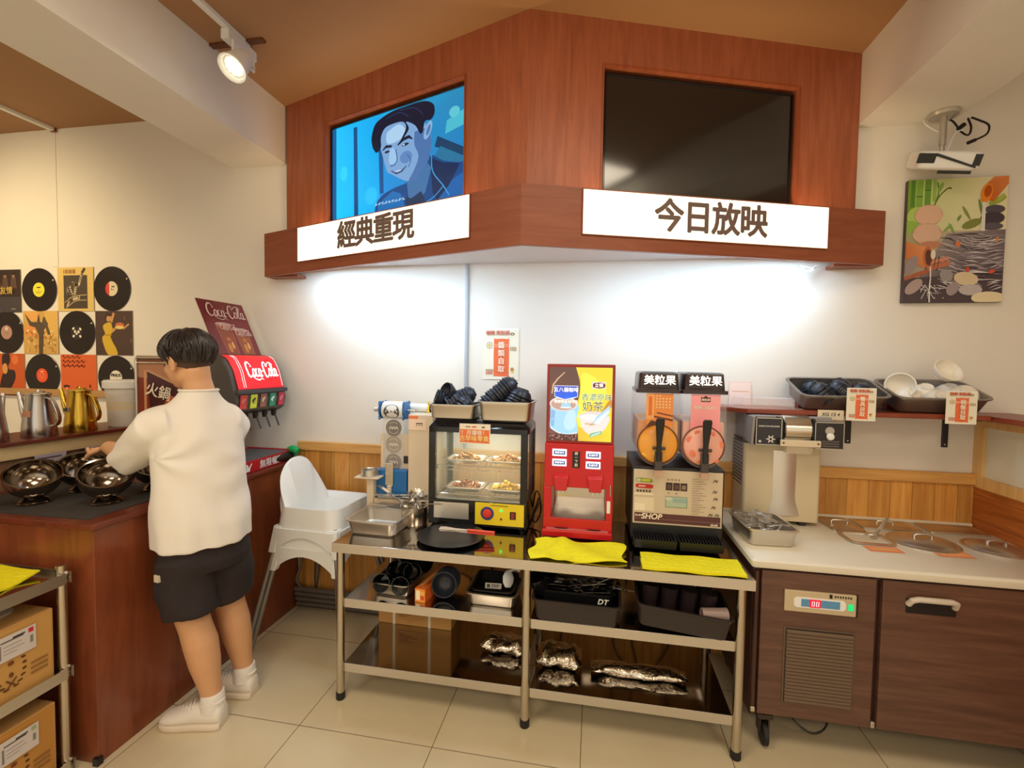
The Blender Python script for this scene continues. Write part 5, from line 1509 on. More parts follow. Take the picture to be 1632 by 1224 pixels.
# ================================================================== things on the middle shelf
S1 = 0.478
pn = pan_mb(0.195, 0.235, 0.062, 0.009, 0.008, 0.028).build('steel_pan', STEEL)
pn.location = (-0.915, -0.565, S1); pn.rotation_euler = (0, 0, R(-4))
tag(pn, 'steel pan of black cups at the left end of the middle shelf', 'pan')
CUP = MB().lathe([(0.0005, 0.004), (0.028, 0.004), (0.030, 0), (0.034, 0.004), (0.041, 0.05), (0.046, 0.085), (0.043, 0.085), (0.038, 0.05), (0.030, 0.01), (0.0005, 0.008)], 20).mesh('black_cup', BLACKGL)
for i, (dx, dy, dz, rx, ry) in enumerate(((-0.045, -0.07, 0.075, 70, 10), (0.045, -0.065, 0.075, 75, -15), (-0.05, 0.02, 0.085, 60, 20), (0.04, 0.03, 0.085, 65, -10), (0.0, -0.02, 0.125, 80, 5), (0.0, 0.08, 0.11, 60, 0), (-0.045, 0.07, 0.15, 100, 30), (0.05, 0.06, 0.14, 100, -20))):
    mesh_thing('cup', CUP, 'glossy black cup heaped in the steel pan at the left end of the middle shelf', 'cup', (-0.915 + dx, -0.56 + dy, S1 + dz - 0.03), (R(rx), R(ry), R(10 * i)), 'black cups in the left shelf pan', 0.92)
ob = thing('foil_box', 'long orange carton lying on the middle shelf beside the pan of black cups', 'carton', (-0.765, -0.70, S1), rot=(0, 0, R(-9)))
MB().box(-0.026, 0.026, 0, 0.30, 0, 0.062).build('carton', plain('carton_orange', (224, 106, 40), 0.45, var=0.15, scale=16), ob, 0, 0.001)
picture('end_print', 0.052, 0.062, [((238, 150, 60), FULL), ((248, 236, 206), rbox(0.1, 0.15, 0.5, 0.85)), ((214, 80, 40), rbox(0.55, 0.2, 0.9, 0.5)), ((236, 190, 90), rbox(0.55, 0.55, 0.9, 0.8))], ob, PAPER, (-0.026, -0.0008, 0))
picture('top_print', 0.052, 0.30, [((230, 120, 50), FULL), ((250, 200, 120), rbox(0.2, 0.1, 0.4, 0.9)), ((200, 70, 30), rbox(0.6, 0.15, 0.8, 0.6))], ob, PAPER, (-0.026, 0.0, 0.0628), (-PI / 2, 0, 0))
for i in range(6):
    b = mesh_thing('bowl', BOWLK, 'black bowl nested upright on its side beside the orange carton', 'bowl', (-0.675, -0.60 + 0.013 * i, S1 + 0.060), Euler((R(82), 0, R(8))), 'black bowls beside the orange carton', 1.02)
pn = pan_mb(0.225, 0.20, 0.062, 0.010, 0.008, 0.025).build('steel_pan', STEEL)
pn.location = (-0.437, -0.585, S1); pn.rotation_euler = (0, 0, R(-1))
tag(pn, 'steel pan holding a black tray and a white ladle, beside the middle leg', 'pan')
bt = pan_mb(0.19, 0.165, 0.055, 0.006, 0.006, 0.02).build('tray', BLACKPL)
bt.location = (-0.437, -0.582, S1 + 0.026); bt.rotation_euler = (R(6), 0, 0)
tag(bt, 'small black plastic tray sitting in the steel pan beside the middle leg', 'tray')
cd = thing('card_label', 'small white printed card in the black tray beside the middle leg', 'card', (-0.475, -0.640, S1 + 0.066), rot=(R(-20), 0, R(4)))
picture('card', 0.075, 0.024, [((200, 196, 188), FULL), ((60, 56, 54), rbox(0.1, 0.2, 0.3, 0.8)), ((80, 76, 72), rbox(0.38, 0.55, 0.9, 0.75)), ((110, 104, 98), rbox(0.38, 0.25, 0.8, 0.42))], cd, PAPER)
lp = thing('rice_paddle', 'white plastic slotted spoon lying in the black tray beside the middle leg', 'spoon', (-0.372, -0.625, S1 + 0.072), rot=(R(-35), R(10), R(20)))
MB().loft([[Vector((w * c, d * s, z)) for c, s in ((1, 0), (.7, .7), (0, 1), (-.7, .7), (-1, 0), (-.7, -.7), (0, -1), (.7, -.7))] for z, w, d in ((0.0, 0.012, 0.003), (0.02, 0.024, 0.006), (0.045, 0.026, 0.008), (0.065, 0.018, 0.006), (0.075, 0.008, 0.004))]).build('head', WHITEPL, lp)
MB().tube([(0, 0, 0.07), (0.03, 0.0, 0.085), (0.055, 0.0, 0.080)], [0.006, 0.007, 0.008], 8).build('handle', WHITEPL, lp)
BINM = plain('bin_black', (46, 38, 38), 0.4)


def bin_thing(label, loc, lx, ly, h, rz, tilt=0.0):
    o = pan_mb(lx, ly, h, 0.008, 0.012, 0.022, 0.003).build('plastic_bin', BINM)
    o.location = loc; o.rotation_euler = (0, tilt, rz)
    return tag(o, label, 'bin')


bin_thing('black plastic bin of forks on the middle shelf, right of the middle table leg', (-0.056, -0.635, S1 + 0.002), 0.362, 0.25, 0.098, R(-1))
fkr = random.Random(21)
for i in range(46):
    x = -0.02 + fkr.uniform(-0.115, 0.14); y = -0.585 + fkr.uniform(-0.045, 0.05)
    mesh_thing('fork', FORK, 'steel fork heaped at the back of the black bin right of the middle leg', 'fork', (x, y, S1 + 0.085 + fkr.uniform(0, 0.045)), (R(fkr.uniform(-30, 30)), R(fkr.uniform(-35, 20)), fkr.uniform(0, 2 * PI)), 'forks in the left black bin', 0.62)
ub = thing('utensil_holder', 'glossy black inner holder with a white lettered end inside the fork bin', 'holder', (-0.055, -0.650, S1 + 0.012), rot=(0, 0, R(-1)))
MB().loft([rrect(0.28, 0.14, 0.02, 0.0), rrect(0.30, 0.15, 0.02, 0.115), rrect(0.286, 0.136, 0.018, 0.115), rrect(0.27, 0.13, 0.018, 0.03)]).build('box', BLACKGL, ub)
text('lettering', 'DT', 0.032, WHITEPL, ub, (0.108, -0.0765, 0.088), bold=0.0008, shear=0.25)
for i, (x, y) in enumerate(((-0.205, -0.68), (-0.19, -0.60))):
    mesh_thing('cup', CUP, 'glossy black cup standing at the left side of the fork bin', 'cup', (x, y, S1 + 0.10), (R(15), R(-20), i), 'black cups in the fork bin', 0.95)
bin_thing('tilted black plastic bin of dark glasses, at the right end of the middle shelf', (0.372, -0.645, S1 + 0.018), 0.362, 0.25, 0.098, R(-2), R(4.5))
GLS = MB().lathe([(0.0005, 0.004), (0.026, 0.004), (0.030, 0), (0.034, 0.10), (0.036, 0.125), (0.033, 0.125), (0.029, 0.012), (0.0005, 0.012)], 20).mesh('dark_glass', clear('smoked_glass', (52, 42, 44), 0.05, 0.75))
for i in range(8):
    mesh_thing('drinking_glass', GLS, 'tall smoked glass standing in the tilted bin at the right end of the middle shelf', 'glass', (0.245 + 0.078 * (i % 4), -0.60 - 0.085 * (i // 4) + 0.02, S1 + 0.050 - 0.006 * (i % 4)), (0, R(4.5), 0), 'smoked glasses in the tilted bin')
gl2 = mesh_thing('drinking_glass', GLS, 'pale glass lying on its side at the right end of the tilted bin', 'glass', (0.445, -0.735, S1 + 0.098), (0, R(90), R(6)), None, 0.8)
gl2.data = GLS.copy(); gl2.data.materials.clear(); gl2.data.materials.append(plain('pale_cup', (150, 130, 124), 0.3))

# ================================================================== low shelf
S2 = 0.172
bx = thing('cardboard_box', 'brown cardboard carton with two white straps on the low shelf of the work table', 'carton', (-0.915, -0.30, S2), rot=(0, 0, R(-1)))
MB().box(-0.205, 0.205, -0.085, 0.09, 0, 0.255).build('carton', CARD, bx, 0, 0.003)
for x in (-0.115, 0.085):
    MB().box(x - 0.007, x + 0.007, -0.0865, -0.085, 0, 0.256).box(x - 0.007, x + 0.007, -0.0865, 0.0915, 0.255, 0.2565).build('strap', plain('strap_white', (232, 224, 206), 0.4), bx, 0)
pz = [((190, 140, 78), FULL)]
for k in range(6):
    pz.append(((150, 98, 50), rbox(0.08, 0.80 - 0.12 * k, 0.30 + 0.11 * ((k * 3) % 5), 0.86 - 0.12 * k)))
picture('box_print', 0.16, 0.08, pz, bx, PAPER, (-0.10, -0.0868, 0.03))
FOIL = brushed('crinkled_foil', (214, 206, 190), 0.16, (1, 1, 1))
_nt = FOIL.node_tree
_n = _nt.nodes.new('ShaderNodeTexNoise'); _n.inputs['Scale'].default_value = 14; _n.inputs['Detail'].default_value = 2; _n.inputs['Distortion'].default_value = 1.5
_b = _nt.nodes.new('ShaderNodeBump'); _b.inputs['Strength'].default_value = 0.5; _b.inputs['Distance'].default_value = 0.02
_tc = _nt.nodes.new('ShaderNodeTexCoord'); _nt.links.new(_tc.outputs['Object'], _n.inputs['Vector'])
_nt.links.new(_n.outputs['Fac'], _b.inputs['Height']); _nt.links.new(_b.outputs['Normal'], _nt.nodes['Principled BSDF'].inputs['Normal'])


def foil_pack(label, x0, x1, y, h, d, rz, seed):
    rr = random.Random(seed)
    g = MB(); rings = []
    L = x1 - x0
    for i in range(25):
        t = i / 24
        e = min(1, 5 * min(t + .03, 1.03 - t))
        ring = []
        for k in range(16):
            a = 2 * PI * k / 16
            w = 1 + 0.10 * math.sin(3 * a + 9 * t + seed) + 0.06 * math.sin(7 * t * PI + 2 * a) + rr.uniform(-.03, .03)
            ring.append(Vector((x0 + L * t, d * math.cos(a) * w * (0.85 + .15 * e), max(0.002, h / 2 + h / 2 * math.sin(a) * w * e))))
        rings.append(ring)
    g.loft(rings)
    o = g.build('foil_roll', FOIL, smooth=60)
    o.location = (0, y, S2); o.rotation_euler = (0, 0, rz)
    return tag(o, label, 'foil')


foil_pack('crinkled silver foil pack lying on the low shelf left of the middle leg', -0.520, -0.292, -0.52, 0.070, 0.065, R(-4), 1)
foil_pack('crinkled silver foil pack lying on the low shelf right of the middle leg', -0.238, -0.030, -0.540, 0.085, 0.075, 0, 2)
foil_pack('long thin silver foil roll on the low shelf near the right end', 0.012, 0.430, -0.565, 0.050, 0.042, 0, 5)
for (pts, lab) in ((((-0.165, -0.03, 0.60), (-0.165, -0.04, 0.42), (-0.150, -0.05, 0.22), (-0.14, -0.06, 0.02)), 'black cable hanging straight down behind the shelves near the middle leg'),
                   (((0.20, -0.03, 0.62), (0.19, -0.04, 0.46), (0.135, -0.05, 0.34), (0.12, -0.06, 0.02)), 'black cable curving to the left behind the low shelf, middle of three'),
                   (((0.27, -0.03, 0.62), (0.265, -0.04, 0.45), (0.235, -0.05, 0.30), (0.24, -0.06, 0.02)), 'black cable hanging behind the low shelf, second from the right end'),
                   (((0.36, -0.03, 0.62), (0.37, -0.04, 0.45), (0.43, -0.05, 0.32), (0.47, -0.06, 0.02)), 'black cable curving to the right behind the low shelf, nearest the fridge')):
    tag(MB().tube(smooth_path(pts), 0.0045, 6).build('cable', CABLE), lab, 'cable')
tag(MB().tube(smooth_path([(-0.70, -0.06, 0.66), (-0.66, -0.10, 0.69), (-0.60, -0.12, 0.67), (-0.55, -0.13, 0.60), (-0.56, -0.14, 0.50)]), 0.006, 6).tube(smooth_path([(-0.78, -0.06, 0.64), (-0.74, -0.08, 0.62), (-0.66, -0.08, 0.66)]), 0.006, 6).build('cable', CABLE), 'black cable arching over behind the orange carton on the middle shelf', 'cable')
# ================================================================== refrigerated counter on the right
FZ = 0.80
fr = thing('fridge_counter', 'brown laminate refrigerated counter with white top, vent grille and lit temperature display', 'fridge', (0, 0, 0))
FX0, FX1, FY = 0.662, 1.866, -0.655
SIDE = wood('fridge_side', (58, 34, 28), (78, 48, 38), 0.4, (8, 8, 1))
MB().box(FX0, FX1, FY + 0.012, -0.035, 0.135, FZ - 0.032).build('carcass', SIDE, fr, 0, 0.003)
MB().box(FX0 - 0.004, FX1, FY + 0.002, FY + 0.016, FZ - 0.060, FZ - 0.030).build('top_edging', SIDE, fr, 0, 0.003)
lp_ = MB().box(0.688, 1.106, FY - 0.016, FY + 0.012, 0.150, 0.752).build('machine_panel', FRIDGEWOOD, fr, 0, 0.003)
dr_ = MB().box(1.128, FX1 - 0.004, FY - 0.016, FY + 0.012, 0.150, 0.752).build('door', FRIDGEWOOD, fr, 0, 0.004)
MB().tube([(FX0 + 0.012, FY + 0.002, 0.138), (FX0 + 0.012, FY + 0.002, 0.745)], 0.012, 12).build('corner_post', SIDE, fr)
MB().box(FX0 + 0.002, FX0 + 0.020, FY - 0.012, FY + 0.008, 0.150, 0.172).build('hinge', STEEL, fr, 0, 0.003)
MB().box(1.108, 1.124, FY - 0.014, FY + 0.004, 0.150, 0.176).build('hinge', STEEL, fr, 0, 0.003)
# white worktop with wells
tp = MB()
tp.loft([rrect(1.222, 0.675, 0.012, FZ - 0.034, 4, 1.258, -0.347), rrect(1.228, 0.682, 0.014, FZ - 0.026, 4, 1.258, -0.347), rrect(1.228, 0.682, 0.014, FZ - 0.008, 4, 1.258, -0.347), rrect(1.212, 0.666, 0.014, FZ, 4, 1.258, -0.347)])
tp.build('worktop', plain('white_worktop', (226, 220, 202), 0.28, var=0.02), fr, 40)
MB().box(0.66, 1.866, -0.03, -0.004, FZ, FZ + 0.014).build('backsplash', plain('white_worktop', (226, 220, 202), 0.28, var=0.02), fr, 0, 0.003)
# vent
vt = MB().box(0.776, 1.036, FY - 0.019, FY - 0.016, 0.212, 0.530).build('vent_frame', plain('vent_grey', (96, 78, 62), 0.5), lp_, 0, 0.001)
g = MB()
for i in range(21):
    z = 0.226 + i * 0.0142
    g.prism([(0, z), (-0.007, z - 0.004), (-0.009, z + 0.002), (0, z + 0.0085)], 0.786, 1.028, T=Matrix(((0, 0, 1, 0), (1, 0, 0, FY - 0.019), (0, 1, 0, 0), (0, 0, 0, 1))))
g.build('louvres', plain('vent_slat', (112, 92, 74), 0.5), vt, 0)
MB().box(0.784, 1.030, FY - 0.0195, FY - 0.019, 0.218, 0.524).build('vent_dark', plain('vent_shadow', (34, 26, 22), 0.7), vt, 0)
# display
dp = MB().box(0.772, 1.032, FY - 0.026, FY - 0.016, 0.598, 0.684).build('display_plate', plain('silver_plate', (206, 190, 158), 0.35, 0.3), lp_, 0, 0.002)
MB().box(1.032, 1.040, FY - 0.022, FY - 0.016, 0.594, 0.684).build('plate_edge', BLACKPL, dp, 0)
MB().prism([(0.815, 0.618), (0.985, 0.618), (0.994, 0.628), (0.994, 0.650), (0.985, 0.660), (0.815, 0.660), (0.806, 0.652), (0.806, 0.626)], 0, 0.003, T=Matrix.Translation((0, FY - 0.026, 0)) @ Matrix.Rotation(PI / 2, 4, 'X')).build('display_surround', WHITEPL, dp, 0)
MB().box(0.832, 0.972, FY - 0.0305, FY - 0.029, 0.624, 0.654).build('display_blue', plain('display_blue', (90, 150, 196), 0.3), dp, 0)
dd = MB().box(0.862, 0.902, FY - 0.032, FY - 0.0305, 0.623, 0.655).build('digits_window', emit('display_red', (190, 10, 40), 0.9), dp, 0)
DG = emit('digit_glow', (255, 150, 150), 3.0)
for x in (0.874, 0.890):
    MB().tube([(x + a, FY - 0.0335, 0.639 + b) for a, b in ((-0.004, -0.009), (0.004, -0.009), (0.005, 0.009), (-0.003, 0.009))], 0.0012, 5, closed=True).build('digit', DG, dd, label='glowing red zero')
MB().box(1.002, 1.022, FY - 0.030, FY - 0.026, 0.622, 0.648).build('power_switch', emit('switch_green', (20, 190, 110), 0.9), dp, 0, 0.002)
picture('brand_print', 0.066, 0.012, [((206, 190, 158), FULL)] + [((50, 46, 44), rbox(0.02 + 0.14 * k, 0.1 + 0.1 * (k % 2), 0.11 + 0.14 * k, 0.9)) for k in range(7)], dp, PAPER, (0.952, FY - 0.0264, 0.666))
MB().box(0.935, 0.945, FY - 0.0275, FY - 0.026, 0.664, 0.680).build('brand_mark', BLACKPL, dp, 0)
# recessed handle
hd = MB().box(1.208, 1.378, FY - 0.019, FY - 0.015, 0.632, 0.690).build('handle_recess', BLACKPL, dr_, 0, 0.004)
MB().tube([(1.214, FY - 0.020, 0.668), (1.220, FY - 0.034, 0.690), (1.238, FY - 0.040, 0.698), (1.350, FY - 0.040, 0.698), (1.368, FY - 0.034, 0.690), (1.372, FY - 0.020, 0.668)], 0.011, 12).build('handle', plain('handle_grey', (206, 196, 182), 0.35), dr_)
for x, y in ((0.728, -0.625), (0.728, -0.10), (1.80, -0.625), (1.80, -0.10)):
    c = MB().box(x - 0.030, x + 0.030, y - 0.030, y + 0.030, 0.118, 0.136).box(x - 0.020, x - 0.014, y - 0.022, y + 0.022, 0.05, 0.118).box(x + 0.014, x + 0.020, y - 0.022, y + 0.022, 0.05, 0.118).build('caster', plain('caster_grey', (70, 60, 52), 0.4, 0.5), fr, 0)
    MB().lathe([(0.0005, -0.012), (0.036, -0.012), (0.046, -0.008), (0.046, 0.008), (0.036, 0.012), (0.0005, 0.012)], 24, T=Matrix.Translation((x, y - 0.012, 0.047)) @ Matrix.Rotation(PI / 2, 4, 'Y')).build('wheel', DARKRUB, c)
tag(MB().tube(smooth_path([(0.82, -0.55, 0.135), (0.86, -0.60, 0.09), (0.92, -0.62, 0.06), (0.98, -0.60, 0.08), (1.01, -0.55, 0.135)]), 0.004, 6).build('cable', CABLE), 'dark cable sagging under the left end of the brown fridge counter', 'cable')

# lids and pans set in the top


def gn_lid(name, label, x0, x1, y0, y1, rz=0.0, handle=True):
    t = thing(name, label, 'lid', ((x0 + x1) / 2, (y0 + y1) / 2, FZ), rotz=rz)
    lx, ly = x1 - x0, y1 - y0
    MB().loft([rrect(lx, ly, 0.015, 0.0005), rrect(lx, ly, 0.015, 0.008), rrect(lx - 0.02, ly - 0.02, 0.012, 0.010), rrect(lx - 0.035, ly - 0.035, 0.012, 0.005), rrect(lx - 0.06, ly - 0.06, 0.012, 0.005), rrect(lx - 0.075, ly - 0.07, 0.012, 0.009)]).build('lid_plate', STEEL, t)
    if handle:
        MB().tube(smooth_path([(-0.035, 0, 0.009), (-0.03, 0, 0.024), (0.03, 0, 0.024), (0.035, 0, 0.009)], 3), 0.005, 8).build('handle', STEEL, t)
    return t


gn_lid('pan_lid', 'narrow steel pan lid at the back left of the fridge counter, beside the ice machine', 1.135, 1.285, -0.250, -0.045)
gn_lid('pan_lid', 'middle steel pan lid along the pine wall on the fridge counter', 1.298, 1.560, -0.185, -0.045)
gn_lid('pan_lid', 'steel pan lid at the back right corner of the fridge counter', 1.590, 1.845, -0.180, -0.045, 0.0, False)
op = pan_mb(0.165, 0.135, 0.030, 0.012, 0.008, 0.018).build('steel_pan', STEEL)
op.location = (1.232, -0.338, FZ - 0.022)
tag(op, 'small open steel pan sunk in the white worktop in front of the lids', 'pan')
hl = thing('serving_spoon', 'flat steel handle standing up from the small open pan on the worktop', 'spoon', (1.27, -0.325, FZ + 0.006), rot=(R(14), R(22), R(20)))
MB().box(-0.009, 0.009, -0.002, 0.002, 0.0, 0.11).build('handle', STEEL, hl, 0, 0.0015)
MB().ball((0, 0, 0), (0.016, 0.012, 0.006), 12, 6).build('scoop', STEEL, hl)


def round_lid(label, x, y, r):
    t = thing('round_lid', label, 'lid', (x, y, FZ))
    MB().lathe([(r, 0.0), (r, 0.004), (r * 0.96, 0.007), (r * 0.86, 0.006), (r * 0.80, 0.012), (r * 0.4, 0.020), (0.0005, 0.022)], 48, cap0=True).build('lid_plate', STEEL, t)
    MB().tube(smooth_path([(-0.035, 0, 0.020), (-0.028, 0, 0.036), (0.028, 0, 0.036), (0.035, 0, 0.020)], 3), 0.006, 8).build('handle', STEEL, t)
    return t


round_lid('round steel lid in the middle of the white worktop, behind the orange labels', 1.468, -0.325, 0.132)
round_lid('round steel lid at the right end of the white worktop', 1.738, -0.345, 0.118)
for x, lab in ((1.240, 'orange paper label on the worktop in front of the small open pan'), (1.500, 'orange paper label on the worktop in front of the middle round lid')):
    t = thing('paper_label', lab, 'label', (x - 0.066, -0.492, FZ + 0.0008), rot=(-PI / 2, 0, R(2)))
    picture('sheet', 0.135, 0.066, [((232, 120, 66), FULL), ((240, 150, 96), rbox(0.03, 0.06, 0.97, 0.94)), ((236, 170, 110), rbox(0.1, 0.3, 0.9, 0.7))], t, PAPER, (0, 0, 0), (0, 0, 0))

# pan of spoons
spn = pan_mb(0.205, 0.25, 0.078, 0.008, 0.010, 0.028).build('steel_pan', STEEL)
spn.location = (0.765, -0.42, FZ); spn.rotation_euler = (0, 0, R(4))
tag(spn, 'steel pan full of teaspoons on the worktop in front of the ice machine', 'pan')
sr = random.Random(33)
for i in range(44):
    x, y = 0.765 + sr.uniform(-0.065, 0.065), -0.42 + sr.uniform(-0.085, 0.09)
    a = sr.uniform(0, 2 * PI)
    x -= 0.045 * math.cos(a); y -= 0.045 * math.sin(a)
    x = min(max(x, 0.690), 0.845); y = min(max(y, -0.52), -0.32)
    mesh_thing('spoon', SPOON, 'small steel spoon heaped in the pan in front of the ice machine', 'spoon', (x, y, FZ + 0.052 + sr.uniform(0, 0.034)), (R(sr.uniform(-40, 40)), R(sr.uniform(-16, 16)), a), 'spoons in the pan by the ice machine', 0.52)

# ------------------------------------------------------------------ ice machine
ic = thing('ice_machine', 'cream shaved ice machine with black control panels and steel drum under the shelf', 'ice machine', (0, 0, 0))
ICREAM = plain('machine_cream', (214, 200, 168), 0.32, var=0.02)
GREYC = plain('machine_grey', (150, 146, 146), 0.38, var=0.03)
IX0, IX1 = 0.738, 1.090
MB().loft([rrect(IX1 - IX0, 0.195, 0.018, FZ + 0.022, 5, (IX0 + IX1) / 2, -0.118), rrect(IX1 - IX0, 0.195, 0.018, 1.20, 5, (IX0 + IX1) / 2, -0.118)]).build('body', ICREAM, ic, 40)
bm_ = MB()
for k in range(13):
    t = k / 12
    pass
# steel sheet added to darken the front, imitating a reflection in its dished channel
ch = MB()
rows = []
for k in range(17):
    z = FZ + 0.05 + (1.17 - FZ - 0.05) * k / 16
    half = 0.052 + 0.045 * max(0, (0.25 - k / 16)) * 2
    rows.append([Vector((0.925 + half * (q / 8 - 1), -0.2162 - 0.006 * math.cos((q / 8 - 1) * PI / 2) , z)) for q in range(17)])
ch.loft(rows, closed=False, cap0=False, cap1=False)
ch.build('reflection_panel', STEEL, ic, 60)
hd_ = MB().box(IX0 + 0.01, IX1 - 0.002, -0.30, -0.02, 1.205, 1.348).build('head', GREYC, ic, 0, 0.004)
MB().prism([(-0.216, 1.225), (-0.315, 1.205), (-0.335, 1.345), (-0.216, 1.345)], IX0 - 0.002, IX0 + 0.010, T=Matrix(((0, 0, 1, 0), (1, 0, 0, 0), (0, 1, 0, 0), (0, 0, 0, 1)))).build('head_cheek', GREYC, hd_, 0, 0.002)
ICEBLK = plain('panel_black', (38, 34, 38), 0.25)
p1_ = MB().box(0.752, 0.865, -0.328, -0.30, 1.212, 1.340).build('control_panel', ICEBLK, hd_, 0, 0.002)
p2_ = MB().box(1.006, 1.128, -0.328, -0.30, 1.204, 1.328).build('control_panel', ICEBLK, hd_, 0, 0.002)
for (x0, x1, z0, z1, pp_) in ((0.752, 0.865, 1.212, 1.340, p1_), (1.006, 1.128, 1.204, 1.328, p2_)):
    e = MB()
    for a in ((x0, x0 + 0.003, z0, z1), (x1 - 0.003, x1, z0, z1), (x0, x1, z0, z0 + 0.003), (x0, x1, z1 - 0.003, z1)):
        e.box(a[0], a[1], -0.331, -0.328, a[2], a[3])
    e.build('steel_trim', STEEL, pp_, 0)
PRW = plain('print_white', (222, 220, 216), 0.5)
text('lettering', 'SNOW ICE MACHINE', 0.0095, PRW, p1_, (0.809, -0.3288, 1.300), bold=0.0003)
for k in range(6):
    a = k * PI / 3
    cx_, cz_ = 0.818, 1.240
    MB().prism([(cx_ + 0.004 * math.cos(a + 1.57), cz_ + 0.004 * math.sin(a + 1.57)), (cx_ + 0.012 * math.cos(a + .3), cz_ + .012 * math.sin(a + .3)), (cx_ + 0.022 * math.cos(a), cz_ + 0.022 * math.sin(a)), (cx_ + 0.012 * math.cos(a - .3), cz_ + .012 * math.sin(a - .3)), (cx_ + 0.004 * math.cos(a - 1.57), cz_ + 0.004 * math.sin(a - 1.57))], 0, 0.0012, T=Matrix.Translation((0, -0.328, 0)) @ Matrix.Rotation(PI / 2, 4, 'X')).build('snowflake_ray', PRW, p1_, 0)
MB().ball((0.772, -0.328, 1.228), (0.006, 0.001, 0.006), 10, 6).build('small_flake', PRW, p1_)
T = Matrix.Translation((1.068, -0.328, 1.288)) @ Matrix.Rotation(PI / 2, 4, 'X')
MB().lathe([(0.019, 0), (0.019, 0.002), (0.0005, 0.002)], 24, T=T).build('knob', plain('knob_silver', (190, 186, 180), 0.3, 0.7), p2_)
MB().lathe([(0.015, 0.0), (0.017, 0.006), (0.013, 0.012), (0.0005, 0.013)], 24, T=Matrix.Translation((1.070, -0.328, 1.262)) @ Matrix.Rotation(PI / 2, 4, 'X')).build('knob', WHITEPL, p2_)
for k in range(3):
    MB().box(1.036, 1.110, -0.3288, -0.328, 1.214 + 0.011 * k, 1.220 + 0.011 * k).build('printed_line', plain('print_dim', (96, 90, 88), 0.5), p2_, 0)
# steel drum and clear chute
MB().lathe([(0.0005, -0.058), (0.062, -0.058), (0.066, -0.054), (0.066, 0.054), (0.062, 0.058), (0.0005, 0.058)], 40, T=Matrix.Translation((0.931, -0.285, 1.288)) @ Matrix.Rotation(PI / 2, 4, 'Y')).build('drum', brushed('drum_steel', (214, 206, 190), 0.2, (60, 1, 1)), ic)
MB().box(0.848, 0.858, -0.325, -0.300, 1.215, 1.345).box(1.000, 1.008, -0.325, -0.300, 1.205, 1.340).build('drum_cheek', BLACKPL, ic, 0)
cb_ = MB().box(0.850, 1.020, -0.362, -0.352, 1.214, 1.244).build('chute_bracket', plain('bracket_cream', (216, 202, 176), 0.35), ic, 0, 0.002)
for x in (0.862, 1.008):
    MB().lathe([(0.004, 0), (0.004, 0.002), (0.0005, 0.002)], 10, T=Matrix.Translation((x, -0.362, 1.230)) @ Matrix.Rotation(PI / 2, 4, 'X')).build('screw', BLACKPL, cb_)
MB().loft([[Vector((0.876, -0.360, 1.225)), Vector((0.994, -0.360, 1.225)), Vector((0.994, -0.300, 1.225)), Vector((0.876, -0.300, 1.225))], [Vector((0.884, -0.345, 1.178)), Vector((0.986, -0.345, 1.178)), Vector((0.986, -0.300, 1.178)), Vector((0.884, -0.300, 1.178))]], cap0=False, cap1=False).build('chute', clear('clear_chute', (220, 208, 184), 0.08, 0.45), ic, 0)
g = MB()
for r_ in range(14):
    for c_ in range(7):
        y = -0.055 - c_ * 0.021 + (0.0105 if r_ % 2 else 0); z = 0.985 + r_ * 0.0175
        g.box(IX0 - 0.0012, IX0 + 0.001, y - 0.008, y + 0.008, z, z + 0.006)
g.build('side_vents', plain('vent_hole', (30, 26, 28), 0.6), ic, 0)
MB().box(IX0 - 0.001, IX0 + 0.002, -0.205, -0.03, 1.0, 1.20).build('side_panel', GREYC, ic, 0)
MB().box(1.005, 1.035, -0.205, -0.175, FZ, FZ + 0.024).box(0.765, 0.795, -0.205, -0.175, FZ, FZ + 0.024).box(1.005, 1.035, -0.06, -0.03, FZ, FZ + 0.024).box(0.765, 0.795, -0.06, -0.03, FZ, FZ + 0.024).build('feet', BLACKPL, ic, 0)

# ------------------------------------------------------------------ wall shelf
SHZ = 1.374
sh = thing('wall_shelf', 'reddish wooden wall shelf on two black brackets above the fridge counter', 'shelf', (0, 0, 0))
MB().prism([(0.60, 0.0), (0.60, -0.13), (0.735, -0.262), (1.752, -0.262), (1.752, 0.0)], SHZ - 0.022, SHZ).build('board', SHELFWOOD, sh, 0, 0.003)
for x in (1.300, 1.800 - 0.06):
    b = MB().box(x - 0.014, x + 0.014, -0.006, 0, 1.188, SHZ - 0.022).box(x - 0.014, x + 0.014, -0.21, 0, SHZ - 0.030, SHZ - 0.022).build('bracket', BLACKPL, sh, 0, 0.002)
    MB().ball((x, -0.006, 1.202), (0.004, 0.002, 0.004), 8, 5).build('screw', STEEL, b)


GREYST = plain('grey_steel', (150, 144, 138), 0.38, 0.85, var=0.03)


def big_pan(label, x, y, lx, ly, h, tilt):
    """pan tipped towards the room; returns its transform"""
    o = pan_mb(lx, ly, h, 0.012, 0.014, 0.035, 0.003).build('steel_pan', GREYST)
    T = Matrix.Translation((x, y, SHZ)) @ Matrix.Rotation(tilt, 4, 'X') @ Matrix.Translation((0, ly / 2 - 0.02, 0.001))
    o.location = T.to_translation(); o.rotation_euler = T.to_euler()
    tag(o, label, 'pan')
    return T


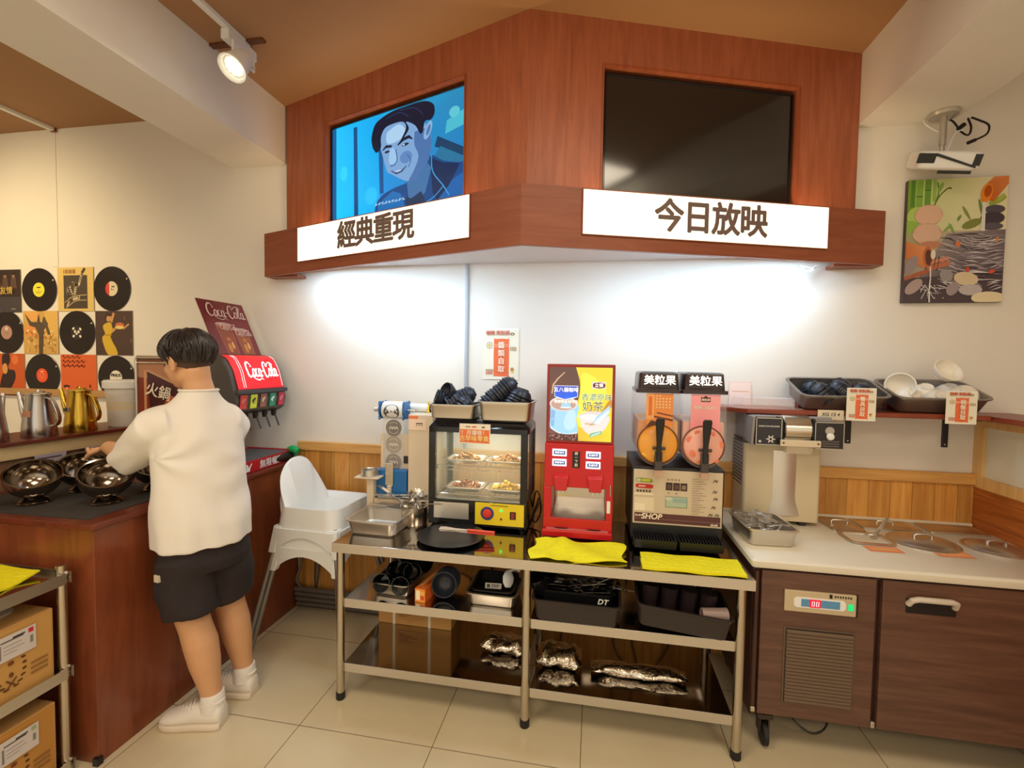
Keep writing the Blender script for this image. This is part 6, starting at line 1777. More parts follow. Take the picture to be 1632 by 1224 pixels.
TA = big_pan('grey steel pan of black bowls on the left of the wooden wall shelf', 1.165, -0.212, 0.375, 0.225, 0.085, R(20))
TB = big_pan('grey steel pan heaped with white bowls on the right of the wooden wall shelf', 1.572, -0.212, 0.372, 0.225, 0.085, R(20))
for x, lab in ((1.165, 'wooden block under the back of the black bowl pan'), (1.572, 'wooden block under the back of the white bowl pan')):
    tag(MB().box(x - 0.13, x + 0.13, -0.062, -0.022, SHZ, SHZ + 0.048).build('prop_block', SHELFWOOD), lab, 'block')
GA = 'black bowls in the pan on the wall shelf'
for st, op_, n in (((-0.075, -0.055, 0.062), (0.62, -0.50, -0.60), 7), ((0.015, -0.030, 0.068), (0.72, -0.45, -0.52), 7), ((0.105, -0.055, 0.062), (0.55, -0.60, -0.58), 7), ((-0.09, 0.055, 0.060), (0.3, -0.3, -0.9), 4), ((0.05, 0.060, 0.060), (0.4, -0.3, -0.85), 5), ((0.12, 0.05, 0.055), (0.1, -0.3, -0.9), 3)):
    bowl_row(BOWLK, 'bowl', 'black bowl in the left pan on the wooden wall shelf', 'bowl', GA, TA @ Vector(st), TA.to_3x3() @ Vector(op_), n, gap=0.011, scale=0.80, wobble=0.05)
BW = (((-0.120, 0.010, 0.100), (-0.55, -0.75, 0.20), 'white bowl leaning with its open rim forward at the left of the right shelf pan'),
      ((-0.095, -0.055, 0.085), (-0.1, 0.55, -0.80), 'white bowl turned bottom up at the front left of the right shelf pan'),
      ((0.005, 0.035, 0.085), (0.1, 0.2, -0.95), 'white bowl turned bottom up at the back middle of the right shelf pan'),
      ((0.020, -0.055, 0.078), (0.1, 0.45, -0.85), 'white bowl turned bottom up at the front middle of the right shelf pan'),
      ((0.055, 0.045, 0.135), (0.15, -0.55, 0.80), 'white bowl sitting upright on top of the others in the right shelf pan'),
      ((0.125, -0.040, 0.078), (0.10, 0.40, -0.90), 'white bowl turned bottom up at the right of the right shelf pan'),
      ((0.132, -0.030, 0.098), (0.16, 0.42, -0.88), 'white bowl stacked over another at the right of the right shelf pan'),
      ((0.125, 0.055, 0.08), (0, 0.2, -1), 'white bowl turned bottom up at the back right of the right shelf pan'))
for p, op_, lab in BW:
    mesh_thing('bowl', BOWLW, lab, 'bowl', TB @ Vector(p), (TB.to_3x3() @ Vector(op_)).normalized().to_track_quat('Z', 'Y').to_euler(), None, 0.95)
# clear lid and note at the left end
cl_ = thing('clear_lid', 'clear plastic box lid lying at the left end of the wooden wall shelf', 'lid', (0.835, -0.135, SHZ), rot=(0, 0, R(3)))
MB().loft([rrect(0.32, 0.215, 0.02, 0.0), rrect(0.32, 0.215, 0.02, 0.003), rrect(0.26, 0.165, 0.02, 0.004), rrect(0.25, 0.155, 0.018, 0.050), rrect(0.235, 0.14, 0.015, 0.053)], cap0=False).build('lid_shell', clear('clear_lid', (236, 222, 218), 0.1, 0.28), cl_)
nt_ = thing('paper_notice', 'small pale pink notice standing on the wall shelf against the wall, left end', 'notice', (0.712, -0.012, SHZ), rot=(R(-4), 0, 0))
picture('sheet', 0.112, 0.125, [((236, 206, 196), FULL), ((240, 216, 206), rbox(0.06, 0.06, 0.94, 0.94)), ((226, 180, 160), rbox(0.12, 0.55, 0.88, 0.60))], nt_, PAPER)
# notices and hand written slip taped to the shelf edge
notice('orange and cream notice taped to the shelf edge under the pan of black bowls', (1.152, -0.286, 1.336), 0.122, 0.152, (0, 0, R(-1)), '餐具自取')
notice('orange and cream notice taped to the shelf edge under the pan of white bowls', (1.555, -0.286, 1.336), 0.122, 0.148, (0, 0, R(0)), '碗盤自取')
hs = thing('paper_slip', 'hand written white slip taped under the shelf edge beside the left notice', 'note', (1.040, -0.268, 1.334), rot=(0, 0, 0))
picture('sheet', 0.112, 0.046, [((226, 214, 188), FULL)], hs, PAPER)
text('handwriting', 'XG 13 4', 0.022, plain('ink', (40, 36, 36), 0.6), hs, (0.055, -0.001, 0.025), shear=0.15)
# ================================================================== self service counter on the left
CT = 0.945
ct = thing('serving_counter', 'reddish wood self service counter running from the front left to the back wall', 'counter', (0, 0, 0))
MB().box(-2.68, -1.856, -1.250, -0.01, 0.0, CT - 0.022).build('body', COUNTERWOOD, ct, 0, 0.002)
MB().box(-2.69, -1.838, -1.268, -0.01, CT - 0.024, CT).build('worktop', COUNTERTOP, ct, 0, 0.004)
MB().box(-1.856, -1.852, -0.62, -0.06, 0.10, 0.885).build('door', COUNTERWOOD, ct, 0, 0.001)
MB().box(-1.8505, -1.845, -0.16, -0.145, 0.845, 0.860).build('door_stop', BLACKPL, ct, 0)
MB().box(-1.870, -1.846, -1.262, -1.240, 0, 0.03).build('foot', BLACKPL, ct, 0)
# raised ledge behind
lg = thing('ledge', 'dark red raised shelf with a pale front strip behind the counter, holding the pitchers', 'shelf', (0, 0, 0))
MB().box(-3.02, -2.668, -2.6, -0.05, 1.152, 1.17).build('board', COUNTERTOP, lg, 0, 0.003)
MB().box(-2.705, -2.690, -2.6, -0.05, 1.085, 1.150).build('front_strip', wood('bamboo_strip', (206, 180, 128), (222, 200, 150), 0.5, (10, 1, 10)), lg, 0, 0.002)
MB().box(-2.730, -2.712, -2.6, -0.05, 0.0, 1.15).build('back_board', wood('back_board_wood', (120, 86, 60), (140, 104, 74), 0.5, (8, 1, 8)), lg, 0)
MB().box(-3.00, -2.98, -2.6, -0.05, 0.0, 1.152).build('rear_board', WALL, lg, 0)
# counter extension beyond the frame at the far left
MB().box(-2.68, -2.66, -1.25, -0.01, 0.0, 0.9).build('side_board', COUNTERWOOD, ct, 0)
mt = thing('counter_mat', 'dark grey rubber mat under the steel bowls on the counter', 'mat', (0, 0, 0))
MB().prism([(-2.62, -1.235), (-1.915, -1.225), (-1.93, -0.72), (-2.62, -0.72)], CT, CT + 0.003).build('mat', plain('mat_grey', (58, 54, 52), 0.8, var=0.2, scale=40), mt, 0)

# steel bowls cut on a slant, on footed bases
BOWLST = brushed('bowl_steel', (150, 140, 128), 0.14, (1, 1, 1))


def slant_bowl(label, x, y, s, yaw, group=None):
    t = thing('steel_bowl', label, 'bowl', (x, y, CT + 0.003), rot=(0, 0, yaw), group=group)
    R0 = 0.118 * s
    cz = 0.030 * s + R0 * 0.93
    m = MB()
    n = 40
    slope = math.tan(R(24))
    outer, inner = [], []
    for k in range(13):
        ro, ri = [], []
        for i in range(n):
            a = 2 * PI * i / n
            cut = 0.22 * R0 + slope * 0.0
            # polar angle of the slanted rim for this azimuth: rim plane z = h0 + slope*x
            # solve on the sphere by iteration
            th = 1.2
            for _ in range(12):
                th = math.acos(max(-1, min(1, 0.30 + math.tan(R(33)) * math.sin(th) * math.cos(a))))
            p = PI + (th - PI) * k / 12
            d = Vector((math.sin(p) * math.cos(a), math.sin(p) * math.sin(a), math.cos(p) * 0.93))
            ro.append(d * R0 + Vector((0, 0, cz)))
            ri.append(d * (R0 - 0.003) + Vector((0, 0, cz)))
        outer.append(ro); inner.append(ri)
    rim = [[p + (p - Vector((0, 0, cz))).normalized() * 0.004 for p in outer[-1]]]
    m.loft(outer + rim + inner[::-1])
    m.build('bowl', BOWLST, t, 50)
    MB().lathe([(0.0005, 0.0), (0.066 * s, 0.0), (0.068 * s, 0.005), (0.060 * s, 0.010), (0.062 * s, 0.014), (0.050 * s, 0.020), (0.036 * s, 0.028), (0.040 * s, 0.040), (0.0005, 0.040)], 32).build('foot', BOWLST, t)
    return t


slant_bowl('slanted steel bowl on a footed base, nearest the front corner of the counter', -2.345, -1.105, 0.80, R(146))
slant_bowl('slanted steel bowl on a footed base, behind the two front bowls on the counter', -2.35, -0.905, 0.78, R(146))
slant_bowl('slanted steel bowl on a footed base, under the hand of the person', -2.06, -1.035, 0.82, R(146))
slant_bowl('slanted steel bowl on a footed base, mostly hidden behind the person', -2.06, -0.80, 0.78, R(146))
tag(MB().lathe([(0.0005, 0), (0.05, 0), (0.055, 0.01), (0.058, 0.17), (0.05, 0.185), (0.05, 0.20), (0.058, 0.203), (0.058, 0.215), (0.0005, 0.216)], 28, T=Matrix.Translation((-2.452, -1.222, CT + 0.003))).build('glass_jar', clear('jar_glass', (200, 150, 130), 0.08, 0.55)),
    'reddish glass jar at the far left end of the counter', 'jar')
for x, y, lab in ((-2.688, -0.795, 'small grey price tag on the board behind the front left steel bowl'), (-2.688, -0.565, 'small grey price tag on the board behind the middle steel bowl')):
    t = thing('price_tag', lab, 'tag', (x, y, 1.045), rot=(0, 0, R(90)))
    picture('card', 0.14, 0.042, [((176, 166, 176), FULL), ((90, 80, 96), rbox(0.1, 0.45, 0.85, 0.65)), ((130, 120, 136), rbox(0.1, 0.15, 0.6, 0.3))], t, PAPER, (-0.07, 0, 0))

# pitchers
SILV = brushed('pitcher_steel', (196, 192, 188), 0.22, (2, 2, 40))
GOLD = brushed('pitcher_gold', (214, 176, 70), 0.20, (2, 2, 40))


def pitcher(label, y, x, mat, yaw, sc=1.0):
    t = thing('steel_pitcher', label, 'pitcher', (x, y, 1.17), rot=(0, 0, yaw))
    t.scale = (sc,) * 3
    b = MB().lathe([(0.0005, 0.0), (0.068, 0.0), (0.070, 0.004), (0.064, 0.07), (0.054, 0.15), (0.047, 0.205), (0.049, 0.212), (0.0005, 0.213)], 40).build('body', mat, t)
    MB().lathe([(0.050, 0.212), (0.050, 0.217), (0.040, 0.222), (0.012, 0.224), (0.008, 0.236), (0.0005, 0.238)], 32).build('lid', mat, t)
    MB().box(-0.012, 0.028, -0.010, 0.010, 0.222, 0.230).build('hinge', mat, t, 0, 0.002)
    MB().tube(smooth_path([(-0.056, 0, 0.08), (-0.078, 0, 0.13), (-0.094, 0, 0.19), (-0.104, 0, 0.222)], 4), [0.022, 0.021, 0.020, 0.018, 0.017, 0.016, 0.014, 0.013, 0.012, 0.011, 0.010, 0.010, 0.010], 14).build('spout', mat, t)
    h = MB()
    pts = smooth_path([(0.048, 0, 0.198), (0.075, 0, 0.180), (0.100, 0, 0.120), (0.104, 0, 0.085), (0.092, 0, 0.062), (0.064, 0, 0.055)], 5)
    rings = []
    for i, p in enumerate(pts):
        q = Vector(pts[min(i + 1, len(pts) - 1)]) - Vector(pts[max(i - 1, 0)])
        nrm = Vector((q.z, 0, -q.x)).normalized() * 0.004
        rings.append([Vector(p) + nrm + Vector((0, .011, 0)), Vector(p) + nrm - Vector((0, .011, 0)), Vector(p) - nrm - Vector((0, .011, 0)), Vector(p) - nrm + Vector((0, .011, 0))])
    h.loft(rings)
    h.build('handle', mat, t, 30, 0.002)
    return t, b


_, b_ = pitcher('brushed silver pitcher standing partly outside the left edge of the ledge', -1.005, -2.745, SILV, R(-62))
_, b_ = pitcher('brushed silver pitcher with a faded pink sticker, beside the gold pitcher', -0.795, -2.755, SILV, R(8))
MB().add([Vector((0.0672 * math.sin(a) * s, -0.0672 * math.cos(a) * s, z)) for z, s in ((0.105, 0.905), (0.135, 0.86)) for a in (-0.6, -0.3, 0, 0.3)], [(0, 1, 5, 4), (1, 2, 6, 5), (2, 3, 7, 6)]).build('sticker', plain('pink_sticker', (206, 150, 120), 0.5), b_, 0)
_, b_ = pitcher('brushed gold pitcher with a small label, between the silver pitcher and the white bucket', -0.595, -2.765, GOLD, R(8), 1.03)
st = MB().add([Vector((0.0672 * math.sin(a) * s, -0.0672 * math.cos(a) * s, z)) for z, s in ((0.105, 0.905), (0.130, 0.87)) for a in (-0.75, -0.5, -0.25, 0.0)], [(0, 1, 5, 4), (1, 2, 6, 5), (2, 3, 7, 6)]).build('sticker', plain('grey_sticker', (196, 186, 170), 0.5), b_, 0)
text('lettering', '豆漿', 0.020, BLACKPL, b_, (-0.0235, -0.0595, 0.1175), rot=(R(82), 0, R(-22)), bold=0.0004, extr=0.001)
# bucket
bk = thing('plastic_bucket', 'translucent white plastic bucket with lid on the ledge beside the gold pitcher', 'bucket', (-2.765, -0.345, 1.17))
BUC = plain('bucket_white', (222, 216, 206), 0.45, var=0.02)
MB().lathe([(0.0005, 0), (0.078, 0), (0.082, 0.006), (0.086, 0.13), (0.092, 0.19), (0.095, 0.20), (0.093, 0.215), (0.097, 0.232), (0.0005, 0.236)], 40).build('body', BUC, bk)
MB().lathe([(0.105, 0.225), (0.106, 0.262), (0.098, 0.272), (0.0005, 0.276)], 40).lathe([(0.100, 0.225), (0.105, 0.225)], 40).build('lid', plain('lid_white', (232, 230, 224), 0.4, var=0.02), bk)
MB().lathe([(0.0868, 0.13), (0.088, 0.145)], 40).lathe([(0.0795, 0.02), (0.0868, 0.125)], 40).build('contents', plain('cream_contents', (224, 208, 172), 0.5, var=0.02), bk)

# poster stand behind the person
ps = thing('poster_stand', 'steel framed red poster of a laughing robed figure, standing behind the person', 'poster', (-2.652, -0.375, CT), rot=(0, 0, R(2)))
MB().box(0, 0.40, 0.004, 0.03, 0.0, 0.635).build('case', plain('case_brown', (120, 70, 56), 0.5), ps, 0, 0.015)
MB().tube([(0.004, 0, 0.0), (0.004, 0, 0.615), (0.012, 0, 0.634), (0.388, 0, 0.634), (0.396, 0, 0.615), (0.396, 0, 0.0)], 0.010, 12).tube([(0.01, -0.002, 0.602), (0.39, -0.002, 0.602)], 0.005, 8).build('frame', STEEL, ps)
PP = [([(150, 60, 36), (140, 56, 36), (150, 70, 52), (120, 44, 30)], FULL), ((176, 122, 92), [(0.0, 0.86), (1, 0.80), (1, 1.0), (0, 1.0)]), ((206, 150, 110), rbox(0.10, 0.46, 0.145, 0.93)),
      ((70, 30, 40), [(0.155, 0.93), (0.72, 0.78), (0.66, 0.60), (0.40, 0.52), (0.20, 0.54)]), ((196, 150, 116), [(0.155, 0.94), (0.8, 0.775), (0.78, 0.755), (0.155, 0.918)]),
      ((206, 92, 50), smooth_path([(0.44, 0.56), (0.50, 0.66), (0.60, 0.68), (0.70, 0.62), (0.72, 0.50), (0.66, 0.36), (0.54, 0.33), (0.45, 0.42), (0.44, 0.56)], 4)),
      ((160, 60, 34), smooth_path([(0.30, 0.36), (0.52, 0.36), (0.66, 0.34), (0.90, 0.38), (1.0, 0.2), (1.0, 0.0), (0.2, 0.0), (0.26, 0.26), (0.30, 0.36)], 3)),
      ((214, 130, 90), [(0.36, 0.30), (0.48, 0.24), (0.30, 0.0), (0.24, 0.0)]), ((190, 90, 56), [(0.52, 0.30), (0.6, 0.3), (0.54, 0.0), (0.44, 0.0)]),
      ('s', (110, 40, 24), 0.005, [(0.50, 0.53), (0.56, 0.54)]), ('s', (110, 40, 24), 0.005, [(0.61, 0.54), (0.67, 0.52)]), ('s', (120, 44, 26), 0.004, [(0.585, 0.54), (0.60, 0.46), (0.57, 0.455)]),
      ((230, 200, 170), smooth_path([(0.52, 0.42), (0.60, 0.405), (0.68, 0.43), (0.62, 0.375), (0.52, 0.42)], 3)), ((120, 40, 30), [(0.54, 0.412), (0.66, 0.418), (0.61, 0.395)]), ((200, 110, 80), ell(0.86, 0.40, 0.10, 0.06, 12))]
po = picture('poster', 0.376, 0.595, PP, ps, GLOSSPRINT, (0.012, 0.0035, 0.005))
text('lettering', '火鍋', 0.085, NCREAM, po, (0.135, -0.004, 0.425), rot=(PI / 2, R(14), 0), bold=0.001)

# ------------------------------------------------------------------ records and sleeves on the wall
VINYL = plain('vinyl', (32, 24, 24), 0.25)
RX = [-4.175, -3.868, -3.556, -3.255]
RZ = [2.042, 1.743, 1.440]


def record(label, x, z, col, extra=None):
    t = thing('vinyl_record', label, 'record', (x, -0.004, z))
    T = Matrix.Rotation(PI / 2, 4, 'X')
    pr = [(0.0005, 0.0015), (0.15, 0.0015), (0.1515, 0.0), (0.0005, 0.0)]
    g = [(0.0005, 0.0028), (0.060, 0.0028)]
    for k in range(22):
        r = 0.062 + 0.0038 * k
        g += [(r, 0.0026 if k % 2 else 0.0032)]
    g += [(0.149, 0.003), (0.151, 0.0015), (0.150, 0.0), (0.0005, 0.0)]
    d = MB().lathe(g, 56, T=T).build('disc', VINYL, t, 20)
    picture('label', 0.1, 0.1, [(col, ell(0.5, 0.5, 0.5, 0.5, 32))] + (extra or []) + [((20, 18, 18), ell(0.5, 0.5, 0.03, 0.03, 10))], d, PAPER, (-0.05, -0.0038, -0.05))
    MB().ball((0.125, -0.004, 0.065), (0.006, 0.003, 0.006), 8, 5).build('pin', plain('pin_white', (220, 210, 190), 0.4), t)
    return t


def sleeve(label, x, z, polys):
    t = thing('record_sleeve', label, 'record sleeve', (x - 0.151, -0.002, z - 0.151))
    MB().box(0, 0.302, -0.003, 0, 0, 0.302).build('card', plain('sleeve_edge', (180, 160, 120), 0.7), t, 0)
    p = picture('cover', 0.302, 0.302, polys, t, PAPER, (0, -0.0036, 0))
    return t, p


lab_dark = [((40, 36, 30), rbox(0.33, 0.62, 0.66, 0.70)), ((120, 110, 60), rbox(0.2, 0.35, 0.8, 0.38)), ((120, 110, 60), rbox(0.25, 0.25, 0.7, 0.28))]
DK = [((52, 34, 30), FULL)]
for u, v in ((0.20, 0.82), (0.55, 0.86), (0.36, 0.70), (0.80, 0.86)):
    DK += [((90, 66, 54), [(u - 0.07, v - 0.05), (u + 0.07, v - 0.05), (u + 0.10, v - 0.30), (u - 0.10, v - 0.30)]), ((150, 116, 90), ell(u, v, 0.045, 0.06, 10)), ((40, 28, 26), ell(u, v + 0.04, 0.05, 0.035, 10))]
DK += [((66, 60, 66), rbox(0, 0.0, 1, 0.36)), ((100, 96, 112), [(0.18, 0.02), (0.30, 0.22), (0.40, 0.02)]), ((140, 130, 140), ell(0.30, 0.12, 0.04, 0.05, 8)), ((180, 160, 130), rbox(0.72, 0.07, 0.85, 0.085))]
s_, p_ = sleeve('dark record sleeve with gold lettering and figures, cut by the left edge, top row', RX[0] - 0.005, RZ[0] - 0.005, DK)
text('lettering', '日月友情', 0.058, plain('gold_print', (206, 176, 90), 0.5), p_, (0.125, -0.006, 0.150), bold=0.001)
record('black vinyl record with a bright yellow label, top row', RX[1], RZ[0], (238, 226, 60), lab_dark)
s_, p_ = sleeve('tan record sleeve with a dark panel and a pale hand drawing, top row', RX[2], RZ[0],
       [((222, 190, 112), FULL), ((70, 56, 44), rbox(0.17, 0.06, 0.83, 0.82)), ('s', (226, 206, 170), 0.012, smooth_path([(0.27, 0.45), (0.32, 0.33), (0.28, 0.52), (0.36, 0.57)])), ('s', (226, 206, 170), 0.012, smooth_path([(0.34, 0.55), (0.44, 0.36), (0.48, 0.55), (0.42, 0.66)])), ('s', (226, 206, 170), 0.013, smooth_path([(0.48, 0.34), (0.52, 0.56), (0.50, 0.63), (0.58, 0.58), (0.62, 0.68)])),
        ('s', (210, 190, 150), 0.016, [(0.60, 0.60), (0.68, 0.84), (0.76, 0.95)]), ('s', (60, 46, 36), 0.006, [(0.62, 0.66), (0.67, 0.80)]), ('s', (60, 46, 36), 0.02, [(0.70, 0.88), (0.76, 0.96)]),
        ('s', (200, 180, 140), 0.006, smooth_path([(0.20, 0.20), (0.40, 0.32), (0.60, 0.36), (0.80, 0.37)])), ('s', (200, 180, 140), 0.006, smooth_path([(0.24, 0.08), (0.45, 0.21), (0.62, 0.25), (0.80, 0.25)])), ('s', (200, 180, 140), 0.012, [(0.26, 0.12), (0.32, 0.22)]), ('s', (200, 180, 140), 0.02, [(0.44, 0.27), (0.56, 0.30)]), ('s', (200, 180, 140), 0.008, [(0.60, 0.25), (0.62, 0.36)])]
       + [((176, 110, 66), rbox(0.18 + 0.05 * k, 0.86, 0.20 + 0.05 * k + 0.012 * (k % 2), 0.95)) for k in range(7)])
record('black vinyl record with a half red half cream label, top row right', RX[3], RZ[0], (226, 214, 180), [((216, 60, 50), ell(0.5, 0.5, 0.5, 0.5, 24, PI * 0.62, PI * 1.38)), ((40, 40, 40), rbox(0.5, 0.6, 0.75, 0.68)), ((120, 110, 90), rbox(0.45, 0.42, 0.7, 0.46))])
record('black vinyl record with a greyish pink label, cut by the left edge, middle row', RX[0] + 0.012, RZ[1], (180, 140, 126), [((222, 206, 190), ell(0.5, 0.76, 0.13, 0.13, 16)), ((150, 120, 110), rbox(0.25, 0.4, 0.75, 0.44))])
GS = [((206, 164, 90), FULL), ((224, 180, 96), rbox(0.62, 0.4, 1, 1)), ((226, 150, 80), ell(0.22, 0.55, 0.2, 0.16, 12)), ((230, 170, 90), ell(0.25, 0.9, 0.22, 0.14, 12))]
_q = random.Random(4)
for i in range(60):
    GS.append((_q.choice([(236, 206, 130), (196, 120, 60), (170, 130, 70), (240, 214, 150), (214, 150, 80)]), ell(0.08 + _q.random() * 0.84, 0.05 + _q.random() * 0.5, 0.02 + _q.random() * .03, 0.012 + _q.random() * .02, 7, tilt=_q.random() * 3)))
GS += [((88, 72, 58), [(0.45, 0.0), (0.55, 0.0), (0.58, 0.42), (0.62, 0.60), (0.72, 0.70), (0.60, 0.86), (0.56, 0.72), (0.48, 0.76), (0.46, 0.94), (0.42, 0.74), (0.24, 0.74), (0.06, 0.94), (0.20, 0.66), (0.36, 0.62), (0.46, 0.44)]), ((96, 80, 62), [(0.62, 0.88), (0.70, 0.68), (0.78, 0.46), (0.72, 0.44), (0.66, 0.62), (0.58, 0.72)])]
sleeve('tan record sleeve with a dark leaping figure, middle row', RX[1] + 0.005, RZ[1], GS)
FL = []
for (u, v) in ((0.22, 0.78), (0.80, 0.75), (0.24, 0.26), (0.80, 0.24), (0.36, 0.58), (0.66, 0.56), (0.5, 0.44)):
    FL.append(((236, 228, 210), ell(u, v, 0.11, 0.085, 9, tilt=u * 3)))
record('black vinyl record with white blossom shaped print in the centre, middle row', RX[2] + 0.005, RZ[1], (44, 34, 34), FL)
sleeve('brown record sleeve with a figure in a yellow suit, middle row right', RX[3] + 0.010, RZ[1] - 0.002,
       [((74, 52, 44), FULL), ((214, 176, 50), smooth_path([(0.20, 0.66), (0.28, 0.72), (0.42, 0.74), (0.46, 0.62), (0.50, 0.56), (0.44, 0.50), (0.40, 0.44), (0.46, 0.30), (0.56, 0.14), (0.58, 0.0), (0.34, 0.0), (0.22, 0.22), (0.18, 0.40), (0.26, 0.48), (0.22, 0.58), (0.20, 0.66)], 3)), ((204, 150, 90), ell(0.36, 0.85, 0.075, 0.09, 14)), ((60, 36, 24), smooth_path([(0.26, 0.80), (0.27, 0.92), (0.36, 0.96), (0.45, 0.90), (0.40, 0.88), (0.32, 0.88), (0.30, 0.80), (0.26, 0.80)], 3)),
        ('s', (206, 150, 90), 0.018, [(0.44, 0.76), (0.50, 0.94)]), ('s', (206, 150, 90), 0.018, [(0.46, 0.54), (0.56, 0.62), (0.68, 0.64)]), ((206, 110, 60), ell(0.66, 0.68, 0.12, 0.06, 14)), ((232, 206, 120), ell(0.66, 0.63, 0.12, 0.04, 14)), ('s', (206, 150, 90), 0.012, [(0.76, 0.60), (0.90, 0.70)]), ((186, 140, 40), rbox(0.26, 0.44, 0.44, 0.47)), ((110, 76, 60), ell(0.80, 0.84, 0.03, 0.05, 8)), ((120, 86, 64), ell(0.96, 0.33, 0.03, 0.06, 8))])
sleeve('orange record sleeve with a tall haired figure, cut by the left edge, bottom row', RX[0] + 0.010, RZ[2],
       [((204, 92, 40), FULL), ((226, 120, 60), ell(0.72, 0.86, 0.10, 0.12, 14)), ((150, 60, 30), rbox(0, 0, 1, 0.16)), ((50, 34, 32), smooth_path([(0.33, 0.76), (0.36, 0.98), (0.55, 1.0), (0.58, 0.82), (0.52, 0.70), (0.56, 0.62), (0.70, 0.60), (0.72, 0.40), (0.52, 0.12), (0.25, 0.10), (0.30, 0.40), (0.38, 0.60), (0.33, 0.76)], 3)), ((214, 160, 90), ell(0.42, 0.64, 0.08, 0.13, 14)), ((196, 150, 100), ell(0.60, 0.08, 0.10, 0.05, 10)), ((40, 30, 30), rbox(0, 0.0, 0.3, 0.05))])
record('black vinyl record with a red orange label, bottom row', RX[1] + 0.010, RZ[2], (232, 84, 46), [((250, 190, 160), ell(0.5, 0.78, 0.16, 0.05, 12)), ((236, 110, 70), ell(0.5, 0.45, 0.3, 0.28, 16))])
s_, p_ = sleeve('orange record sleeve with dark script and three small heads, bottom row', RX[2] + 0.010, RZ[2],
       [((220, 100, 46), FULL)] + [('s', (84, 30, 20), 0.005, smooth_path([(0.06 + 0.13 * k, 0.93 - 0.10 * r), (0.09 + 0.13 * k, 0.97 - 0.10 * r), (0.12 + 0.13 * k, 0.91 - 0.10 * r), (0.17 + 0.13 * k, 0.95 - 0.10 * r)], 3)) for r in range(3) for k in range(4 + (r > 0))] +
       [((60, 32, 28), ell(0.16, 0.26, 0.09, 0.035, 12)), ((230, 150, 110), ell(0.17, 0.18, 0.05, 0.07, 12)), ((70, 36, 30), ell(0.49, 0.23, 0.055, 0.04, 12)), ((236, 190, 150), ell(0.49, 0.15, 0.055, 0.08, 12)), ((214, 130, 90), ell(0.82, 0.18, 0.06, 0.08, 12)), ((70, 36, 30), ell(0.82, 0.27, 0.02, 0.05, 10)), ((150, 80, 50), rbox(0.7, 0.0, 0.98, 0.10))])
r_ = record('black vinyl record with a white lettered label, behind the bucket, bottom row right', RX[3] + 0.022, RZ[2] - 0.004, (236, 230, 212))
text('lettering', 'PINUS', 0.030, BLACKPL, r_, (0.0, -0.0050, 0.016), bold=0.0006)

# ------------------------------------------------------------------ cola dispenser


def script_logo(m, ox, oz, s, th=1.0, place=None):
    """flowing two-word script as ribbons; x right, z up, height about 1"""
    def arc(cx, cy, rx, ry, a0, a1, n=12):
        return [(cx + rx * math.cos(R(a0 + (a1 - a0) * i / n)), cy + ry * math.sin(R(a0 + (a1 - a0) * i / n))) for i in range(n + 1)]
    st = []
    st.append((arc(0.38, 0.52, 0.30, 0.50, 35, 320, 18), 'c'))
    st.append((smooth_path([(0.60, 0.86), (0.66, 0.72), (0.54, 0.70)], 4), 't'))
    st.append((arc(0.82, 0.28, 0.13, 0.26, 90, 450, 16), 'n'))
    st.append((arc(1.16, 0.28, 0.13, 0.26, 60, 320, 12), 'n'))
    st.append((arc(1.48, 0.28, 0.13, 0.26, 90, 450, 16), 'n'))
    st.append((smooth_path([(1.60, 0.52), (1.60, 0.10), (1.66, 0.02), (1.76, 0.10)], 4), 'n'))
    st.append((smooth_path([(1.74, 0.34), (1.84, 0.40), (1.98, 0.34)], 4), 't'))
    st.append((arc(2.30, 0.50, 0.28, 0.52, 50, 325, 18), 'c'))
    st.append((smooth_path([(2.46, 0.90), (2.36, 0.78), (2.46, 0.70), (2.62, 0.88), (2.95, 1.02), (3.30, 0.86)], 5), 't'))
    st.append((arc(2.72, 0.28, 0.13, 0.26, 90, 450, 16), 'n'))
    st.append((smooth_path([(2.98, 0.30), (3.14, 0.78), (3.06, 0.98), (2.98, 0.80), (2.98, 0.20), (3.06, 0.02), (3.16, 0.10)], 5), 'n'))
    st.append((arc(3.36, 0.28, 0.13, 0.26, 90, 450, 16), 'n'))
    st.append((smooth_path([(3.48, 0.52), (3.48, 0.10), (3.54, 0.02), (3.68, 0.10)], 4), 'n'))
    st.append((smooth_path([(0.56, 0.06), (0.90, -0.12), (1.30, -0.20), (1.60, -0.10), (1.80, -0.20)], 5), 't'))
    k = 0
    for pts, kind in st:
        n = len(pts)
        for i in range(n - 1):
            (xa, za), (xb, zb) = pts[i], pts[i + 1]
            d = Vector((xb - xa, zb - za))
            if d.length < 1e-6:
                continue

            def wd(j):
                t = j / (n - 1)
                base = {'c': 0.15, 'n': 0.12, 't': 0.07}[kind] * th
                if kind == 'c':
                    return base * (0.35 + 0.65 * math.sin(PI * t))
                if kind == 't':
                    return base * (0.45 + 0.55 * math.sin(PI * t))
                # thick on the way down, thin on the way round
                dx, dz = (pts[min(j + 1, n - 1)][0] - pts[max(j - 1, 0)][0], pts[min(j + 1, n - 1)][1] - pts[max(j - 1, 0)][1])
                L = math.hypot(dx, dz) + 1e-9
                return base * (0.40 + 0.60 * abs(dz / L))
            d.normalize(); nn = Vector((-d.y, d.x))
            A = Vector((xa, za)) - d * 0.01; B = Vector((xb, zb)) + d * 0.01
            qs = [A + nn * wd(i) / 2, A - nn * wd(i) / 2, B - nn * wd(i + 1) / 2, B + nn * wd(i + 1) / 2]
            vs_ = []
            for q in qs:
                x, z = ox + (q.x + 0.12 * q.y) * s, oz + q.y * s
                vs_.append(place(x, z, 0.0004 + 0.00001 * k))
            m.add(vs_, [(0, 1, 2, 3)])
        k += 1
    return m


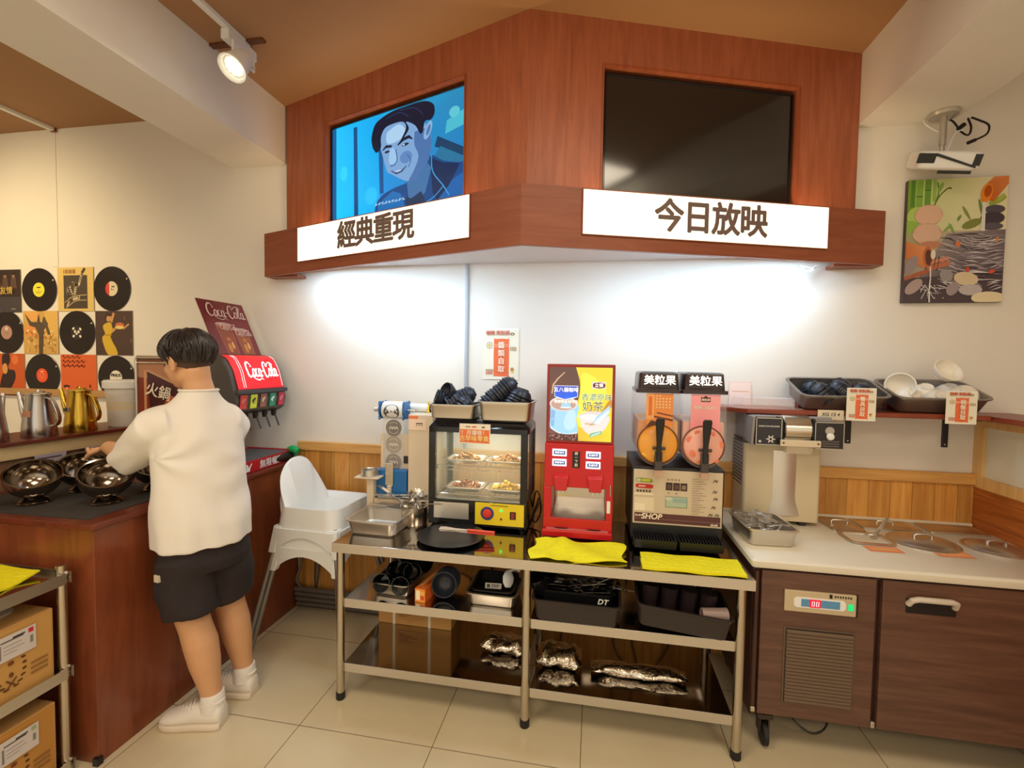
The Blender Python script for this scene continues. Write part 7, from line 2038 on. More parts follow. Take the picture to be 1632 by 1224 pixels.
ck = thing('soda_dispenser', 'dark soda fountain with lit red logo panel and five flavour buttons on the counter', 'soda dispenser', (0, 0, 0))
DGREY = plain('dispenser_grey', (72, 68, 64), 0.4)
DGREY2 = plain('dispenser_dark', (58, 60, 66), 0.35)
CY0, CY1 = -0.500, -0.082
# profile in the xz plane (front is +x)
prof = [(-2.24, 1.29), (-2.24, 1.560), (-2.21, 1.592), (-2.12, 1.604), (-2.02, 1.602), (-1.965, 1.578), (-1.925, 1.515), (-1.895, 1.402), (-1.885, 1.350), (-1.898, 1.290), (-1.935, 1.268), (-2.22, 1.268)]
T = Matrix(((1, 0, 0, 0), (0, 0, 1, 0), (0, 1, 0, 0), (0, 0, 0, 1)))
MB().prism(prof, CY0, CY1, T=T).build('head', DGREY, ck, 30, 0.006)


def front_pt(y, s):
    """point on the front of the head: s runs 0 (bottom of logo panel) .. 1 (top), pushed out a little"""
    pts = [(-1.893, 1.410), (-1.923, 1.512), (-1.962, 1.578), (-2.00, 1.596)]
    seg = [(Vector(pts[i + 1]) - Vector(pts[i])).length for i in range(3)]
    q = s * sum(seg)
    i = 0
    while i < 2 and q > seg[i]:
        q -= seg[i]; i += 1
    t = q / seg[i]
    a, b = Vector(pts[i]), Vector(pts[i + 1])
    p = a.lerp(b, t)
    d = (b - a).normalized()
    nrm = Vector((d.y, -d.x))
    if nrm.x < 0:
        nrm = -nrm
    return p, nrm


def on_front(y, s, out):
    p, n = front_pt(y, s)
    p = p + n * out
    return Vector((p.x, y, p.y))


rows = []
for k in range(13):
    rows.append([on_front(CY0 + 0.030 + (CY1 - CY0 - 0.045) * i / 20, k / 12, 0.003) for i in range(21)])
lgp = MB()
lgp.loft(rows, closed=False, cap0=False, cap1=False)
REDLIT = emit('logo_red', (214, 20, 36), 0.55)
lgo = lgp.build('logo_panel', REDLIT, ck, 60)
LOGOW = emit('logo_white', (250, 244, 240), 0.7)
script_logo(MB(), 0, 0, 1, place=lambda x, z, o: Vector((x, 0, z)))
_y0, _s = CY0 + 0.120, 0.070
lm = MB()
script_logo(lm, 0, 0, 1.0, 1.15, place=lambda x, z, o: on_front(_y0 + x * _s, 0.30 + z * 0.40, 0.0045 + o))
lm.build('logo_script', LOGOW, lgo, 0)
for yy in (CY0 + 0.075, CY0 + 0.090, CY1 - 0.025):
    MB().tube([on_front(yy + 0.01 * k / 8, 0.04 + 0.92 * k / 8, 0.004) for k in range(9)], 0.0016, 5).build('logo_stripe', LOGOW, lgo)
MB().box(-1.905, -1.872, CY0 + 0.005, CY1 - 0.004, 1.385, 1.408).build('divider', DGREY2, ck, 0, 0.004)
# flavour buttons
for k, (c, ink) in enumerate((((214, 44, 36), (240, 120, 110)), ((222, 220, 40), (40, 60, 60)), ((150, 84, 66), (226, 200, 160)), ((16, 140, 96), (230, 250, 240)), ((206, 36, 66), (240, 150, 160)))):
    y0 = CY0 + 0.030 + k * 0.078
    b = picture('flavour_button', 0.052, 0.078, [(c, FULL), (tuple(min(255, v + 20) for v in c), rbox(0.08, 0.06, 0.92, 0.30)), (ink, ell(0.5, 0.62, 0.3, 0.12, 10, tilt=0.4)), (ink, ell(0.4, 0.48, 0.2, 0.08, 8, tilt=-0.5))], ck, picture_mat('button_print', 0.45, 0.3), (-1.8865, y0, 1.302), (R(0), 0, R(90)))
    b.rotation_euler = (R(7), 0, R(90))
    n_ = MB().tube([(-1.935, y0 + 0.026, 1.270), (-1.935, y0 + 0.026, 1.236)], [0.017, 0.013], 14).build('nozzle', BLACKPL, ck)
    MB().tube([(-1.925, y0 + 0.026, 1.245), (-1.905, y0 + 0.034, 1.175)], 0.005, 8).build('lever', plain('lever_grey', (90, 84, 80), 0.4, 0.6), n_)
MB().box(-2.235, -2.16, CY0 + 0.02, CY1 - 0.01, CT, 1.272).build('back_column', STEEL, ck, 0, 0.004)
bs_ = MB().box(-2.235, -1.872, CY0 - 0.005, CY1 + 0.005, CT, 1.012).build('base', plain('base_red', (176, 24, 34), 0.4), ck, 0, 0.004)
MB().box(-2.13, -1.876, CY0 + 0.004, CY1 - 0.004, 1.0125, 1.0155).build('drip_grille', plain('drip_grey', (92, 92, 94), 0.45), ck, 0)
MB().box(-2.16, -1.868, CY0 - 0.008, CY0 + 0.004, 1.010, 1.022).box(-2.16, -1.868, CY1 - 0.004, CY1 + 0.008, 1.010, 1.022).build('tray_rim', plain('base_red', (176, 24, 34), 0.4), ck, 0)
text('lettering', '無限暢飲', 0.050, WHITEPL, bs_, (-1.8712, -0.235, 0.975), rot=(PI / 2, 0, PI / 2), bold=0.0006)
MB().prism([(-0.455, 0.955), (-0.415, 0.955), (-0.41, 0.975), (-0.395, 0.995), (-0.400, 0.998), (-0.422, 0.975), (-0.430, 0.995), (-0.44, 0.995), (-0.44, 0.965), (-0.455, 0.965)], -1.8718, -1.8708, T=Matrix(((0, 0, 1, 0), (1, 0, 0, 0), (0, 1, 0, 0), (0, 0, 0, 1)))).build('cup_mark', WHITEPL, bs_, 0)
# poster on the dispenser
cp_ = thing('advert_board', 'dark red advert board showing glasses, leaning behind the soda dispenser', 'poster', (-2.065, -0.415, 1.604), rot=(R(-24), 0, R(90)))
MB().box(0, 0.345, 0.001, 0.006, 0, 0.34).build('board', plain('board_red', (120, 40, 44), 0.4), cp_, 0)
CPP = [([(124, 52, 54), (134, 58, 60), (126, 50, 54), (112, 46, 50)], FULL)]
for (u, h, c) in ((0.36, 0.56, (150, 80, 60)), (0.72, 0.48, (160, 92, 66))):
    CPP += [((176, 110, 90), [(u - 0.17, h), (u + 0.17, h - 0.02), (u + 0.13, 0), (u - 0.13, 0)]), (c, [(u - 0.15, h - 0.06), (u + 0.15, h - 0.08), (u + 0.12, 0), (u - 0.12, 0)]), ((204, 170, 160), ell(u, h, 0.17, 0.035, 14)), ((216, 140, 70), ell(u - 0.03, 0.12, 0.04, 0.09, 10)), ((230, 176, 110), ell(u + 0.05, 0.17, 0.03, 0.07, 10)), ((196, 120, 70), ell(u, 0.28, 0.05, 0.04, 10))]
co = picture('print', 0.345, 0.34, CPP, cp_, GLOSSPRINT, (0, 0, 0))
PINKW = plain('logo_pale', (226, 196, 190), 0.5)
PINKD = plain('logo_dim', (164, 104, 102), 0.5)
lm = MB(); script_logo(lm, 0.030, 0.235, 0.080, 0.9, place=lambda x, z, o: Vector((x, -0.005 - o, z))); lm.build('logo_script', PINKW, co, 0)
lm = MB(); script_logo(lm, 0.085, 0.155, 0.036, 1.0, place=lambda x, z, o: Vector((x, -0.005 - o, z))); lm.build('glass_logo', PINKW, co, 0)
lm = MB(); script_logo(lm, 0.190, 0.125, 0.036, 1.0, place=lambda x, z, o: Vector((x, -0.005 - o, z))); lm.build('glass_logo', PINKW, co, 0)
# black and green bottles beside the dispenser
b1 = MB().tube([(-1.90, -0.205, CT + 0.030), (-1.885, -0.130, CT + 0.034), (-1.875, -0.06, CT + 0.030)], [0.026, 0.030, 0.028], 16).build('squeeze_bottle', BLACKPL)
tag(b1, 'black squeeze bottle lying on the counter beside the red drip tray', 'bottle')
b2 = MB().lathe([(0.0005, 0), (0.042, 0), (0.045, 0.01), (0.045, 0.045), (0.035, 0.06), (0.0005, 0.062)], 20, T=Matrix.Translation((-1.90, -0.055, CT))).tube(smooth_path([(-1.90, -0.055, CT + 0.05), (-1.86, -0.06, CT + 0.075), (-1.82, -0.06, CT + 0.06)]), 0.022, 10).build('cleaning_sponge', plain('green_plastic', (20, 170, 96), 0.4))
tag(b2, 'bright green scrubbing cup at the back corner of the counter', 'scrubber')

# pipes along the wall below, and the red tag
for k in range(4):
    tag(MB().tube([(-1.84, -0.045 - 0.006 * k, 0.030 + 0.034 * k), (-1.22, -0.045 - 0.006 * k, 0.030 + 0.034 * k)], 0.0145, 12).build('water_pipe', plain('pipe_grey', (120, 112, 104), 0.4, 0.4)), 'grey horizontal pipe in the bundle along the foot of the pine wall', 'pipe', 'pipes along the foot of the wall')
hv = thing('water_valve', 'thin grey riser pipe with a red valve handle at the corner of the counter', 'valve', (-1.80, -0.06, 0))
MB().tube(smooth_path([(0, 0, 0.145), (-0.02, -0.02, 0.20), (0.0, 0.0, 0.30), (-0.01, 0.02, 0.50), (0, 0.02, 0.62)]), 0.008, 8).build('riser', plain('pipe_grey', (120, 112, 104), 0.4, 0.4), hv)
MB().box(-0.012, 0.034, -0.02, -0.008, 0.40, 0.455).build('handle', plain('valve_red', (206, 36, 34), 0.4), hv, 0, 0.006)

# ------------------------------------------------------------------ stacked high chairs
LEGM = plain('leg_grey', (146, 142, 136), 0.35, 0.7)
HCW = plain('chair_white', (238, 240, 238), 0.32, var=0.01)


def high_chair(label, loc, rz, with_tray=False):
    """moulded white seat with armrests and four splayed tube legs; faces +x, origin on the floor"""
    t = thing('high_chair', label, 'high chair', loc, rot=(0, 0, rz), group=None)
    # rim: rounded frame at armrest height, opening for the child, tall rounded back at -x
    ZR = 0.70
    seat = MB()

    def dense(ring, k):
        """even out a ring to k points"""
        n = len(ring)
        seg = [(ring[(i + 1) % n] - ring[i]).length for i in range(n)]
        tot = sum(seg); out = []
        i, acc = 0, 0.0
        for q in range(k):
            d = tot * q / k
            while acc + seg[i] < d:
                acc += seg[i]; i += 1
            out.append(ring[i].lerp(ring[(i + 1) % n], (d - acc) / seg[i]))
        return out
    outer = dense(rrect(0.35, 0.37, 0.06, 0, 8), 96)
    inner = dense(rrect(0.25, 0.28, 0.06, 0, 8), 96)

    def rise(p):
        b = max(0.0, min(1.0, (-p.x - 0.03) / 0.13))
        b = b * b * (3 - 2 * b)
        w = max(0.0, 1 - (abs(p.y) / 0.183) ** 2.4)
        return ZR + b * 0.235 * w ** 0.6

    def back_shift(p, z):
        return Vector((p.x - 0.12 * max(0, z - ZR), p.y, z))
    low = [Vector((p.x * 1.10, p.y * 1.08, ZR - 0.13)) for p in outer]
    mid = [Vector((p.x * 1.02, p.y * 1.02, ZR - 0.03)) for p in outer]
    up = [back_shift(p, rise(p)) for p in outer]
    upi = [back_shift(Vector((p.x * 0.93, p.y * 0.93, 0)), rise(p) - 0.002) for p in outer]
    inn = [Vector((p.x, p.y, ZR - 0.03)) for p in inner]
    pan0 = [Vector((p.x * .94, p.y * .93, ZR - 0.16)) for p in inner]
    pan1 = [Vector((p.x * .80, p.y * .80, ZR - 0.175)) for p in inner]
    under = [Vector((p.x * .80, p.y * .80, ZR - 0.20)) for p in inner]
    uo = [Vector((p.x * 1.08, p.y * 1.06, ZR - 0.13)) for p in outer]
    seat.loft([under, uo, low, mid, up, upi, inn, pan0, pan1], cap0=True, cap1=True)
    seat.build('seat', HCW, t, 50)
    for sx in (-1, 1):
        for sy in (-1, 1):
            MB().tube([(sx * 0.165, sy * 0.170, ZR - 0.10), (sx * 0.275, sy * 0.275, 0.008)], 0.0125, 12).build('leg', LEGM, t)
            MB().loft([[Vector((sx * 0.165 + dx, sy * 0.170 + dy, ZR - 0.10)) for dx, dy in ((-.026, -.026), (.026, -.026), (.026, .026), (-.026, .026))],
                       [Vector((sx * 0.192 + dx, sy * 0.195 + dy, ZR - 0.245)) for dx, dy in ((-.020, -.020), (.020, -.020), (.020, .020), (-.020, .020))]]).build('leg_socket', HCW, t, 0, 0.006)
    # side aprons with an arch between the legs
    for sy in (-1, 1):
        a = MB()
        n = 14
        ring_o, ring_i = [], []
        for i in range(n + 1):
            u = -1 + 2 * i / n
            x = 0.175 * u
            zb = ZR - 0.235 + 0.085 * math.cos(u * PI / 2) ** 0.8
            y = sy * 0.206
            ring_o.append([Vector((x, y, zb)), Vector((x, y, ZR - 0.11)), Vector((x, y - sy * 0.012, ZR - 0.11)), Vector((x, y - sy * 0.012, zb))])
        a.loft(ring_o)
        a.build('apron', HCW, t, 40)
    for sx in (-1, 1):
        a = MB()
        rr = []
        for i in range(15):
            u = -1 + 2 * i / 14
            y = 0.180 * u
            zb = ZR - 0.235 + 0.085 * math.cos(u * PI / 2) ** 0.8
            x = sx * 0.198
            rr.append([Vector((x, y, zb)), Vector((x, y, ZR - 0.11)), Vector((x - sx * 0.012, y, ZR - 0.11)), Vector((x - sx * 0.012, y, zb))])
        a.loft(rr)
        a.build('apron', HCW, t, 40)
    return t


h1 = high_chair('upper white plastic high chair of the stacked pair between the counter and the work table', (-1.488, -0.280, 0.085), R(-3))
h2 = high_chair('lower white plastic high chair nested under the upper one beside the counter', (-1.488, -0.280, 0.0), R(-3))
h2.location.z = 0.0
h2.scale = (1.0, 1.0, 0.97)

# ------------------------------------------------------------------ steel rack in the lower left corner
rk = thing('steel_rack', 'low stainless steel rack with three shelves in front of the counter end, lower left corner', 'rack', (0, 0, 0))
RX0, RX1, RY0, RY1 = -2.36, -1.915, -2.05, -1.285
for x in (RX0 + 0.02, RX1 - 0.02):
    for y in (RY0 + 0.02, RY1 - 0.02):
        l = MB().tube([(x, y, 0.02), (x, y, 0.802)], 0.0165, 14).build('post', STEELV, rk)
        MB().lathe([(0.0005, 0), (0.018, 0), (0.019, 0.022), (0.0005, 0.024)], 14, T=Matrix.Translation((x, y, 0))).build('foot', plain('foot_grey', (170, 160, 140), 0.5), l)
        for z in (0.765, 0.41, 0.05):
            MB().ball((x + (0.019 if x > -2.2 else -0.019), y + 0.004, z + 0.008), 0.006, 8, 5).build('bolt', STEEL, l)
for z in (0.772, 0.412, 0.052):
    s = MB().box(RX0, RX1 - 0.004, RY0, RY1, z - 0.022, z - 0.019)
    s.build('shelf', TABLETOP, rk, 0)
    MB().box(RX1 - 0.004, RX1, RY0, RY1 - 0.02, z - 0.042, z).box(RX0, RX1, RY1 - 0.004, RY1, z - 0.042, z).box(RX0, RX0 + 0.004, RY0, RY1, z - 0.042, z).box(RX0, RX1, RY0, RY0 + 0.004, z - 0.042, z).build('shelf_lip', STEEL, rk, 0)


def f3(u, v):
    y = -1.86 + 0.55 * u
    x = -2.30 + 0.325 * v - 0.03 * u * v + 0.02 * math.sin(5 * u)
    return (x, y, 0.762 + 0.014 + 0.012 * math.sin(9 * u + 3 * v) * v + 0.008 * math.sin(14 * u))


cloth('cleaning_cloth', 'yellow cloth spread on the top shelf of the steel rack', 'cloth', f3, 34, 16, YELCLOTH, 0.006)


def carton(label, z, h, dark):
    t = thing('cardboard_box', label, 'carton', (RX1 - 0.020, RY1 - 0.050, z))
    MB().box(-0.34, 0, -0.48, 0, 0, h).build('carton', CARD, t, 0, 0.003)
    P = [((200, 154, 84) if not dark else (190, 136, 62), FULL)]
    # laurel ring of dashes and lines of print
    for k in range(18):
        a = PI * (1.12 + 1.76 * k / 17) - PI * 0.5 + PI
        if -0.6 < math.sin(a) < 0.85 or True:
            P.append(((96, 60, 30), ell(0.74 + 0.085 * math.cos(a), 0.42 + 0.26 * math.sin(a), 0.016, 0.022, 6, tilt=a)))
    for r in range(3):
        P.append(((150, 104, 56), rbox(0.05, 0.10 + 0.07 * r, 0.50 - 0.08 * r, 0.13 + 0.07 * r)))
        P.append(((150, 104, 56), rbox(0.86, 0.22 + 0.07 * r, 0.97, 0.25 + 0.07 * r)))
    P += [((120, 60, 30), ell(0.74, 0.52, 0.02, 0.03, 8)), ((110, 60, 30), ell(0.74, 0.36, 0.014, 0.035, 8)), ('s', (110, 64, 30), 0.005, [(0.71, 0.18), (0.77, 0.30)]), ('s', (110, 64, 30), 0.005, [(0.77, 0.18), (0.71, 0.30)])]
    f = picture('print', 0.47, h * 0.96, P, t, PAPER, (0.0012, -0.478, h * 0.02), (0, 0, R(90)))
    LP = [((212, 206, 204), smooth_path([(0.06, 0), (0.94, 0), (1, 0.08), (1, 0.92), (0.94, 1), (0.06, 1), (0, 0.92), (0, 0.08), (0.06, 0)], 2)), ((96, 92, 96), rbox(0.10, 0.74, 0.68, 0.80)), ((60, 56, 60), rbox(0.40, 0.80, 0.72, 0.86)), ((130, 126, 130), rbox(0.05, 0.12, 0.11, 0.7)), ((150, 146, 150), rbox(0.16, 0.56, 0.62, 0.59)), ((160, 156, 160), rbox(0.16, 0.40, 0.68, 0.43)), ((160, 156, 160), rbox(0.16, 0.26, 0.5, 0.29)), ((130, 140, 130), rbox(0.84, 0.3, 0.92, 0.6)), ((206, 44, 60) if not dark else (160, 180, 130), rbox(0.80, 0.74, 0.93, 0.92))]
    picture('shipping_label', 0.112, 0.085, LP, t, GLOSSPRINT, (0.0062, -0.170, h * 0.58), (0, 0, R(90)))
    return t


carton('cardboard box with white label and laurel print, middle shelf of the steel rack', 0.394, 0.262, False)
c2 = carton('cardboard box with white label and torn patch, bottom shelf of the steel rack', 0.034, 0.268, True)
MB().add([Vector((0.0035, -0.150, 0.060)), Vector((0.0035, -0.122, 0.066)), Vector((0.0035, -0.112, 0.094)), Vector((0.0035, -0.132, 0.092)), Vector((0.0035, -0.150, 0.080))], [(0, 1, 2, 3, 4)]).build('torn_patch', plain('torn_grey', (150, 146, 140), 0.4), c2, 0)
fm = thing('place_mat', 'white moulded foam tray lying on top of the upper cardboard box', 'tray', (-2.10, -1.56, 0.657), rot=(0, 0, R(4)))
MB().loft([rrect(0.17, 0.34, 0.03, 0.0), rrect(0.18, 0.35, 0.03, 0.010), rrect(0.15, 0.31, 0.025, 0.010), rrect(0.14, 0.30, 0.02, 0.004)]).tube(smooth_path([(-0.05, -0.10, 0.008), (0.0, 0.02, 0.012), (0.05, 0.08, 0.012), (0.03, 0.13, 0.008)]), 0.006, 8).build('tray', plain('foam_white', (222, 216, 206), 0.6), fm)
# ================================================================== the person at the counter
SKIN = plain('skin', (212, 162, 120), 0.5, var=0.04, scale=6, **{'Subsurface Weight': 0.08, 'Subsurface Radius': (0.02, 0.008, 0.004)})
SHIRT = plain('white_cotton', (236, 232, 224), 0.85, var=0.02, scale=7, bump=0.25)
SHORTS = plain('black_cotton', (40, 32, 34), 0.85, var=0.1, scale=9, bump=0.2)
HAIR = plain('black_hair', (36, 28, 28), 0.38, var=0.25, scale=30)
SHOE = plain('shoe_white', (236, 230, 222), 0.5, var=0.03)
SOLE = plain('sole_cream', (226, 214, 196), 0.6, var=0.05)
BASE = Vector((-1.66, -0.94, 0.0))
pr = thing('person', 'person in an oversized white T-shirt and black shorts standing at the counter, seen from behind', 'person', BASE)
Fv = Vector((-0.915, 0.40, 0)).normalized()          # where the body faces
Lv = Vector((-0.40, -0.915, 0)).normalized()         # its left


def oring(c, a, b, n=28, tilt=0.0):
    c = Vector(c)
    return [c + Lv * (a * math.cos(2 * PI * i / n)) + Fv * (b * math.sin(2 * PI * i / n)) + Vector((0, 0, tilt * math.sin(2 * PI * i / n))) for i in range(n)]


# head frame
Gv = Vector((-0.985, 0.08, -0.22)).normalized()
Hl = Vector((0, 0, 1)).cross(Gv).normalized()
Hu = Gv.cross(Hl).normalized()
HC = Vector((-1.745, -0.935, 1.555))
MH = Matrix(((Gv.x, Hl.x, Hu.x, HC.x), (Gv.y, Hl.y, Hu.y, HC.y), (Gv.z, Hl.z, Hu.z, HC.z), (0, 0, 0, 1)))
HR = MH.to_3x3().to_4x4()


def hp(f, l, u):
    return MH @ Vector((f, l, u))


b = MB()
# skull, face, jaw, nose, lips, brow, ears
b.ball(hp(-0.012, 0, 0.030), (0.098, 0.077, 0.092), 24, 16, T=HR)
b.ball(hp(0.030, 0, -0.020), (0.066, 0.062, 0.085), 24, 14, T=HR)
b.ball(hp(0.048, 0, -0.074), (0.034, 0.036, 0.030), 16, 10, T=HR)
b.ball(hp(0.000, 0.036, -0.050), (0.052, 0.026, 0.040), 14, 10, T=HR)
b.ball(hp(0.000, -0.036, -0.050), (0.052, 0.026, 0.040), 14, 10, T=HR)
b.tube([hp(0.088, 0, 0.016), hp(0.103, 0, -0.016), hp(0.094, 0, -0.028)], [0.008, 0.0125, 0.012], 10)
b.ball(hp(0.085, 0, -0.048), (0.014, 0.024, 0.007), 12, 8, T=HR)
b.ball(hp(0.083, 0, -0.060), (0.013, 0.021, 0.008), 12, 8, T=HR)
b.ball(hp(0.078, 0.0, 0.026), (0.016, 0.048, 0.010), 14, 8, T=HR)
for s in (-1, 1):
    b.ball(hp(0.052, s * 0.042, -0.018), (0.028, 0.020, 0.022), 12, 8, T=HR)
    b.ball(hp(-0.008, s * 0.080, -0.010), (0.019, 0.0085, 0.032), 14, 10, T=HR)
    b.tube([hp(-0.002 + 0.020 * math.cos(a), s * 0.086, -0.006 + 0.031 * math.sin(a)) for a in [R(q) for q in range(60, 300, 24)]], 0.0055, 8)
# neck
b.tube([hp(-0.030, 0, -0.030), Vector((-1.705, -0.930, 1.475)), Vector((-1.692, -0.928, 1.425)), Vector((-1.695, -0.928, 1.36))], [0.058, 0.056, 0.060, 0.075], 20)
# torso under the clothes
b.loft([oring((-1.67, -0.935, 0.80), 0.160, 0.105), oring((-1.685, -0.935, 1.0), 0.150, 0.10), oring((-1.70, -0.93, 1.2), 0.165, 0.10), oring((-1.70, -0.93, 1.34), 0.14, 0.075), oring((-1.695, -0.928, 1.40), 0.07, 0.06)])


def arm(sh, el, wr, hand_dir, curl, palm_n):
    sh, el, wr = Vector(sh), Vector(el), Vector(wr)
    b.tube([sh, sh.lerp(el, .35), sh.lerp(el, .75), el, el.lerp(wr, .25), el.lerp(wr, .6), wr], [0.052, 0.050, 0.043, 0.040, 0.042, 0.035, 0.027], 14)
    d = Vector(hand_dir).normalized()
    n = Vector(palm_n).normalized()            # the way the palm faces
    sd = d.cross(n).normalized()
    b.loft([[wr + d * t + sd * (w * math.cos(2 * PI * i / 16)) + n * (h * math.sin(2 * PI * i / 16)) for i in range(16)] for t, w, h in ((-0.012, 0.026, 0.019), (0.02, 0.034, 0.017), (0.05, 0.040, 0.015), (0.085, 0.040, 0.013), (0.095, 0.032, 0.010))])
    for k, (o, L) in enumerate(((0.030, 0.066), (0.010, 0.075), (-0.011, 0.070), (-0.031, 0.055))):
        p = wr + d * 0.084 + sd * o
        pts, dirn = [p], d.copy()
        for q, (f, c) in enumerate(((0.45, curl[0] + 6 * k), (0.32, curl[1]), (0.23, curl[2]))):
            dirn = (Matrix.Rotation(R(c), 3, sd) @ dirn).normalized()
            if dirn.dot(n) < d.dot(n):
                pass
            p = p + dirn * (L * f + 0.006)
            pts.append(p)
        b.tube([wr + d * 0.055 + sd * o * .9] + pts, [0.0105, 0.0100, 0.0092, 0.0086, 0.0072], 10)
    # thumb, from the side of the palm near its base
    t0 = wr + d * 0.022 + sd * 0.026
    t1 = t0 + (d * 0.55 + sd * 0.75 + n * 0.25).normalized() * 0.034
    t2 = t1 + (d * 0.85 + sd * 0.25 + n * 0.45).normalized() * 0.030
    t3 = t2 + (d * 0.95 + n * 0.35).normalized() * 0.024
    b.tube([t0, t1, t2, t3], [0.014, 0.012, 0.0105, 0.0085], 10)
    return sd


SHL, ELL, WRL = (-1.765, -1.070, 1.315), (-1.985, -1.005, 1.150), (-2.165, -0.940, 1.170)
SHR, ELR, WRR = (-1.640, -0.795, 1.305), (-1.85, -0.68, 1.120), (-2.06, -0.74, 1.125)
arm(SHL, ELL, WRL, (-0.82, 0.34, -0.42), (-16, -34, -28), (-0.40, 0.18, -0.90))
arm(SHR, ELR, WRR, (-0.86, -0.42, -0.25), (-16, -34, -28), (-0.22, -0.10, -0.97))
# legs
for hip, kn, cf1, an, ft in ((((-1.70, -1.01, 0.84)), (-1.672, -1.012, 0.50), (-1.634, -1.000, 0.36), (-1.590, -0.988, 0.115), (-1.590, -0.988, 0.07)), ((-1.64, -0.85, 0.84), (-1.652, -0.832, 0.50), (-1.630, -0.815, 0.36), (-1.592, -0.800, 0.115), (-1.592, -0.800, 0.07))):
    hip, kn, cf1, an, ft = map(Vector, (hip, kn, cf1, an, ft))
    b.tube([hip, hip.lerp(kn, .4), hip.lerp(kn, .8), kn, kn.lerp(cf1, .5), cf1, cf1.lerp(an, .35), cf1.lerp(an, .7), an, ft], [0.088, 0.085, 0.072, 0.064, 0.062, 0.066, 0.060, 0.046, 0.038, 0.042], 20)
body = remesh_solid('body', b, SKIN, pr, voxel=0.0050, smooth_it=5, factor=0.45)
body.location = -BASE

# eyes and brows
for s in (-1, 1):
    MB().ball(hp(0.078, s * 0.031, 0.006), (0.010, 0.013, 0.008), 12, 8, T=HR).build('eye', plain('eye_dark', (40, 30, 28), 0.2), pr, loc=-BASE)
    MB().tube([hp(0.092, s * 0.014, 0.026), hp(0.090, s * 0.032, 0.031), hp(0.080, s * 0.050, 0.027)], [0.003, 0.004, 0.002], 6).build('eyebrow', HAIR, pr, loc=-BASE)

# hair: short cropped sides and nape under a fuller cap of locks
h = MB()
hr = random.Random(8)
NA = 48
rings = []
for k in range(15):
    t = k / 14
    ring = []
    for i in range(NA):
        a = 2 * PI * i / NA                     # 0 = front
        front = 0.5 + 0.5 * math.cos(a)
        zlow = 0.004 + 0.030 * front ** 2 - 0.024 * (1 - front)          # lower edge of the cap
        th = t * math.acos(max(-1, min(1, (zlow - 0.035) / 0.112)))
        rr = 1 + 0.015 * math.sin(9 * a + 4 * t) + 0.010 * math.sin(23 * a)
        tuck = 1 - 0.15 * (max(0, t - 0.62) / 0.38) ** 1.6
        ring.append(hp(-0.014 + 0.119 * rr * tuck * math.sin(th) * math.cos(a) * (1.0 if math.cos(a) < 0 else 0.99), 0.099 * rr * tuck * math.sin(th) * math.sin(a), 0.035 + 0.112 * math.cos(th)))
    rings.append(ring)
inner = [[HC.lerp(p, 0.80) for p in rings[-1]]]
h.loft(rings + inner)
for q in range(300):
    a = hr.uniform(0, 2 * PI)
    front = 0.5 + 0.5 * math.cos(a)
    zlow = 0.004 + 0.030 * front ** 2 - 0.024 * (1 - front)
    t0, t1 = sorted((hr.uniform(0.05, 0.75), hr.uniform(0.45, 1.03)))
    sw = hr.uniform(-0.35, 0.35)
    pts, rad = [], []
    for j in range(7):
        t = t0 + (t1 - t0) * j / 6
        aa = a + sw * (t - t0)
        th = t * math.acos(max(-1, min(1, (zlow - 0.035) / 0.112)))
        o = 1.005 + 0.03 * math.sin(PI * j / 6)
        tuck = 1 - 0.15 * (max(0, t - 0.62) / 0.38) ** 1.6
        pts.append(hp(-0.014 + 0.119 * o * tuck * math.sin(th) * math.cos(aa), 0.099 * o * tuck * math.sin(th) * math.sin(aa), 0.035 + 0.112 * o * math.cos(th)))
        rad.append(0.0012 + 0.0038 * math.sin(PI * (j + .6) / 7))
    h.tube(pts, rad, 5)
h.build('hair', HAIR, pr, 50, loc=-BASE)
f = MB()
rings = []
for k in range(8):
    t = k / 7
    ring = []
    for i in range(25):
        a = R(62) + (2 * PI - 2 * R(62)) * i / 24
        back = 0.5 - 0.5 * math.cos(a)
        z = 0.020 - t * (0.026 + 0.052 * back ** 2)
        e = max(0.0, 1 - ((z - 0.030) / 0.094) ** 2) ** 0.5
        ring.append(hp(-0.013 + (0.1015 * e) * math.cos(a) * (1 - 0.06 * t * back), (0.0800 * e) * math.sin(a), z))
    rings.append(ring)
f.loft(rings, closed=False, cap0=False, cap1=False)
f.build('cropped_hair', plain('cropped_hair', (78, 56, 46), 0.7, var=0.25, scale=120), pr, 60, loc=-BASE)

# T-shirt
t = MB()
t.loft([oring((-1.672, -0.938, 0.785), 0.193, 0.157, 40), oring((-1.674, -0.936, 0.88), 0.194, 0.156, 40), oring((-1.682, -0.935, 1.0), 0.182, 0.142, 40), oring((-1.692, -0.932, 1.14), 0.180, 0.136, 40), oring((-1.700, -0.930, 1.24), 0.178, 0.126, 40), oring((-1.704, -0.928, 1.31), 0.166, 0.110, 40), oring((-1.704, -0.928, 1.36), 0.136, 0.090, 40), oring((-1.702, -0.928, 1.398), 0.100, 0.078, 40), oring((-1.698, -0.928, 1.428), 0.077, 0.071, 40), oring((-1.697, -0.928, 1.442), 0.071, 0.068, 40)])
for S, E in ((SHL, ELL), (SHR, ELR)):
    S, E = Vector(S), Vector(E)
    inn_ = S + (Vector((-1.70, -0.93, 1.27)) - S) * 0.35
    sag = Vector((0, 0, -0.020))
    t.tube([inn_, S.lerp(E, 0.12) + sag * .5, S.lerp(E, .5) + sag, S.lerp(E, .86) + sag, S.lerp(E, 1.02) + sag * .7], [0.086, 0.080, 0.074, 0.073, 0.070], 24)


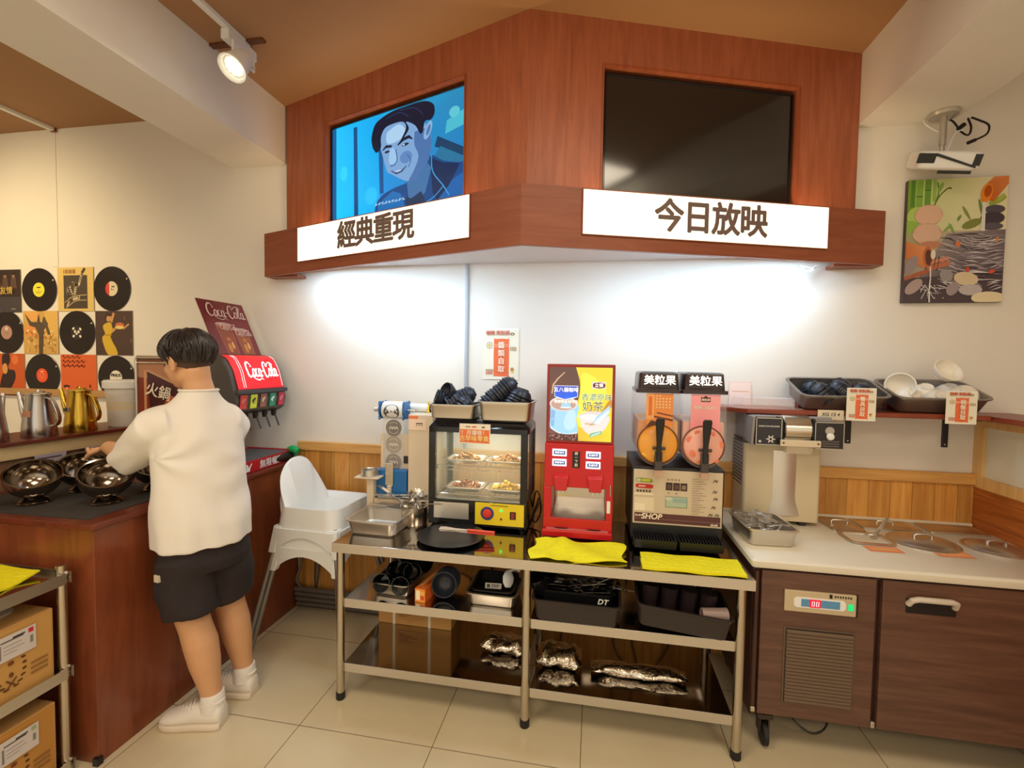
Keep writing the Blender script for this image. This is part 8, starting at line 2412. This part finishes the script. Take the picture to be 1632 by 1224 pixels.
def folds(me):
    """soft creases running from the armpit across the back and round the hem"""
    ax = Vector((-1.84, -1.06, 1.17))
    ax2 = Vector((-1.58, -0.80, 1.15))
    nm = [v.normal.copy() for v in me.vertices]
    out = []
    for v, vn in zip(me.vertices, nm):
        p = v.co.copy()
        d = 0.0
        for c, s in ((ax, 1), (ax2, -1)):
            q = p - c
            r = q.length
            if r < 0.42:
                ang = math.atan2(q.z, q.dot(Lv) * s)
                d += 0.0050 * math.sin(6 * ang + 20 * r) * math.exp(-((r - 0.20) / 0.10) ** 2)
        if p.z < 1.05:
            ang = math.atan2((p - Vector((-1.68, -0.935, p.z))).dot(Fv), (p - Vector((-1.68, -0.935, p.z))).dot(Lv))
            k = (1.05 - p.z) / 0.3
            d += 0.0055 * min(k, 1) * (math.sin(5 * ang + 6 * p.z) + 0.6 * math.sin(11 * ang - 9 * p.z))
        out.append(p + vn * d)
    me.vertices.foreach_set('co', [x for p in out for x in p])
    me.update()


sh_ = remesh_solid('t_shirt', t, SHIRT, pr, voxel=0.0065, smooth_it=8, factor=0.5, post=folds)
sh_.location = -BASE
# neck rib
MB().tube([p for p in oring((-1.697, -0.928, 1.439), 0.0725, 0.0690, 36)], 0.0055, 8, closed=True).build('collar', SHIRT, pr, loc=-BASE)
# shorts
s_ = MB()
s_.loft([oring((-1.668, -0.936, 0.88), 0.150, 0.115), oring((-1.668, -0.936, 0.80), 0.168, 0.132), oring((-1.668, -0.936, 0.72), 0.180, 0.142), oring((-1.668, -0.936, 0.68), 0.176, 0.130)])
for hipx, kx in (((-1.700, -1.010, 0.74), (-1.675, -1.012, 0.500)), ((-1.640, -0.862, 0.74), (-1.648, -0.832, 0.500))):
    hipx, kx = Vector(hipx), Vector(kx)
    s_.tube([hipx, hipx.lerp(kx, .5), hipx.lerp(kx, .98), kx], [0.112, 0.110, 0.107, 0.106], 24)


def sfold(me):
    out = []
    for v in me.vertices:
        p = v.co
        out.append(p + v.normal * (0.004 * math.sin(34 * p.z + 16 * p.x + 9 * p.y) + 0.003 * math.sin(60 * p.x - 20 * p.z)))
    me.vertices.foreach_set('co', [x for p in out for x in p])
    me.update()


so_ = remesh_solid('shorts', s_, SHORTS, pr, voxel=0.0065, smooth_it=6, factor=0.5, post=sfold)
so_.location = -BASE
# small pale woven tag on the left leg of the shorts
_c = Vector((-1.702, -1.012, 0.0)).lerp(Vector((-1.675, -1.030, 0.0)), .15)
_o = Vector((-0.20, -0.98, 0)).normalized()
_s = Vector((0.98, -0.20, 0)).normalized()
q = MB()
_p = Vector((-1.722, -1.122, 0.685))
q.add([_p - _s * .013 - Vector((0, 0, .014)), _p + _s * .013 - Vector((0, 0, .014)), _p + _s * .013 + Vector((0, 0, .014)), _p - _s * .013 + Vector((0, 0, .014)),
       _p - _o * .012 - _s * .013 - Vector((0, 0, .014)), _p - _o * .012 + _s * .013 - Vector((0, 0, .014)), _p - _o * .012 + _s * .013 + Vector((0, 0, .014)), _p - _o * .012 - _s * .013 + Vector((0, 0, .014))], [(0, 1, 2, 3), (4, 7, 6, 5), (0, 4, 5, 1), (1, 5, 6, 2), (2, 6, 7, 3), (3, 7, 4, 0)])
q.build('woven_tag', plain('tag_cream', (214, 204, 180), 0.7, var=0.2, scale=300), so_, 0)

# socks and shoes
for an, heel, toe in ((Vector((-1.590, -0.988, 0)), Vector((-1.542, -0.982, 0)), Vector((-1.800, -1.032, 0))), (Vector((-1.592, -0.800, 0)), Vector((-1.542, -0.795, 0)), Vector((-1.802, -0.822, 0)))):
    MB().tube([an + Vector((0, 0, 0.075)), an + Vector((0, 0, 0.105)), an + Vector((0, 0, 0.142)), an + Vector((0, 0, 0.147))], [0.050, 0.047, 0.0455, 0.0425], 20).build('sock', plain('sock_white', (232, 228, 222), 0.8, bump=0.3, scale=60), pr, loc=-BASE)
    d = (toe - heel); L = d.length; d.normalize()
    sd = Vector((-d.y, d.x, 0))
    st = [(-0.004, 0.020, 0.030, 0.055), (0.0, 0.033, 0.022, 0.092), (0.05, 0.040, 0.020, 0.104), (0.16, 0.043, 0.020, 0.108), (0.30, 0.043, 0.020, 0.106), (0.42, 0.044, 0.020, 0.100), (0.55, 0.047, 0.020, 0.088), (0.68, 0.050, 0.020, 0.074), (0.82, 0.050, 0.020, 0.064), (0.92, 0.043, 0.020, 0.056), (0.98, 0.028, 0.021, 0.046), (1.0, 0.012, 0.024, 0.036)]
    rings = []
    for tt, w, z0, z1 in st:
        c = heel + d * (L * tt)
        ring = []
        for i in range(20):
            a = 2 * PI * i / 20
            x = math.cos(a); y = math.sin(a)
            sx = math.copysign(abs(x) ** 0.75, x); sy = math.copysign(abs(y) ** 0.8, y)
            zc, hh = (z0 + z1) / 2, (z1 - z0) / 2
            nar = 1 - 0.22 * max(0, sy)
            ring.append(c + sd * (w * sx * nar) + Vector((0, 0, zc + hh * sy)))
        rings.append(ring)
    shoe = MB().loft(rings).build('shoe', SHOE, pr, 60, loc=-BASE)
    rs = []
    for z, g in ((0.0, -0.002), (0.004, 0.002), (0.024, 0.003), (0.027, 0.0)):
        left = [heel + d * (L * tt) + sd * (w + g) + Vector((0, 0, z)) for tt, w, _, _ in st]
        right = [heel + d * (L * tt) - sd * (w + g) + Vector((0, 0, z)) for tt, w, _, _ in st][::-1]
        rs.append(left + right)
    MB().loft(rs).build('sole', SOLE, shoe, 50)
    lc = MB()
    for k in range(5):
        tt = 0.44 + 0.065 * k
        z = 0.103 - 0.0085 * k
        c = heel + d * (L * tt)
        lc.tube([c + sd * 0.030 + Vector((0, 0, z - 0.012)), c + sd * 0.012 + Vector((0, 0, z + 0.001)), c - sd * 0.012 + d * .012 + Vector((0, 0, z + 0.001)), c - sd * 0.030 + d * .012 + Vector((0, 0, z - 0.012))], 0.0032, 6)
    lc.build('laces', plain('lace_white', (236, 232, 224), 0.7), shoe)
    c = heel + d * (L * 0.19)
    MB().tube([c + d * (0.046 * math.cos(q * PI / 8)) + sd * (0.036 * math.sin(q * PI / 8)) + Vector((0, 0, 0.106 - 0.006 * math.cos(q * PI / 8))) for q in range(16)], 0.007, 8, closed=True).build('collar_pad', SHOE, shoe)
